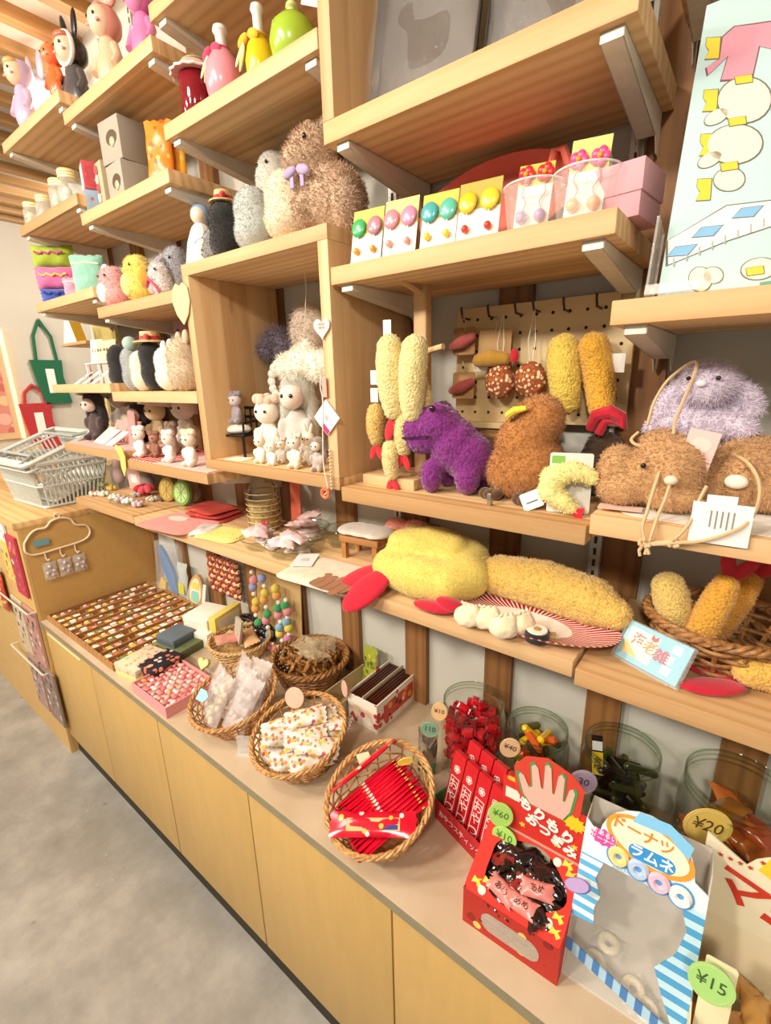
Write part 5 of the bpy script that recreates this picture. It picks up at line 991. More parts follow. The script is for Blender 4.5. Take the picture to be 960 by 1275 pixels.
# illustrated board
PB = Vector((-.13, .762, Z['s3']+.0003)); lean = .25
t = thing('illustrated_board', 'tall pale blue board printed with cream shapes and a white building', 'sign', PB, rot=(-lean, 0, 0))
nrm = Vector((0, -math.cos(lean), math.sin(lean)))
def onb(u, v):
    d = ray(u, v); P = CP+d*((PB-CP).dot(nrm)/d.dot(nrm)); r = Matrix.Rotation(lean, 3, 'X') @ (P-PB); return (r.x, r.z)
obj('board', MB().box(0, 0, 0, .27, .006, .365, .0008), card('#b7d2d0'), t, ang=30)
def flat(pts, c, d, nm, edge=None):
    pts = [onb(*p) for p in pts]
    if edge: cx = sum(p[0] for p in pts)/len(pts); cy = sum(p[1] for p in pts)/len(pts); obj(nm+'_outline', MB().prism([(cx+(x-cx)*1.035+(.0006 if x > cx else -.0006), cy+(z-cy)*1.035+(.0006 if z > cy else -.0006)) for x, z in pts][::-1], -d+.0001, -d+.0004), card(edge), t)
    obj(nm, MB().prism(pts[::-1], -d-.0003, -d), card(c), t)
def oval(u, v, a, b, rot=0.0, n=22): return [(u+a*math.cos(2*PI*i/n)*math.cos(rot)-b*math.sin(2*PI*i/n)*math.sin(rot), v+a*math.cos(2*PI*i/n)*math.sin(rot)+b*math.sin(2*PI*i/n)*math.cos(rot)) for i in range(n)]
ec = '#6f6a5a'
flat([(900, 47), (915, 34), (940, 31), (985, 24), (990, 60), (962, 62), (945, 58), (936, 98), (898, 100), (907, 70), (882, 94), (880, 84), (896, 74)], '#d392a0', .0006, 'pink_print', '#7a4f58')
for (u, v) in ((888, 60), (885, 125), (881, 180), (877, 236)): flat([(u-8, v-12), (u+9, v-13), (u+7, v+13), (u-10, v+14), (u-5, v+3), (u-9, v-2)], '#e3c53a', .0006, 'yellow_print', ec)
for (u, v, a, b, r) in ((927, 125, 33, 28, -.15), (892, 146, 16, 8, -.5), (915, 180, 34, 24, -.1), (884, 199, 16, 8, -.5), (908, 224, 19, 14, -.1), (872, 348, 14, 15, 0), (888, 343, 12, 10, 0), (945, 335, 22, 13, -.15), (985, 270, 20, 16, 0)): flat(oval(u, v, a, b, r), '#e8dec6', .0007, 'cream_print', ec)
for (u, v) in ((926, 100), (918, 152), (908, 208), (940, 338)): flat([(u-11, v-3), (u+10, v-6), (u+11, v+3), (u-9, v+6)], '#e3c53a', .0015, 'yellow_print', ec)
flat([(832, 330), (832, 300), (905, 257), (990, 247), (990, 272), (905, 300)], '#dfe3da', .0006, 'building_print', ec)
for (u, v) in ((930, 266), (880, 290), (848, 314)): flat([(u-18, v+6), (u-6, v-6), (u+20, v-9), (u+8, v+4)], '#7fb3d6', .0013, 'window_print', ec)
for k in range(9): flat([(838+16*k, 322-7*k), (840+16*k, 321-7*k), (840+16*k, 331-7*k), (838+16*k, 333-7*k)], '#a8aca2', .0012, 'line_print')
flat([(946, 352), (990, 345), (990, 372), (946, 372)], '#6a9a7c', .0006, 'green_print')
obj('clear_stand', MB().box(-.012, -.02, 0, -.009, .03, .10), film('#f2f2ee', .3), t, smooth=False); obj('stand_foot', MB().box(-.012, -.022, 0, .05, -.018, .012), film('#f2f2ee', .35), t, smooth=False)
# plush animals on top of the square box unit
zb = 1.8785
brf = plush('#c7a98b', '#a38465', 170)
q = on(425, .835, 1.878); t = plushie('fluffy_rabbit_plush', 'large fluffy greige rabbit plush with a lilac bow on the box unit', (q.x-.012, q.y-.01, zb), .2, [((0, 0, .07), (.075, .065, .07)), ((-.035, -.015, .155), (.05, .048, .05)), ((-.055, -.045, .145), (.028, .024, .024)), ((-.05, .0, .20), (.014, .012, .03)), ((.05, -.035, .05), (.03, .03, .045)), ((-.045, -.045, .05), (.028, .028, .04)), ((-.015, .01, .205), (.014, .012, .03))], brf, [(-.065, -.05, .172), (-.02, -.06, .172)], .005, 9000, .010, None, .0065, fw=.001)
bw = cloth('#b9a2c6'); b_ = t['dz']
for s in (-1, 1): obj('bow_loop', MB().ell((-.035+s*.016, -.072, .112+b_), (.016, .006, .009), (0, s*.3, 0)), bw, t)
for s in (-1, 1): obj('bow_tail', MB().box(-.035+s*.012-.004, -.072, .085+b_, -.035+s*.012+.004, -.069, .11+b_), bw, t, rot=(0, 0, 0))
egg = lambda w, h: [((0, 0, h*.32), (w*.5, w*.46, h*.32)), ((0, -.004, h*.66), (w*.42, w*.4, h*.33)), ((0, 0, h*.5), (w*.46, w*.42, h*.3))]
for (u, y, w_, h_, c, c2, lb, n) in ((362, .775, .112, .135, '#ead9bb', '#cdb48e', 'cream round plush animal on the box unit, left of the greige rabbit', 3200), (322, .785, .108, .135, '#b9bdb6', '#94988f', 'pale blue-grey round plush animal on the box unit', 3000), (286, .79, .09, .135, '#1e1a18', '#0c0a09', 'black plush animal with a straw hat on the box unit', 2200)):
    q = on(u, y, 1.878); t = plushie('round_plush', lb, (q.x, q.y, zb), -.3, egg(w_, h_), plush(c, c2), (), .004, n*2, .0042, None, .0055, fw=.0007)
    if c == '#1e1a18':
        zt = h_*.97; obj('straw_hat', MB().lathe([(0, zt+.022), (.02, zt+.021), (.022, zt+.002), (.034, zt-.001), (.034, zt-.004), (0, zt-.004)], 24), wicker('#dcbb7c', '#b18f50'), t); obj('hat_band', MB().lathe([(.0225, zt+.003), (.0222, zt+.010)], 24, cap=False), cloth('#c92a34'), t); obj('hat_bow', MB().ell((.026, -.01, zt+.008), (.010, .006, .006)), cloth('#c92a34'), t)
    if c == '#ead9bb': obj('ear', MB().ell((-.03, 0, h_*.97), (.014, .008, .016)), plush('#d9b7a2'), t)
for (u, v, y, w_, h_, c, lb) in ((349, 230, .875, .105, .245, '#c5beb0', 'tall grey-white plush animal standing behind the cream one'), (384, 215, .93, .10, .25, '#bdb3a6', 'grey plush mouse with round ears behind the greige rabbit')):
    q = on(u, y, 1.878); t = plushie('tall_plush', lb, (q.x, q.y, zb), 0, [((0, 0, h_*.25), (w_*.5, w_*.42, h_*.26)), ((0, 0, h_*.7), (w_*.46, w_*.4, h_*.28)), ((0, 0, h_*.48), (w_*.44, w_*.4, h_*.3))]+([((-.025, 0, h_*.98), (.018, .01, .018)), ((.028, 0, h_*.97), (.018, .01, .018))] if c == '#bdb3a6' else []), plush(c), [(-.015, -.036, h_*.82), (.018, -.036, h_*.82)], .004, 4000, .0045, None, .0065, fw=.0007)
q = on(256, .80, 1.878); t = thing('robed_figurine', 'white robed figurine with a blue bonnet on the box unit', 'figurine', (q.x, q.y, zb), .5); t.scale = (1.3, 1.3, 1.3); obj('robe', MB().lathe([(0, 0), (.036, 0), (.037, .004), (.028, .05), (.018, .075), (.012, .082), (0, .084)], 14), gloss('#e6e2da', .35), t, smooth=False); obj('head', MB().ell((0, -.002, .097), .016), gloss('#ead2bd'), t); obj('bonnet', MB().ell((0, .004, .101), (.019, .018, .018)), gloss('#8fb0d4'), t); obj('sash', MB().tube([(-.02, -.022, .03), (.0, -.028, .045), (.02, -.018, .06)], .003, 6), gloss('#c9cdd6'), t)
q = on(229, .80, 1.878); plushie('grey_plush', 'dark grey small plush at the left end of the box unit', (bx(2)+.04, .80, zb), 0, [((0, 0, .03), (.036, .034, .03)), ((0, 0, .06), (.03, .028, .028))], plush('#8c8984'), (), .004, 1300, .006, None, .005)
# ---------------------------------------------------------------- upper left: bottles, dolls, jars, boxes, pouches
zc = Z['c']+.0003
q = on(250, .775, Z['c']); t = thing('jam_jar', 'dark red jar with a pink and green cloth lid cover', 'jar', q); obj('glass', MB().lathe([(0, .001), (.034, .001), (.037, .006), (.037, .085), (.032, .094)], 24), gloss('#7a1420', .08), t)
n = 30; cv = MB(); cv.lathe([(0, .112), (.03, .111), (.034, .106), (.05, .092), (.049, .091)], n); obj('cloth_cover', cv, cloth('#e79a96'), t); obj('cloth_trim', MB().tube([((.05+.004*(i % 2))*math.cos(2*PI*i/n), (.05+.004*(i % 2))*math.sin(2*PI*i/n), .091) for i in range(n)], .0025, 5, True), cloth('#e9ece0'), t); obj('leaf_patch', MB().ell((0, -.002, .115), (.03, .026, .004)), cloth('#b7cf86'), t); obj('tie_band', MB().tube([(.0355*math.cos(2*PI*i/n), .0355*math.sin(2*PI*i/n), .1) for i in range(n)], .002, 5, True), cloth('#e7e0c8'), t)
def bottle(u, y, label, prof, body, cap, capprof, rib, name='fruit_bottle', rc=None):
    q = on(u, y, Z['c']); t = thing(name, label, 'bottle', q); obj('body', MB().lathe(prof, 26), gloss(body, .25), t); obj('cap', MB().lathe(capprof, 18), gloss(cap, .3), t)
    z = capprof[0][1]
    if rib:
        for s in (-1, 1): obj('ribbon_loop', MB().ell((s*.016-.012, -.018, z-.004), (.016, .006, .009), (0, s*.4, 0)), cloth(rib), t)
        obj('ribbon_band', MB().tube([(.014*math.cos(a), .014*math.sin(a), z) for a in [2*PI*i/16 for i in range(16)]], .003, 5, True), cloth(rib), t)
        for s in (0, 1): obj('tag_leaf', MB().ell((-.03-.006*s, -.022, z-.034+.008*s), (.005, .003, .022), (0, .5+.3*s, 0)), gloss('#dfe0a2' if s else '#c9c86e'), t)
    return t
bottle(283, .775, 'pink pear-shaped bottle with a white cap and red ribbon', [(0, .001), (.022, .001), (.036, .018), (.041, .045), (.036, .075), (.022, .096), (.013, .104)], '#e8929c', '#eee6da', [(.013, .103), (.011, .112), (.0115, .128), (.016, .134), (.014, .142), (0, .143)], '#d9365c')
bottle(327, .775, 'yellow bottle with a tall white cap and yellow ribbon', [(0, .001), (.02, .001), (.028, .012), (.03, .04), (.024, .066), (.014, .08), (.011, .084)], '#e6bf1e', '#efe9dd', [(.011, .083), (.0095, .09), (.0095, .118), (.013, .124), (.011, .132), (0, .133)], '#eab320')
bottle(368, .785, 'glossy green fruit-shaped bottle beside the box upright', [(0, .001), (.024, .001), (.04, .018), (.046, .045), (.04, .07), (.022, .086), (.008, .09)], '#9dbb35', '#cfd48a', [(.009, .088), (.008, .096), (.012, .10), (.01, .106), (0, .107)], None)
t = thing('paper_label', 'cream folded paper label tied on the green bottle', 'tag', tuple(on(388, .76, Z['c']+.07)), rot=(.2, .4, .2)); obj('paper', MB().box(-.022, -.001, -.008, .022, .001, .012), card('#e6dfcf'), t, smooth=False)
def doll(label, loc, h, hood, body, face='#efc8a8', ears=None, hair=None, rz=.2, lining=None, name='vinyl_doll'):
    t = thing(name, label, 'doll', loc, rz); g = lambda c: gloss(c, .3); k = h
    obj('torso', blobmesh('torso', [((0, 0, .25*k), (.15*k, .125*k, .23*k)), ((0, 0, .45*k), (.11*k, .09*k, .12*k)), ((-.07*k, 0, .06*k), (.065*k, .07*k, .07*k)), ((.07*k, 0, .06*k), (.065*k, .07*k, .07*k))], g(body), .006*max(1, h/.2), 2), None, t)
    for s in (-1, 1): obj('arm', MB().tube([(s*.11*k, -.01*k, .45*k), (s*.175*k, -.03*k, .34*k), (s*.16*k, -.07*k, .26*k)], [.045*k, .042*k, .04*k], 9), g(body), t)
    obj('hood', MB().ell((0, .02*k, .66*k), (.145*k, .14*k, .15*k)), g(hood), t)
    f = obj('face', MB().ell((0, -.045*k, .655*k), (.122*k, .112*k, .128*k)), g(face), t)
    if lining: obj('hood_trim', MB().tube([(.135*k*math.cos(a), -.065*k, .655*k+.14*k*math.sin(a)) for a in [2*PI*i/24 for i in range(24)]], .022*k, 7, True), g(lining), t)
    if hair: obj('fringe', MB().ell((0, -.085*k, .745*k), (.095*k, .07*k, .045*k)), g(hair), t)
    for s in (-1, 1): eye(f, (s*.05*k, -.148*k, .665*k), .015*k); obj('cheek', MB().ell((s*.075*k, -.135*k, .615*k), (.022*k, .012*k, .016*k), n=8, m=6), g('#e59a8c'), f)
    if ears:
        for s in (-1, 1): obj('ear', MB().ell((s*.09*k, .02*k, .88*k), (.038*k, .025*k, .13*k), (0, s*.18, 0)) if ears == 'long' else MB().ell((s*.12*k, .02*k, .83*k), (.06*k, .035*k, .06*k)), g(hood), t)
    return t
za = Z['a']
q = on(50, .80, za); doll('lilac rabbit-hooded vinyl doll on the highest far shelf, front one', (q.x, .775, za+.0003), .27, '#b9a5c4', '#c2b0cc', hair='#dcae6a', rz=.15)
q = on(66, .90, za); doll('lilac rabbit-eared vinyl doll standing behind the front lilac doll', (q.x-.02, .90, za+.0003), .36, '#c5b3cc', '#c9b8d2', ears='long', hair='#e6b56c', rz=.15)
q = on(83, .80, za); doll('small glossy orange vinyl doll on the highest far shelf', (-1.80, .765, za+.0003), .19, '#e8622c', '#ea6a34', face='#f07f4a', ears='round', rz=.15)
zb_ = Z['b']
for (u, y, h, args, lb) in ((104, .79, .275, dict(hood='#241f20', body='#4e4b4c', ears='long', lining='#d9d4cc', hair='#c06a52'), 'black rabbit-hooded vinyl doll with a red-brown fringe'), (145, .80, .27, dict(hood='#d98f80', body='#dcb896', ears='round'), 'cream and pink vinyl doll between the black and magenta dolls'), (186, .80, .24, dict(hood='#c95f9a', body='#d57aa8', face='#d987b4', ears='round'), 'magenta pink vinyl doll at the right of the doll shelf')):
    q = on(u, y, zb_); doll(lb, (q.x, y, zb_+.0003), h, rz=.15, **args)
# jars with gold striped lids
zd = Z['d']
for i, (u, y, h, r, c) in enumerate(((45, .775, .085, .03, '#e6d9a2'), (62, .80, .10, .032, '#d8a58c'), (80, .785, .105, .033, '#9fc4ac'), (93, .80, .125, .035, '#c9d8c0'))):
    q = on(u, y, zd); t = thing('lidded_jar', 'glass jar with gold striped lid, %s of four' % ('first from the left', 'second', 'third', 'last and tallest')[i], 'jar', q, 0, 'gold-lidded jars'); obj('glass', MB().lathe([(0, .001), (r*.9, .001), (r, .008), (r, h*.72), (r*.8, h*.82), (r*.8, h*.86)], 20), film('#eef2ea', .30), t)
    obj('lid', MB().lathe([(r*.86, h*.82), (r*.88, h), (r*.82, h*1.03), (0, h*1.03)], 20), stripes('#e2c55a', '#f3ecd2', 120, 2, .3), t)
    for j in range(4): obj('sweet', MB().ell((r*.35*math.cos(j*1.7), r*.35*math.sin(j*1.7), h*(.16+.12*j)), r*.42, n=10, m=7), plain(c), t)
# boxes on the next shelf
ze = Z['e']
q = on(120, .775, ze); 
for i, (c1, c2_) in enumerate((('#8fa6b8', '#e8e4da'), ('#c34a50', '#ece6da'))):
    t = thing('trinket_box', ('pale blue and white small box under the red one', 'red and white small box stacked on the pale blue one')[i], 'box', (q.x, q.y+.012, ze+.0003+.075*i), -.45+.15*i); obj('box', MB().box(-.03, -.03, 0, .03, .03, .074, .001), card(c1), t, ang=30); obj('white_panel', MB().box(-.026, -.0308, .006, .02, -.0301, .068), card(c2_), t, smooth=False); obj('side_print', MB().box(.0301, -.024, .01, .0308, .024, .06), dots(c1, '#e9c7b8,#b85a5a', 60, .3), t, smooth=False)
t = thing('loop_package', 'tan package with white and red paper loops beside the small boxes', 'box', tuple(on(140, .79, ze)), -.1); obj('box', MB().box(-.024, -.02, 0, .024, .02, .135, .001), card('#b8a482'), t, ang=30)
for j in range(5): obj('paper_loop', MB().tube([(-.012+.007*math.cos(a), -.0225, .02+.024*j+.011*math.sin(a)) for a in [2*PI*k/14 for k in range(14)]], .0022, 5, True), gloss('#e9d9d2' if j % 2 else '#c9686a'), t)
for i in range(2):
    t = thing('window_box', ('lower grey carton with an oval window', 'upper grey carton with an oval window, stacked')[i], 'box', (on(166, .80, ze).x, .80, ze+.0003+.103*i), -.05+.12*i); obj('carton', MB().box(-.05, -.04, 0, .05, .04, .102, .0012), card('#a49b8b'), t, ang=30); obj('window', MB().prism([(x+.01, z*.7+.055) for x, z in circ(.026, 22)], -.0412, -.0401), plain('#5a4c3a', .3), t); obj('ornament', MB().ell((.012, -.041, .045), (.012, .004, .012)), gloss('#c9b48a'), t); obj('side_window', MB().box(-.0508, -.03, .015, -.0501, .025, .085), plain('#8f9a94', .2), t, smooth=False)
for i in range(2):
    t = thing('orange_package', ('front orange printed package', 'rear amber package leaning behind the orange one')[i], 'package', (on(203+14*i, .79+.03*i, ze).x, .79+.035*i, ze+.0003), rot=(-.1, 0, .55)); obj('pouch', pillow(.16+.01*i, .075, .022, dots(('#e8882e', '#e3a22e')[i], '#e25a2c,#f0b84a,#e8882e', 50, .35, .3), .07, 14, 8, .003, i), None, t, (0, 0, .086+.005*i), (PI/2, PI/2, 0))
# far pouches
zf = Z['f']
for i, (u, y, w_, d_, c, zo, lb) in enumerate(((80, .80, .14, .06, '#2f4fae', 0, 'blue ruffled pouch at the bottom of the bright pile'), (78, .80, .125, .075, '#e06a9a', .053, 'pink and orange pouch with gold trim on the blue one'), (78, .81, .12, .10, '#9fb52e', .132, 'lime and magenta pouch at the top of the bright pile'))):
    q = on(u, y, zf); t = thing('bright_pouch', lb, 'pouch', (q.x, y, zf+.0003+zo), .75); me = pillow(.15, .055+.025*(i > 0), .055, cloth(c), .06, 14, 10, .004, i+2, 'pouch'); link('pouch', me, t, (0, 0, .0275+.0125*(i > 0)), (PI/2, 0, 0)); obj('trim', MB().tube([(-.05+.1*j/10, -.03+.002*math.sin(j), .035+.012*(i > 0)+.004*math.cos(j*2)) for j in range(11)], .004, 6), cloth(('#1d2f78', '#e0c05a', '#c23f86')[i]), t)
for i, (u, y, c, w_, h_, lb) in enumerate(((93, .79, '#e59ab2', .06, .075, 'small pink frilled pouch by the blue pouch'), (115, .80, '#8fc4ae', .11, .13, 'mint green pearly pouch on the far shelf'), (102, .93, '#d8cfc0', .09, .18, 'pale upright pouch at the back of the far shelf'), (118, .94, '#3354a8', .09, .165, 'navy and red pouch behind the mint one'))):
    q = on(u, y, zf); t = thing('standing_pouch', lb, 'pouch', (q.x, y, zf+.0003), .75); obj('pouch', pillow(h_, w_, .04, cloth(c), .08, 14, 8, .003, i+3), None, t, (0, 0, h_/2), (PI/2, PI/2, 0)); obj('closure', MB().tube([(-w_*.4, -.012, h_*.78), (0, -.018, h_*.8), (w_*.4, -.012, h_*.78)], .003, 6), gloss('#e9e0c8'), t)
# plush row on the shelf below
zg = Z['g']
for (u, y, w_, h_, c, c2_, lb, fx) in ((148, .78, .10, .125, '#e9a7a4', '#efe3d6', 'pink and white curled plush animal', 1), (179, .775, .10, .13, '#ecd366', '#e8d07a', 'yellow plush chick with a pale belly', 2), (204, .785, .07, .10, '#ded6d2', '#d9a2a0', 'small white plush with red ribbons', 3), (226, .84, .09, .15, '#98959a', '#c2bfc4', 'grey plush elephant at the right end of its shelf', 4)):
    q = on(u, y, zg); pm2 = plush(c); t = plushie('small_plush', lb, (q.x, y, zg+.0003), .1, egg(w_, h_), pm2, [(-.018, -w_*.40, h_*.74), (.018, -w_*.40, h_*.74)], .0038, 2200, .006, None, .006)
    obj('belly_patch', MB().ell((-.01, -w_*.36, h_*.36), (w_*.28, w_*.13, h_*.24)), plush(c2_), t)
    if fx == 1: obj('ear', MB().ell((-.04, 0, h_*.88), (.02, .012, .026)), plush('#f0e2d8'), t)
    if fx == 2: obj('wing', MB().ell((.045, -.01, h_*.5), (.014, .03, .03)), plush('#e7b84a'), t)
    if fx == 3: obj('ribbon', MB().tube([(-.02, -.035, .03), (0, -.04, .05), (.02, -.035, .03), (.028, -.03, .012)], .004, 6), cloth('#c9506a'), t)
    if fx == 4: obj('trunk', MB().tube([(-.01, -.04, h_*.7), (-.014, -.062, h_*.55), (-.012, -.066, h_*.36), (-.02, -.07, h_*.25)], [.016, .015, .012, .010], 8), pm2, t)
q = on(208, .80, zg+.08); t = thing('silver_balloon', 'crinkled silver star balloon between the plush animals', 'ornament', (on(203, .86, zg).x, .86, zg+.0003)); obj('balloon', MB().prism([((.05 if i % 2 else .03)*math.cos(i*PI/5+.3), .07+(.05 if i % 2 else .03)*math.sin(i*PI/5+.3)) for i in range(10)], -.012, .012), plain('#cfd3da', .18, .7), t); obj('stick', MB().tube([(0, 0, 0), (0, 0, .05)], .002, 5), plain('#d8d4cc'), t)
# leaf-shaped and heart-shaped hanging tags on the box edges
l = ony(226, 376, YF-.006); t = thing('leaf_tag', 'pale yellow leaf-shaped paper hung on the left edge of the box unit', 'tag', l, .1); obj('paper', MB().prism([(0, -.054), (.022, -.03), (.034, .0), (.03, .032), (.012, .044), (0, .036), (-.014, .044), (-.03, .03), (-.034, .0), (-.022, -.03)], -.0015, .0015), card('#e2cd8f'), t)
l = ony(401, 408, YF-.004); t = thing('heart_tag', 'cream heart-shaped tag on the right upright of the box unit', 'tag', l, 0); obj('heart', MB().prism(heart(.044)[::-1], -.0015, .0015), card('#f0d9c6'), t); txt('HAND\nMADE', .0065, card('#c98f8a'), t, (0, -.002, .003))
l = ony(407, 520, YF-.005); t = thing('square_tag', 'white square tag hung cornerwise with a magenta strip on the box unit', 'tag', l, rot=(0, PI/4, 0)); obj('card', MB().prism(rrect(.052, .052, .001), -.001, .001), card('#ece2da'), t); obj('magenta_strip', MB().box(.003, -.0016, -.025, .025, -.0011, -.014), card('#c92a6a'), t, smooth=False, rot=(0, 0, 0)); obj('grey_print', MB().box(-.005, -.0016, -.005, .005, -.0011, .005), dots('#b9b0a8', '#7a736c,#cfc8c0', 500, .35), t, smooth=False)
s_ = [ony(u, v, YF-.007) for u, v in ((400, 468), (399, 482), (402, 500), (402, 545), (403, 580), (408, 608), (404, 616))]; tag(obj('white_string', MB().tube(smoothp(s_), .0012, 5), plain('#efe8de')), 'white string running down from the square tag past the box edge', 'string')
l = ony(405, 614, YF-.008); t = thing('ring_charm', 'orange ring charm at the end of the white string', 'charm', l); obj('ring', MB().tube([(.010*math.cos(a), 0, .010*math.sin(a)) for a in [2*PI*i/18 for i in range(18)]], .004, 7, True), gloss('#e2764a'), t)
l = ony(404, 482, YF-.006); t = thing('pink_slip', 'narrow pink slip clipped above the square tag', 'tag', l); obj('slip', MB().box(-.006, -.0006, -.02, .006, .0006, .02), card('#e2a08e'), t, smooth=False)
l = ony(412, 590, YF-.006); t = thing('bead_chain', 'thin chain of small beads hanging below the square tag', 'charm', l)
for k in range(12): obj('bead', MB().ell((0, 0, .05-.0075*k), .003, n=8, m=5), gloss('#cdbf9f'), t)
# ---------------------------------------------------------------- inside the square box unit
zi = 1.367+.027+.0003
def xyz(u, y): return (xat(u, y, zi), y, zi)
blkm = plain('#2a2320', .4, .5)
t = thing('mini_chair', 'small black metal chair with a white cushion in the box unit', 'chair', xyz(300, .815), .25)
for sx in (-1, 1):
    for sy in (-1, 1): obj('leg', MB().tube([(sx*.04, sy*.03, 0), (sx*.038, sy*.028, .055)], .004, 6), blkm, t)
obj('seat', MB().box(-.045, -.035, .055, .045, .035, .061, .001), blkm, t, ang=30); obj('cushion', blobmesh('cushion', [((0, 0, .073), (.042, .032, .014))], cloth('#efe6d6'), .004, 1), None, t)
for k in range(5): obj('back_spindle', MB().tube([(-.04+.02*k, .032, .061), (-.04+.02*k, .036, .13)], .003, 6), blkm, t)
for z in (.13, .105): obj('back_rail', MB().tube([(-.048, .036, z), (.048, .036, z)], .0042, 6), blkm, t)
for s in (-1, 1): obj('arm_rail', MB().tube([(s*.043, .034, .095), (s*.044, -.03, .092), (s*.043, -.03, .06)], .0035, 6), blkm, t)
def fig(name, label, cat, loc, h, body, head, hair, kind='rabbit', rz=.2, furry=True, group=None):
    t = thing(name, label, cat, loc, rz, group); k = h
    obj('body', blobmesh('body', [((0, 0, .22*k), (.17*k, .14*k, .22*k)), ((0, 0, .42*k), (.12*k, .1*k, .12*k)), ((-.1*k, -.12*k, .07*k), (.07*k, .13*k, .07*k)), ((.1*k, -.12*k, .07*k), (.07*k, .13*k, .07*k)), ((-.16*k, -.06*k, .32*k), (.05*k, .08*k, .12*k)), ((.16*k, -.06*k, .32*k), (.05*k, .08*k, .12*k))], plush(body) if furry else gloss(body, .4), max(.0032, .035*k), 2), None, t)
    hk_ = .72 if kind == 'hair' else 1.0
    hd = obj('head', MB().ell((0, (-.10 if kind == 'hair' else -.02)*k, .65*k), (.18*k*hk_, .165*k*hk_, .175*k*hk_)), plush(head) if furry else gloss(head, .4), t)
    for s in (-1, 1): eye(hd, (s*.07*k*hk_, -.175*k-(.03*k if kind == 'hair' else 0), .66*k), .022*k)
    if kind == 'rabbit':
        for s in (-1, 1): obj('ear', MB().ell((s*.08*k, .01*k, .88*k), (.045*k, .03*k, .15*k), (0, s*.25, 0)), plush(hair) if furry else gloss(hair, .4), t)
    elif kind == 'lamb':
        mb = MB()
        for q in range(16): mb.ell((.17*k*math.cos(q*2.4)*math.sqrt(q/16), .02*k+.12*k*math.sin(q*2.4)*math.sqrt(q/16), .80*k+.03*k*math.cos(q)), .075*k, n=8, m=6)
        obj('curly_top', mb, plush(hair), t)
    elif kind == 'hair':
        me = blobmesh('hair', [((0, .02*k, .71*k), (.2*k, .16*k, .18*k)), ((0, -.06*k, .80*k), (.13*k, .1*k, .07*k)), ((-.16*k, .03*k, .45*k), (.07*k, .08*k, .28*k)), ((.16*k, .03*k, .45*k), (.07*k, .08*k, .28*k)), ((0, .12*k, .45*k), (.15*k, .06*k, .3*k))], plush(hair, None, 120), max(.004, .04*k), 2); o = link('hair', me, t); fur(o, me, plush(hair), 900, .05*k, .0008, 1.2, .3)
    elif kind == 'cat':
        for s in (-1, 1): obj('ear', MB().add([(s*.16*k, 0, .74*k), (s*.05*k, 0, .80*k), (s*.13*k, 0, .93*k), (s*.11*k, .06*k, .76*k)], [(0, 1, 2), (1, 3, 2), (3, 0, 2), (0, 3, 1)]), plush(hair), t)
    return t
fig('grey_doll', 'small grey doll with ruffled hair sitting on the mini chair', 'doll', (xyz(300, .815)[0], .815, zi+.088), .10, '#a59aa0', '#d5c7c2', '#8f868c', 'lamb')
fig('lamb_doll', 'cream curly lamb doll with a big fluffy head in the box unit', 'doll', xyz(338, .83), .19, '#efe3cd', '#f1e4cf', '#dcb9a0', 'lamb', .3)
fig('long_haired_doll', 'doll with long silvery hair and a pale lace dress in the box unit', 'doll', xyz(375, .86), .25, '#c9bdb4', '#e9d6c6', '#b9b6a6', 'hair', .3)
t = thing('fluffy_garland', 'white fluffy cloud-like ornament hanging in the box unit', 'ornament', (xat(378, .87, 1.395+.29), .87, zi+.235)); gm = plush('#efe8d6', '#d6c9ae', 150); me = blobmesh('fluff', [((-.06, 0, 0), (.04, .035, .035)), ((0, 0, .012), (.05, .04, .04)), ((.055, 0, 0), (.045, .035, .038)), ((.01, 0, .05), (.012, .012, .02))], gm, .007, 3); o = link('fluff', me, t); fur(o, me, gm, 2500, .013, .001, 0, .6)
obj('hanger', MB().tube([(0, 0, .05), (0, .02, .18), (0, .02, .2487-.027)], .001, 5), plain('#d8cdb8'), t)
t = thing('feather_bunch', 'dark purple-grey feathery bunch at the back of the box unit', 'ornament', (xat(345, .93, 1.395+.3), .93, zi)); fm = plush('#6a5a66', '#3d3240'); obj('stem', MB().tube([(.02, 0, 0), (.01, 0, .15), (0, 0, .26)], .002, 5), blkm, t); me = blobmesh('feathers', [((-.03, 0, .29), (.035, .03, .03)), ((.03, 0, .28), (.035, .03, .03)), ((0, 0, .31), (.04, .03, .03))], fm, .008, 2); o = link('feathers', me, t); fur(o, me, fm, 1400, .024, .0013, .1, .7)
t = thing('fur_pelt_doll', 'large beige furry doll head against the wall in the box unit', 'doll', (xat(385, .95, 1.395+.3), .95, zi)); pm3 = plush('#cbb7a2', '#9c8876'); me = blobmesh('body', [((0, 0, .12), (.05, .035, .12)), ((0, 0, .33), (.06, .04, .07)), ((0, 0, .24), (.045, .035, .09))], pm3, .008, 3); o = link('body', me, t); fur(o, me, pm3, 2600, .016, .001, .6, .5)
t = thing('lace_wreath', 'white ruffled lace wreath on a dark stick in the box unit', 'ornament', (xat(348, .90, 1.395+.22), .90, zi)); obj('stick', MB().tube([(0, 0, 0), (0, 0, .16)], .0025, 6), blkm, t); mb = MB()
for q in range(14): mb.ell((.035*math.cos(q*PI*2/14), 0, .20+.045*math.sin(q*PI*2/14)), (.014, .010, .014), n=8, m=6)
obj('ruffle', mb, cloth('#e6ddcf'), t)
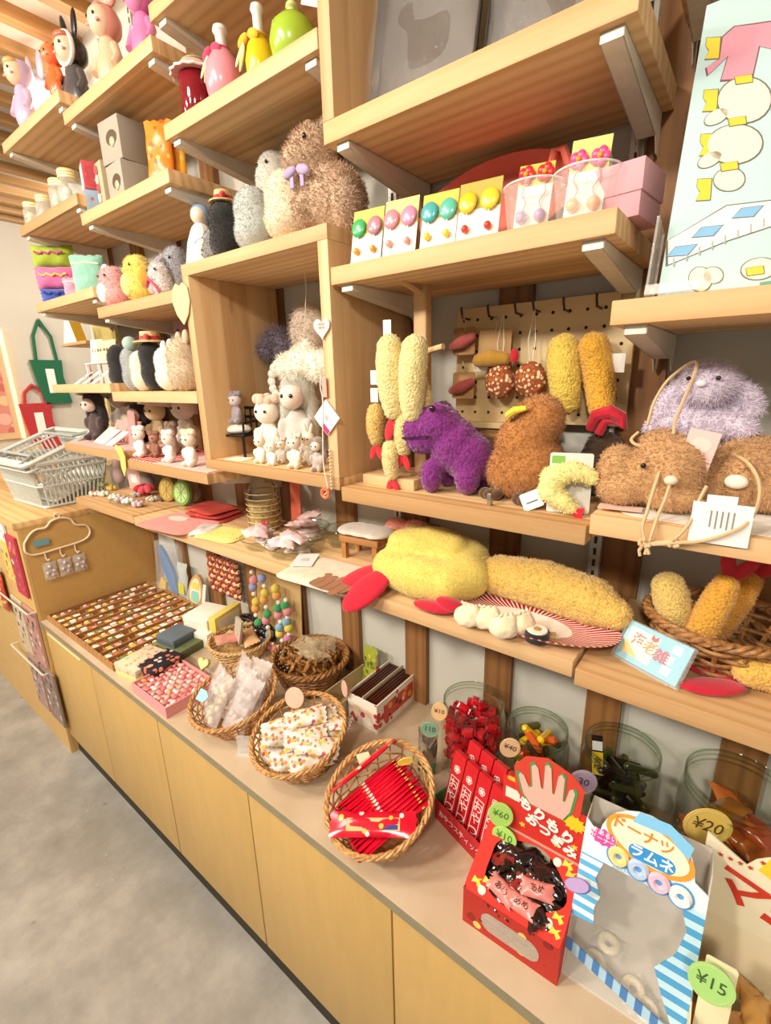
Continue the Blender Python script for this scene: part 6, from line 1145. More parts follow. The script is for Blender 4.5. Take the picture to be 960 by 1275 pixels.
t = thing('brown_reel', 'brown ribbed reel hanging at the back of the box unit', 'ornament', (xat(392, .955, 1.395+.2), .955, zi+.13)); obj('reel', MB().lathe([(0, 0), (.03, 0), (.03, .004), (.022, .006)]+[(.022+.002*(j % 2), .008+.004*j) for j in range(12)]+[(.03, .06), (.03, .064), (0, .064)], 20), wicker('#8c7258', '#5c4632'), t); obj('post', MB().tube([(0, 0, -.13), (0, 0, 0)], .004, 6), blkm, t)
for i, (u, y, h, b, hr, kd, lb) in enumerate(((326, .76, .085, '#f1e6cf', '#f3e9d6', 'rabbit', 'cream rabbit figurine lying at the front left of the box unit'), (352, .785, .075, '#d9cfc0', '#c9bfae', 'lamb', 'tiny grey-hatted figurine in the box unit'), (369, .755, .095, '#efe2c9', '#e9dcc4', 'lamb', 'cream standing angel figurine at the front of the box unit'), (386, .80, .10, '#cfc4ae', '#d9cfba', 'rabbit', 'beige rabbit figurine behind the angel'), (397, .755, .09, '#b7a69c', '#a89890', 'hair', 'mauve-haired mini figurine by the right wall of the box unit'), (340, .75, .07, '#f0e7d8', '#f2eadb', 'rabbit', 'smallest white rabbit figurine at the front of the box unit'))): fig('figurine', lb, 'figurine', xyz(u, y), h, b, '#f0e2cc', hr, kd, .3, False)
softpad('paper_doily', 'round cream paper doily at the left front of the box unit', 'doily', (xat(298, .765, zi), .765, zi), .07, .05, .001, card('#efe5d0'), .2, 0, 1, wave=.001)
# ---------------------------------------------------------------- middle-left shelves
zh = Z['h']
t = thing('card_riser', 'white wire riser carrying upright jewellery cards', 'rack', (xat(118, .80, zh+.06), .84, zh+.0003)); obj('deck', MB().box(-.11, -.03, .072, .11, .03, .076), plain('#ece2d6', .4), t, smooth=False)
for sx in (-1, 1):
    for sy in (-1, 1): obj('leg', MB().tube([(sx*.105, sy*.026, 0), (sx*.105, sy*.026, .072)], .003, 6), plain('#ece2d6', .4), t)
rx = xat(118, .80, zh+.06)
for i in range(4):
    t = thing('jewellery_card', 'upright cream jewellery card on the white riser, %s' % ('leftmost', 'second from left', 'third from left', 'rightmost')[i], 'jewellery', (rx-.08+.052*i, .835, zh+.0766), rot=(-.12, 0, .1)); obj('card', MB().box(-.023, -.0006, 0, .023, .0006, .085-.008*(i > 1)), card(('#ece2cf', '#d9cfa8', '#d6caa2', '#d2c69c')[i]), t, smooth=False)
    for s in (-1, 1): obj('earring', MB().ell((s*.009, -.003, .045), (.004, .003, .006), n=8, m=6), gloss('#8a7f5c' if i else '#cfc6b4'), t)
for i in range(3):
    q = ony(92+17*i, 476, .762); t = thing('jewellery_card', 'white jewellery card lying slanted at the shelf front, %s' % ('left', 'middle', 'right')[i], 'jewellery', (rx-.135+.075*i, .775, zh+.0006), rot=(-.95, 0, -.15)); obj('card', MB().box(-.028, -.0006, 0, .028, .0006, .075), card('#f0e9dc'), t, smooth=False); obj('earring', MB().ell((0, -.003, .04), (.006, .003, .006), n=8, m=6), gloss('#d9b48f'), t)
t = thing('pink_frame_stand', 'pale pink jewellery stand at the right of the white riser', 'stand', (xat(139, .79, zh), .80, zh+.0003)); obj('panel', MB().box(-.022, -.002, 0, .022, .002, .085), card('#e8c9bd'), t, smooth=False); obj('foot', MB().box(-.022, -.015, 0, .022, .015, .003), card('#e8c9bd'), t, smooth=False)
for i, (u, c) in enumerate(((104, '#e39aa2'), (98, '#c9b2d0'))): t = thing('lipstick_charm', ('pink slim charm standing beside the riser', 'lilac slim charm beside the pink one')[i], 'charm', (rx-.125-.014*i, .83, zh+.0003)); obj('body', MB().lathe([(0, 0), (.006, 0), (.006, .05), (.004, .055), (.003, .075), (0, .078)], 12), gloss(c), t); obj('ring', MB().tube([(.0066*math.cos(a), .0066*math.sin(a), .03) for a in [2*PI*k/12 for k in range(12)]], .001, 4, True), gloss('#e8dcc0'), t)
# little corner shelf with triangle
lz = ony(92, 432, .90); t = thing('corner_shelf', 'tiny wooden ledge with a yellow box at the far end', 'shelf', (lz.x-.03, .86, lz.z)); obj('board', MB().box(0, 0, 0, .26, .138, .012, .001), pine('x'), t, ang=30); obj('rear_panel', MB().box(.05, .12, .0125, .26, .137, .12), ply('#cdbd72', 'x'), t, smooth=False)
t = thing('triangle_box', 'white and yellow triangular box on the tiny ledge', 'box', (lz.x+.03, .90, lz.z+.0125), .3); obj('box', MB().prism([(-.04, 0), (.04, 0), (.012, .09), (-.012, .09)], -.025, .025), card('#efe9da'), t); obj('yellow_side', MB().add([(.0405, -.0252, 0), (.0405, .0252, 0), (.0125, .0252, .09), (.0125, -.0252, .09)], [(0, 1, 2, 3)]), card('#edc23a'), t); obj('print', MB().box(-.014, -.0258, .02, .014, -.0251, .06), dots('#e6dfd0', '#9a9284,#cfc7b6', 120, .3), t, smooth=False)
# plush row
zi3 = Z['i']
rowp = [(152, .79, .09, .155, '#1b1816', 'black plush animal at the left end of the middle plush row'), (166, .775, .075, .14, '#a3a5a4', 'blue-grey plush animal beside the black one'), (178, .77, .08, .125, '#ece0c8', 'cream plush animal beside the blue-grey one'), (193, .79, .095, .155, '#171413', 'black plush animal with a straw hat and red band in the middle row'), (212, .775, .095, .13, '#efe6d4', 'white plush lamb in the middle row'), (232, .78, .11, .15, '#cbb596', 'curly beige plush animal next to the box unit')]
for i, (u, y, w_, h_, c, lb) in enumerate(rowp):
    q = (xat(u, y, zi3+.06), y); t = plushie('row_plush', lb, (q[0], y, zi3+.0003), -.25, egg(w_, h_), plush(c), (), .004, 3000, .004 if i < 5 else .009, None, .006, fw=.0007)
    if i == 3: zt = h_*.97; obj('straw_hat', MB().lathe([(0, zt+.028), (.028, zt+.026), (.03, zt+.002), (.05, zt-.002), (.05, zt-.006), (0, zt-.006)], 24), wicker('#e0c088', '#b8965a'), t); obj('hat_band', MB().lathe([(.0305, zt+.003), (.03, zt+.013)], 24, cap=False), cloth('#d0363a'), t); obj('hat_bow', MB().ell((.032, -.018, zt+.01), (.014, .008, .008)), cloth('#d0363a'), t)
    if i in (4, 5):
        for s in (-1, 1): obj('ear', MB().ell((s*.035, 0, h_*.97), (.014, .010, .02)), plush(c), t)
    if i == 1: obj('bobble', MB().ell((.012, 0, h_*1.05), .022), plush('#a9c4b4'), t)
t = thing('leather_bag', 'dark brown leather pouch hanging behind the middle plush row', 'bag', (xat(165, .975, zi3+.2), .975, zi3+.15)); obj('bag', MB().prism([(-.09, .12), (-.08, .02), (.0, -.01), (.09, .01), (.095, .11), (.03, .095), (.0, .105), (-.04, .1)], -.012, .012), plain('#4a3020', .4), t); obj('strap', MB().tube([(.05, -.01, .1), (.07, 0, .16), (.09, -.01, .1)], .002, 5), plain('#7a5c3c'), t)
t = thing('olive_panel', 'olive brown board behind the straw-hatted plush', 'board', (xat(190, .98, zi3+.2), .982, zi3+.0003)); obj('panel', MB().box(-.06, -.008, 0, .06, .008, .22), card('#8a6f42'), t, smooth=False); obj('picture', MB().box(-.05, -.0086, .1, .05, -.0081, .21), card('#7a6038'), t, smooth=False)
t = thing('tall_pouch', 'dusty pink tall pouch behind the curly beige plush', 'pouch', (xat(226, .93, zi3+.2), .93, zi3+.0003)); obj('pouch', pillow(.24, .10, .03, cloth('#d3a3a0'), .06, 14, 8, .003, 4), None, t, (0, 0, .12), (PI/2, PI/2, 0)); obj('clasp', MB().ell((0, -.014, .19), .006), gloss('#8a6a6a'), t)
# cloth and cards on the next shelf
z4f = Z['j4']; z3f = Z['j3']
softpad('pink_runner', 'pink cloth runner with red gingham end on the far shelf', 'cloth', ((bx(4)+bx(3))/2, .86, z4f+.0003), .50, .27, .0015, cloth('#e9a79c'), 0, 0, 1, wave=.001)
t = thing('gingham_cloth', 'red and white gingham cloth under the lamb dolls', 'cloth', ((bx(3)+bx(2))/2, .86, z3f+.0003)); obj('cloth', MB().box(-.245, -.13, 0, -.06, .13, .002), gingham('#d2453e', '#f0e2d6', 45), t, smooth=False); obj('pink_part', MB().box(-.06, -.13, 0, .245, .13, .0022), cloth('#ecbcb2'), t, smooth=False)
fig('maid_doll', 'black and white hooded doll sitting at the far end of the pink runner', 'doll', (-2.13, .83, z4f+.004), .22, '#4a3a38', '#e3cfc0', '#2a2322', 'hair', .3)
fig('white_bonnet_doll', 'white bonneted doll behind the black and white hooded doll', 'doll', (-2.15, .945, z4f+.004), .25, '#d9cdbd', '#e6d4c2', '#e9e0d0', 'lamb', .3)
cx = xat(140, .79, z4f)
for i, (dx, y, c, w_, h_, ln) in enumerate(((-.10, .775, '#e9dccf', .05, .09, -.95), (-.045, .77, '#efe6dc', .05, .085, -1.0), (.03, .765, '#f2ebe2', .05, .085, -1.05), (-.08, .84, '#d9a79a', .10, .09, -.5), (.02, .85, '#cf8f86', .09, .085, -.4), (.085, .83, '#d8958c', .06, .115, -.12), (.115, .815, '#b98f88', .05, .12, -.1), (-.12, .90, '#dcd2bd', .09, .13, -.15), (-.005, .92, '#c9ba9c', .11, .15, -.3))):
    t = thing('picture_card', '%s on the pink runner' % ('cream slanted card, leftmost front', 'white slanted card with a blue print, centre front', 'white slanted card, right front', 'pink card behind the cream one', 'rose card behind the white ones', 'dark rose upright booklet', 'mauve upright booklet beside it', 'pale upright card at the back left', 'clear-framed card leaning at the back')[i], 'card', (cx+dx, y, z4f+.006), rot=(ln, 0, .05)); obj('card', MB().box(-w_/2, -.002, 0, w_/2, .002, h_), card(c), t, smooth=False); obj('print', MB().box(-w_*.32, -.0026, h_*.3, w_*.32, -.0021, h_*.7), dots(c, '#8a93b8,%s,#b8786a' % c, 90, .35), t, smooth=False)
t = thing('tan_panel', 'tan upright board at the back of the far shelf', 'board', (xat(128, .975, z4f+.1), .98, z4f+.0003)); obj('panel', MB().box(-.06, -.005, 0, .06, .005, .17), ply('#d8bd84', 'z'), t, smooth=False); obj('edge', MB().box(-.062, -.006, .17, .062, .006, .175), ply('#cbae74', 'z'), t, smooth=False)
l = ony(152, 572, YF-.006); t = thing('yellow_leaf_tag', 'yellow leaf-shaped tag at the joint of the far shelves', 'tag', l); obj('leaf', MB().prism([(0, -.06), (.02, -.03), (.026, .01), (.015, .04), (-.03, .048), (-.04, .04), (-.012, .01), (-.014, -.03)], -.0015, .0015), card('#e7cd6c'), t)
for i, (u, y, h, b, hd, hr, kd, lb) in enumerate(((180, .90, .20, '#3a2c2a', '#e0c9b8', '#2b2120', 'hair', 'doll with long black hair among the lambs'), (201, .92, .22, '#d9c294', '#e2cd9e', '#d9c294', 'cat', 'pale yellow long-haired cat plush behind the lambs'), (236, .93, .24, '#d6d0bd', '#dcd5c2', '#d6d0bd', 'lamb', 'pale green-grey fluffy plush beside the box unit'), (218, .86, .13, '#a08b78', '#8f7a68', '#8a7462', 'lamb', 'taupe hedgehog-like plush among the lambs'), (178, .775, .12, '#f1e7da', '#f1e3d2', '#efe3d3', 'lamb', 'white lamb doll sitting at the left of the gingham'), (196, .80, .10, '#8f5f48', '#a8745a', '#8a5a44', 'lamb', 'brown curly doll between the white lambs'), (214, .77, .115, '#f0e4d6', '#f1e3d2', '#efe3d3', 'lamb', 'white lamb doll in the middle of the lamb row'), (240, .765, .125, '#f0e3d2', '#efe0ca', '#e6dfb4', 'lamb', 'white lamb doll with a pale green hat beside the box unit'))):
    fig('lamb_plush' if kd == 'lamb' else 'doll_plush', lb, 'plush toy', (xat(u, y, z3f), y, z3f+.0026), h, b, hd, hr, kd, .1+.1*(i % 3), True)
# ---------------------------------------------------------------- lowest far shelf with hair ornaments
zk = Z['k']+.0003
kx = lambda u, y: xat(u, y, Z['k'])
dish('round glass tray of hair ornaments on the lowest far shelf', (kx(163, .80), .80, zk), .07, .018)
orn = [(118, .78, '#e0d8c6', '#c9403c'), (130, .80, '#d8d2c2', '#c9d4c0'), (143, .80, '#cfd8c8', '#e6e0d4'), (150, .79, '#c9bfc2', '#d8a6b8'), (160, .79, '#f1ece4', '#f4efe6'), (172, .79, '#dcbfd0', '#caa6c2'), (140, .87, '#d9b84a', '#c9a23a'), (128, .88, '#9aa36a', '#7d8a4c'), (170, .87, '#b9b0a4', '#d8d0c4'), (190, .87, '#d6cfc2', '#a89c8c'), (205, .90, '#6a5a4c', '#3a302a')]
for i, (u, y, c, c2_) in enumerate(orn):
    onl = u in (150, 160, 172); t = thing('hair_ornament', '%s hair ornament on the lowest far shelf, %s' % (('white and red', 'pale grey', 'mint white', 'mauve', 'white pearl', 'lilac', 'yellow flower', 'olive leaf', 'taupe', 'ivory', 'dark brown')[i], 'at the front' if y < .82 else 'towards the back'), 'hair clip', (kx(u, y), y, zk+(.004 if onl else 0)), .5*i)
    for q in range(5): obj('petal', MB().ell((.014*math.cos(q*1.257), .014*math.sin(q*1.257), .010), (.011, .009, .0095), n=8, m=6), cloth(c), t)
    obj('centre', MB().ell((0, 0, .018), .007, n=8, m=6), gloss(c2_), t)
t = thing('red_flower_corsage', 'bright red ribbon flower on the lowest far shelf', 'hair clip', (kx(163, .85)+.02, .90, zk))
for q in range(7): obj('petal', MB().ell((.026*math.cos(q*.9), .022*math.sin(q*.9), .03+.006*(q % 2)), (.022, .016, .013), (0, .4, q*.9)), cloth('#c8202e' if q % 2 else '#e0505c'), t)
obj('base', MB().lathe([(0, 0), (.02, 0), (.012, .03), (0, .032)], 14), cloth('#a3182a'), t)
for i, (u, c, c2_) in enumerate(((210, '#a88a3a', '#c2a658'), (228, '#74a24e', '#b9d48a'))):
    t = thing('fruit_slice', ('golden kiwi-slice coin purse standing on the shelf', 'green citrus-slice coin purse standing on the shelf')[i], 'purse', (kx(u, .90), .90, zk+.001), rot=(-.15, 0, .35)); obj('disc', MB().prism([(x*.8, z+.048) for x, z in circ(.047, 26)], -.008, .008), plush(c), t); obj('face', MB().prism([(x*.62, z*.8+.048) for x, z in circ(.047, 26)], -.0095, -.0082), cloth(c2_), t)
    for q in range(8): obj('segment_line', MB().tube([(0, -.0098, .048), (.026*math.cos(q*PI/4), -.0098, .048+.034*math.sin(q*PI/4))], .0012, 4), cloth(c), t)
t = thing('pink_gift_bag', 'small pink paper bag at the back of the lowest far shelf', 'bag', (-2.13, .955, zk), .2); obj('bag', MB().box(-.04, -.02, 0, .04, .02, .12, .001), card('#dcb2a8'), t, ang=30); obj('bag_label', MB().box(-.02, -.0208, .03, .02, -.0201, .07), card('#efe6dc'), t, smooth=False)
for i, (u, c) in enumerate(((150, '#b89a94'), (185, '#8c7f78'), (240, '#8a7058'))):
    t = thing('wrapped_toy', '%s wrapped toy at the back of the low shelves' % ('mauve', 'grey', 'tan')[i], 'toy', (kx(u, .955) if u < 200 else xat(u, .95, zl), .955, zk if u < 200 else zl), 0); me = blobmesh('toy', [((0, 0, .04), (.04, .028, .04)), ((0, 0, .085), (.03, .024, .03))], plush(c), .006, 2); link('toy', me, t); eye(t, (-.01, -.024, .09), .003)
# ---------------------------------------------------------------- far end of the counter
# compartment tray with trinkets
tx0, tx1, ty0, ty1 = -2.195, -1.592, .528, .945; tw = tx1-tx0; td = ty1-ty0; wmt = pine('y', '#b98a52', '#8a5c30', knots=False)
t = thing('compartment_tray', 'wide wooden tray with many compartments of tiny trinkets', 'tray', (tx0, ty0, cz)); obj('bottom', MB().box(0, 0, 0, tw, td, .004), ply('#a87a44', 'x'), t, smooth=False)
NC, NR = 11, 14
for x in (0, tw-.006): obj('side', MB().box(x, 0, .004, x+.006, td, .026), wmt, t, smooth=False)
for y in (0, td-.006): obj('end', MB().box(.006, y, .004, tw-.006, y+.006, .026), wmt, t, smooth=False)
dvm = MB().box(-.0035, .006, .004, .0035, td-.006, .024).mesh('divider', wmt, False)
cwid = (tw-.012)/NC; rdep = (td-.012)/NR
for i in range(1, NC): link('divider', dvm, t, (.006+i*cwid, 0, 0))
cvm = MB().box(-cwid/2+.0036, -.0012, .004, cwid/2-.0036, .0012, .018).mesh('cross_divider', wmt, False)
for i in range(NC):
    for j in range(1, NR): link('cross_divider', cvm, t, (.006+(i+.5)*cwid, .006+j*rdep, 0))
kinds = []
for c, nm in (('#ece2cd', 'white'), ('#e3b24a', 'yellow'), ('#d88f84', 'pink'), ('#c9673a', 'orange'), ('#8a4a3c', 'red-brown'), ('#d9cdb0', 'cream'), ('#7c8a4e', 'green')):
    mb = MB().box(-.017, -.0095, 0, .017, .0095, .012, .0012); mb.k = 1; mb.box(*((.003, -.0097, .0119, .0168, .0097, .0162) if nm in ('white', 'cream') else (.009, -.006, .0119, .0166, .006, .015))); kinds.append((mb.mesh('tiny_box', [card(c), card('#f6efdf')], True, 30), nm))
for i in range(NC):
    for j in range(NR):
        if rnd.random() < .1: continue
        k = (0, 1, 5, 2, 1, 3, 5, 4, 1, 4, 6)[(i*5+j*3+rnd.randrange(3)) % 11]
        put('tiny_box', kinds[k][0], 'tiny %s boxed trinket in the compartment tray' % kinds[k][1], 'trinket', (tx0+.006+(i+.5)*cwid, ty0+.006+(j+.5)*rdep, cz+.0045), (0, 0, rnd.uniform(-.12, .12)+PI*rnd.randrange(2)), kinds[k][1]+' trinkets in the compartment tray')
# stacked gift boxes
def gbox(label, u, v, w_, d_, h_, rz, m, lidm=None, z=None, name='gift_box', extra=None, dy=0.0):
    q = onz(u, v, CT); t = thing(name, label, 'box', (q.x, q.y+dy, cz if z is None else z), rz); obj('base', MB().box(-w_/2, -d_/2, 0, w_/2, d_/2, h_*.6, .0012), m, t, ang=30); obj('lid', MB().box(-w_/2-.001, -d_/2-.001, h_*.45, w_/2+.001, d_/2+.001, h_, .0012), lidm or m, t, ang=30)
    if extra: extra(t)
    return t
gbox('pale yellow box with a printed lid beside the compartment tray', 180, 832, .11, .13, .042, .15, card('#e6d88c'), dots('#d9cdb0', '#e6d88c,#b5a98c,#d98c6a', 60, .35))
gbox('black floral patterned box in front of the pink tray', 203, 838, .085, .11, .052, .12, dots('#241f2c', '#e8a98c,#d9d0c0,#241f2c,#c9785a', 48, .38))
gb = gbox('olive green flat box under the grey one', 228, 808, .12, .115, .032, .12, card('#5c6440'), card('#656d48'))
gbox('slate grey flat box on the olive one', 222, 806, .095, .095, .03, .15, card('#566068'), card('#5f6a72'), z=cz+.0325)
gbox('white lidded box, lower of the stack by the seagrass bowl', 245, 800, .12, .13, .055, .25, card('#e6dcc6'), card('#efe7d4'), dy=.05)
gbox('white lidded box on top of the lower white one', 246, 797, .115, .12, .045, .25, card('#e9e0cb'), card('#f1e9d8'), z=cz+.0553, dy=.05)
t = gbox('yellow framed box standing on its side next to the white boxes', 274, 797, .03, .14, .11, .25, card('#d8c25c'), card('#dcc866'), dy=.035); obj('white_face', MB().box(.0165, -.055, .012, .0175, .055, .095), card('#e9e2d0'), t, smooth=False)
t = thing('wooden_heart', 'small natural wooden heart beside the pink sweets tray', 'ornament', tuple(onz(254, 826, CT+.045)), rot=(-.5, 0, .2)); obj('heart', MB().prism(heart(.045)[::-1], -.006, .006), ply('#e6cb8a', 'x'), t)
t = thing('heart_stand', 'slim clear stand under the wooden heart', 'stand', (onz(254, 826, CT+.045).x, onz(254, 826, CT+.045).y+.012, cz)); obj('post', MB().box(-.006, -.002, 0, .006, .002, .045), film('#ffffff', .4), t, smooth=False); obj('foot', MB().box(-.015, -.012, 0, .015, .012, .002), film('#ffffff', .4), t, smooth=False)
# pink tray of sweets
t = thing('pink_tray', 'shallow pink paper tray filled with pink and white sweets', 'tray', (-1.425, .514, cz), 0); pk_ = card('#e59a98'); w_, d_ = .205, .165
obj('bottom', MB().box(0, 0, 0, w_, d_, .003), pk_, t, smooth=False)
for (a, b, c, d) in ((0, 0, w_, .004), (0, d_-.004, w_, d_), (0, .004, .004, d_-.004), (w_-.004, .004, w_, d_-.004)): obj('side', MB().box(a, b, .003, c, d, .036), pk_, t, smooth=False)
obj('liner', MB().box(.005, .005, .0031, w_-.005, d_-.005, .02), card('#f0c9c2'), t, smooth=False)
sw = [MB().ell((0, 0, 0), (.010, .0065, .006), n=10, m=6).mesh('pink_sweet', plain(c, .5)) for c in ('#e8817e', '#f3d9cf', '#ee9f98', '#f0b8ae', '#e9a05c')]
for i in range(11):
    for j in range(9):
        k = rnd.choice((0, 0, 1, 2, 3, 3, 1, 4) if rnd.random() < .4 else (0, 1, 2, 3)); put('pink_sweet', sw[k], '%s sweet in the shallow pink tray' % ('coral', 'white', 'pink', 'pale pink', 'orange')[k], 'candy', (-1.425+.015+.0175*i, .514+.016+.0165*j, cz+.0265+.004*((i+j) % 2)), (rnd.uniform(-.3, .3), rnd.uniform(-.3, .3), rnd.uniform(0, 3)), ('coral', 'white', 'pink', 'pale pink', 'orange')[k]+' sweets in the pink tray')
# wall goods behind the counter
t = thing('blue_fan_packet', 'blue curved toy in a clear packet leaning on the wall', 'toy', (-2.0, .955, cz), rot=(-.1, 0, .2)); obj('blue_body', MB().prism([(.035, 0), (.055, .02), (.03, .12), (-.02, .2), (-.05, .23), (-.055, .2), (-.03, .12), (.0, .05)], -.008, .008), gloss('#2f77b8'), t); obj('clear_packet', MB().box(-.075, -.012, 0, .075, .012, .25), film('#eef2f2', .2), t, smooth=False); obj('yellow_piece', MB().prism([(-.07, .03), (-.03, .0), (-.02, .06), (-.05, .08)], -.007, .007), gloss('#e3bf3a'), t)
t = thing('pale_packet', 'pale green printed packet between the blue toy and the sandal-shaped one', 'packet', (-1.905, .965, cz), rot=(-.08, 0, .1)); obj('packet', pillow(.17, .07, .02, film('#d8e2dc', .6), .08, 12, 8, .003, 3), None, t, (0, 0, .087), (PI/2, PI/2, 0)); obj('print', MB().box(-.02, -.012, .03, .02, -.011, .08), card('#c9c04a'), t, smooth=False)
t = thing('sandal_packet', 'sandal-shaped tan packet with a mint panel and hanging ring', 'toy', (-1.80, .958, cz), rot=(-.1, .15, .25)); obj('sole', MB().prism([(x*.9, z*1.0+.075) for x, z in [(.045*math.cos(a)*(1-.15*math.sin(a)), .075*math.sin(a)) for a in [2*PI*i/28 for i in range(28)]]], -.008, .008), plain('#c9a36c', .4), t); obj('inner', MB().prism([(x*.9, z+.075) for x, z in [(.034*math.cos(a)*(1-.15*math.sin(a)), .06*math.sin(a)) for a in [2*PI*i/28 for i in range(28)]]], -.0095, -.0082), plain('#e6ddc4'), t); obj('mint_panel', MB().prism(rrect(.04, .05, .012, cz=.05), -.011, -.0098), card('#8fc9b4'), t); obj('yellow_panel', MB().prism(rrect(.035, .03, .008, cz=.10), -.011, -.0098), card('#e3cf4a'), t); obj('white_tab', MB().box(.04, -.010, .02, .055, -.008, .12), card('#eae6da'), t, smooth=False)
l0 = ony(262, 696, .985); l1 = ony(305, 748, .985)
t = thing('lattice_hanging', 'red and cream woven lattice panel hanging on the wall under the long shelf', 'textile', (-1.685, .975, .775)); W_ = .20; H_ = .155
for i in range(8): obj('strip', MB().tube([(.0125+.025*i, .004*((-1)**(k+i)), H_*k/7) for k in range(8)], .010, 6), cloth('#8f2f24' if i % 2 else '#a8412e'), t)
for k in range(6): obj('cross_strip', MB().tube([(.2*i/8, .004*((-1)**(k+i)), .013+.026*k) for i in range(9)], .0085, 6), cloth('#d9a45a' if k % 2 else '#e2c48c'), t)
t = thing('black_sequin_pouch', 'black shiny beaded pouch lying behind the white boxes', 'pouch', (-1.40, .965, cz), .0); me = blobmesh('pouch', [((-.06, 0, .03), (.06, .05, .03)), ((.05, 0, .035), (.06, .05, .035))], dots('#141114', '#6a6670,#2a2630,#b8b2b8', 150, .3, .2), .007, 2); link('pouch', me, t); obj('zip', MB().tube([(-.1, -.02, .055), (0, -.02, .068), (.1, -.02, .06)], .002, 5), plain('#8f8a84', .3, .8), t)
# pompom garlands on a backing card
t = thing('pompom_display', 'tan backing card hung with bead and pompom garlands', 'display', (-1.27, .975, cz), rot=(-.06, 0, 0)); obj('backing_card', MB().box(-.12, 0, 0, .12, .004, .30), card('#c2a06a'), t, smooth=False)
pcs = ['#d98a8f', '#d9c24a', '#3f9a58', '#7fa8bc', '#c77aa0', '#8f9ac4', '#e0a24a']
for j, (x0_, zt) in enumerate(((-.09, .28), (-.03, .27), (.04, .25), (.085, .22))):
    g_ = thing('pompom_garland', 'bead and pompom garland, %s on the tan backing card' % ('first from left', 'second', 'third', 'rightmost')[j], 'garland', (-1.27+x0_, .955, cz)); obj('cord', MB().tube([(0, 0, .035), (.004, 0, .12), (0, 0, zt)], .001, 5), plain('#e6dcc8'), g_)
    for k in range(9):
        z = .04+(zt-.05)*k/8; big = (k+j) % 3 != 2; obj('pompom' if big else 'bead', MB().ell((.006*math.sin(k*2+j), -.004, z), .0165 if big else .009, n=10, m=7), plush(pcs[(k*2+j*3) % 7], None, 400) if big else gloss('#e6dcc8'), g_)
for i, (x, c) in enumerate(((-.06, '#c77aa0'), (-.035, '#7f8fbc'), (.0, '#d98a8f'), (.03, '#e08a7a'), (.06, '#3f9a58'), (.085, '#7fa8bc'))):
    g_ = thing('loose_pompom', '%s pompom lying at the foot of the tan backing card' % ('magenta', 'blue', 'rose', 'coral', 'green', 'sky blue')[i], 'pompom', (-1.27+x, .925, cz)); obj('ball', MB().ell((0, 0, .016), .016), plush(c, None, 400), g_); obj('bead', MB().ell((0, -.004, .036), .006, n=8, m=6), gloss('#e6dcc8'), g_)
# cloud-shaped hanger on the cabinet side
pts = [(.517, 1.0), (.515, .965), (.545, .945), (.63, .948), (.72, .955), (.752, .98), (.745, 1.015), (.705, 1.03), (.69, 1.058), (.655, 1.072), (.62, 1.065), (.598, 1.045), (.565, 1.045), (.54, 1.03)]
P3 = smoothp([(-2.212, y, z) for y, z in pts]+[(-2.212, .517, 1.0)], 5); hm2 = plain('#efdcb8', .45)
t = thing('cloud_hanger', 'cream cloud-shaped wire hanger on the plywood side panel', 'hanger', (0, 0, 0)); obj('cloud_frame', MB().tube(P3[:-1], .0042, 7, True), hm2, t); obj('loop', MB().tube([(-2.212, .645+.010*math.cos(a), 1.084+.010*math.sin(a)) for a in [2*PI*k/14 for k in range(14)]], .0028, 6, True), hm2, t); obj('blue_label', MB().box(-2.2128, .545, .975, -2.2105, .60, 1.0), card('#6fa0a8'), t, smooth=False)
for k in range(3): obj('hook', MB().tube([(-2.212, .575+.055*k, .947), (-2.212, .575+.055*k, .92), (-2.205, .58+.055*k, .91), (-2.2, .585+.055*k, .918)], .003, 6), hm2, t)
for k in range(3):
    t = thing('clear_charm', 'clear sparkling charm bag on the cloud hanger, %s hook' % ('left', 'middle', 'right')[k], 'charm', (-2.206, .58+.055*k, .91)); obj('bag', pillow(.075, .05, .012, film('#e6e2dc', .35), .08, 10, 6, .003, k), None, t, (0, 0, -.045), (0, PI/2, 0)); obj('clasp', MB().tube([(0, .006*math.cos(a), -.004+.006*math.sin(a)) for a in [2*PI*q/12 for q in range(12)]], .0012, 5, True), plain('#cfcac0', .2, .9), t)
    for q in range(4): obj('bead', MB().ell((.006, .012*math.cos(q*1.7), -.045+.02*math.sin(q*1.7)), .007, n=8, m=6), gloss('#cfc6c6', .1), t)
# magazine rails and papers on the cabinet front
rm = plain('#dcd2be', .4, .2)
for i, (z, lb) in enumerate(((.70, 'upper'), (.415, 'lower'))):
    t = thing('magazine_rail', '%s cream rail across the front of the far cabinet' % lb, 'rail', (-2.40, .492, z)); obj('bar', MB().tube([(-.25, -.016, 0), (.165, -.016, 0)], .004, 7), rm, t)
    for x in (-.25, .165): obj('standoff', MB().tube([(x, -.016, 0), (x, .0125, 0)], .004, 7), rm, t)
mg = [(-2.30, .44, .15, .26, '#b98a7c', 'pink and grey magazine behind the upper rail'), (-2.26, .16, .15, .26, '#8f7a70', 'dark collage magazine behind the lower rail'), (-2.46, .44, .14, .26, '#c9b596', 'tan magazine behind the upper rail'), (-2.43, .16, .14, .26, '#a88a80', 'mauve magazine behind the lower rail'), (-2.31, .76, .12, .26, '#b8344a', 'crimson patterned leaflet near the cabinet top'), (-2.42, .80, .10, .18, '#d9c25a', 'yellow printed leaflet beside the crimson one'), (-2.40, .98, .08, .10, '#dfe3e0', 'white folded leaflet at the cabinet top edge')]
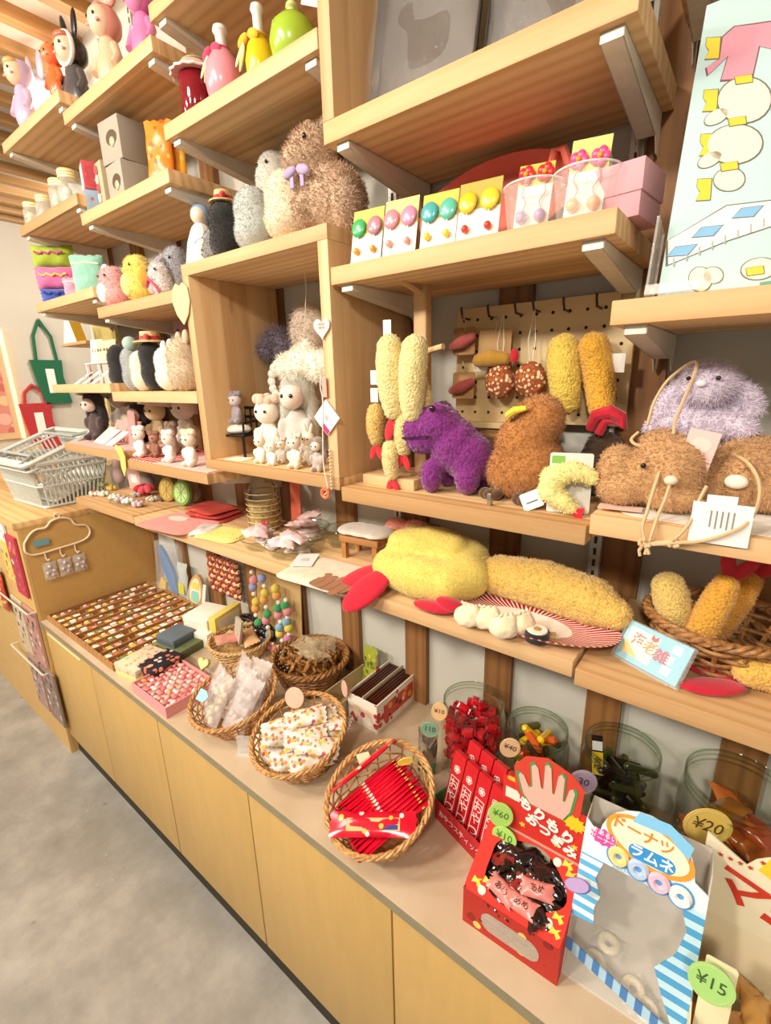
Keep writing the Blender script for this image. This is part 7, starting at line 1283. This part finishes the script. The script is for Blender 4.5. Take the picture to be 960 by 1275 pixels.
for i, (x, z, w_, h_, c, lb) in enumerate(mg):
    t = thing('magazine' if i < 4 else 'leaflet', lb, 'magazine' if i < 4 else 'leaflet', (x, .4985, z)); obj('cover', MB().box(-w_/2, -.004, 0, w_/2, .004, h_), card(c), t, smooth=False); obj('cover_print', MB().box(-w_*.42, -.0047, h_*.1, w_*.42, -.0041, h_*.9), dots(c, '#d9cfc4,%s,#6a4a48,#c9788a,%s' % (c, '#3a3a44' if i < 4 else '#d98a3a'), 34, .45), t, smooth=False)
for i in range(5): t = thing('paper_clutter', '%s small goods rack item at the far left edge' % ('red', 'yellow', 'green', 'orange', 'cream')[i], 'goods', (-2.62-.11*i, .47, .70-.02*i)); obj('packet', pillow(.2, .09, .02, dots(('#b8402c', '#d9c25a', '#7d8a4c', '#d98a3a', '#e0d3b8')[i], '#f0e2c8,#c9543c,#e3b24a', 40, .4), .06, 10, 6, .002, i), None, t, (0, .02, 0), (PI/2, PI/2, 0)); obj('clip', MB().box(-.01, .01, .09, .01, .0335, .11), plain('#cfc9bc'), t, smooth=False)
# shopping baskets on the cabinet
bm_ = plain('#cfd3cb', .45)
def shopbasket(label, loc, rot, w_=.42, d_=.31, h_=.20):
    t = thing('shopping_basket', label, 'basket', loc, rot=rot); k = .80
    obj('bottom', MB().box(-w_/2*k, -d_/2*k, 0, w_/2*k, d_/2*k, .004), bm_, t, smooth=False)
    def ringp(s, z, r): return [(x*s, y*s, z) for x, y in [(a, b) for a, b in rrect(w_, d_, .03, 4)]]
    for z, r in ((h_, .011), (h_-.03, .006), (h_*.5, .005), (.008, .006)):
        s = k+(1-k)*z/h_; obj('band', MB().tube([(x*s, y*s, z) for x, y in rrect(w_, d_, .03, 4)], r, 6, True), bm_, t)
    for side in range(4):
        n = 20 if side < 2 else 14; L = w_ if side < 2 else d_
        for i in range(n):
            f = (-.5+(i+.5)/n)*.92; a = (f*L*k, -d_/2*k) if side < 2 else (-w_/2*k, f*L*k); b = (f*L, -d_/2) if side < 2 else (-w_/2, f*L)
            sg = -1 if side % 2 else 1; obj('bar', MB().tube([(a[0]*sg if side > 1 else a[0], a[1]*sg if side < 2 else a[1], .004), (b[0]*sg if side > 1 else b[0], b[1]*sg if side < 2 else b[1], h_)], .0042, 4), bm_, t)
    for s in (-1, 1): obj('handle', MB().tube([(-w_*.40, s*d_*.5, h_+.004), (-w_*.36, s*d_*.30, h_+.012), (w_*.36, s*d_*.30, h_+.012), (w_*.40, s*d_*.5, h_+.004)], .007, 6), plain('#a9aca6', .5), t)
    return t
shopbasket('pale grey plastic shopping basket standing on the far cabinet, lower of two', (-2.53, .765, 1.0865), (0, 0, .06))
shopbasket('pale grey plastic shopping basket nested askew in the lower one', (-2.53, .80, 1.15), (.36, 0, .06))
# bags on the far wall
def wallbag(label, ty, ztop, w_, hb, hs, c, lab=None):
    t = thing('tote_bag', label, 'bag', (-4.595, ty, ztop)); m = cloth(c)
    mb = MB(); mb.T = Matrix.Rotation(PI/2, 4, 'Z')
    mb.prism([(-w_/2, -hs), (-w_/2+.02, -hs-hb*.5), (-w_/2+.05, -hs-hb), (w_/2, -hs-hb), (w_/2-.03, -hs-hb*.4), (w_/2-.02, -hs)], -.035, -.004); obj('body', mb, m, t)
    for s in (-1, 1): obj('strap', MB().tube([(.012, s*w_*.3, -hs), (.02, s*.06, -hs*.4), (.012, 0, 0)], .013, 6), m, t)
    if lab: mb = MB(); mb.T = Matrix.Rotation(PI/2, 4, 'Z'); mb.box(-.03, -.037, -hs-hb*.75, .03, -.0355, -hs-hb*.2); obj('paper_label', mb, WHT, t, smooth=False)
    obj('wall_hook', MB().tube([(-.004, 0, 0), (.02, 0, .0), (.024, 0, .012)], .004, 6), plain('#8f8578', .4, .6), t); return t
wallbag('green tote bag hanging on the far wall', 1.50, 2.09, .24, .34, .30, '#14633f', True); wallbag('red tote bag hanging below the green one on the far wall', 1.36, 1.60, .24, .36, .14, '#b82c30', True)
# picture with light strip and low table at the far left
t = thing('lit_picture', 'tall picture edged with a warm light strip at the far left', 'picture', (-4.598, 1.02, 1.20)); obj('panel', MB().box(.0, -.3, 0, .02, .20, .80), card('#d9b48c'), t, smooth=False); obj('print', MB().box(.0202, -.28, .05, .022, .16, .5), dots('#d98a78', '#e6b0a0,#c96a5c,#e3c08c', 9, .4), t, smooth=False); obj('light_strip', MB().box(.0, .201, 0, .025, .225, .80), glow('#ffcf7a', 3.0), t, smooth=False)
t = thing('display_table', 'low pale display table with goods beyond the cabinet', 'table', (-4.3, 1.05, 0)); obj('top', MB().box(-.28, -.5, 1.0, .45, .6, 1.04), ply('#e0c998', 'x'), t, smooth=False)
for sx in (-.25, .42):
    for sy in (-.37, .46): obj('leg', MB().box(sx-.02, sy-.02, 0, sx+.02, sy+.02, 1.0), ply('#d2b984', 'z'), t, smooth=False)
for i in range(8): t = thing('display_jar', '%s goods jar on the far display table' % ('clear', 'amber', 'pale green', 'white', 'straw', 'rose', 'grey', 'olive')[i], 'jar', (-3.95-.12*(i % 3), .75+.09*i, 1.0405)); obj('jar_body', MB().lathe([(0, 0), (.035, 0), (.04, .01), (.04, .09), (.03, .11), (.03, .12)], 16), gloss(('#d8d4c8', '#c98f4a', '#b9c8a8', '#ece6da', '#d9c48c', '#d9a69a', '#b9b6ae', '#8f9466')[i], .3), t); obj('jar_lid', MB().lathe([(.032, .12), (.032, .135), (0, .136)], 16), gloss('#d9c07a'), t)
# ceiling spot seen between the dolls
sp_ = onz(82, 82, 2.62); t = thing('ceiling_spot', 'glowing ceiling spotlight seen between the vinyl dolls', 'lamp', (sp_.x-.12, sp_.y+.06, 2.60)); obj('lens', MB().ell((0, 0, 0), (.045, .045, .03)), glow('#fff2d8', 14.0), t); ll = bpy.data.lights.new('spot_bulb', 'POINT'); ll.energy = 7; ll.color = (1, .9, .76); ll.shadow_soft_size = .05; lo = link('spot_bulb', ll, t, (0, 0, -.05)); obj('housing', MB().lathe([(.05, .0), (.052, .07), (.03, .1), (.01, .105), (.01, .12)], 20), plain('#e6e0d4', .4), t)
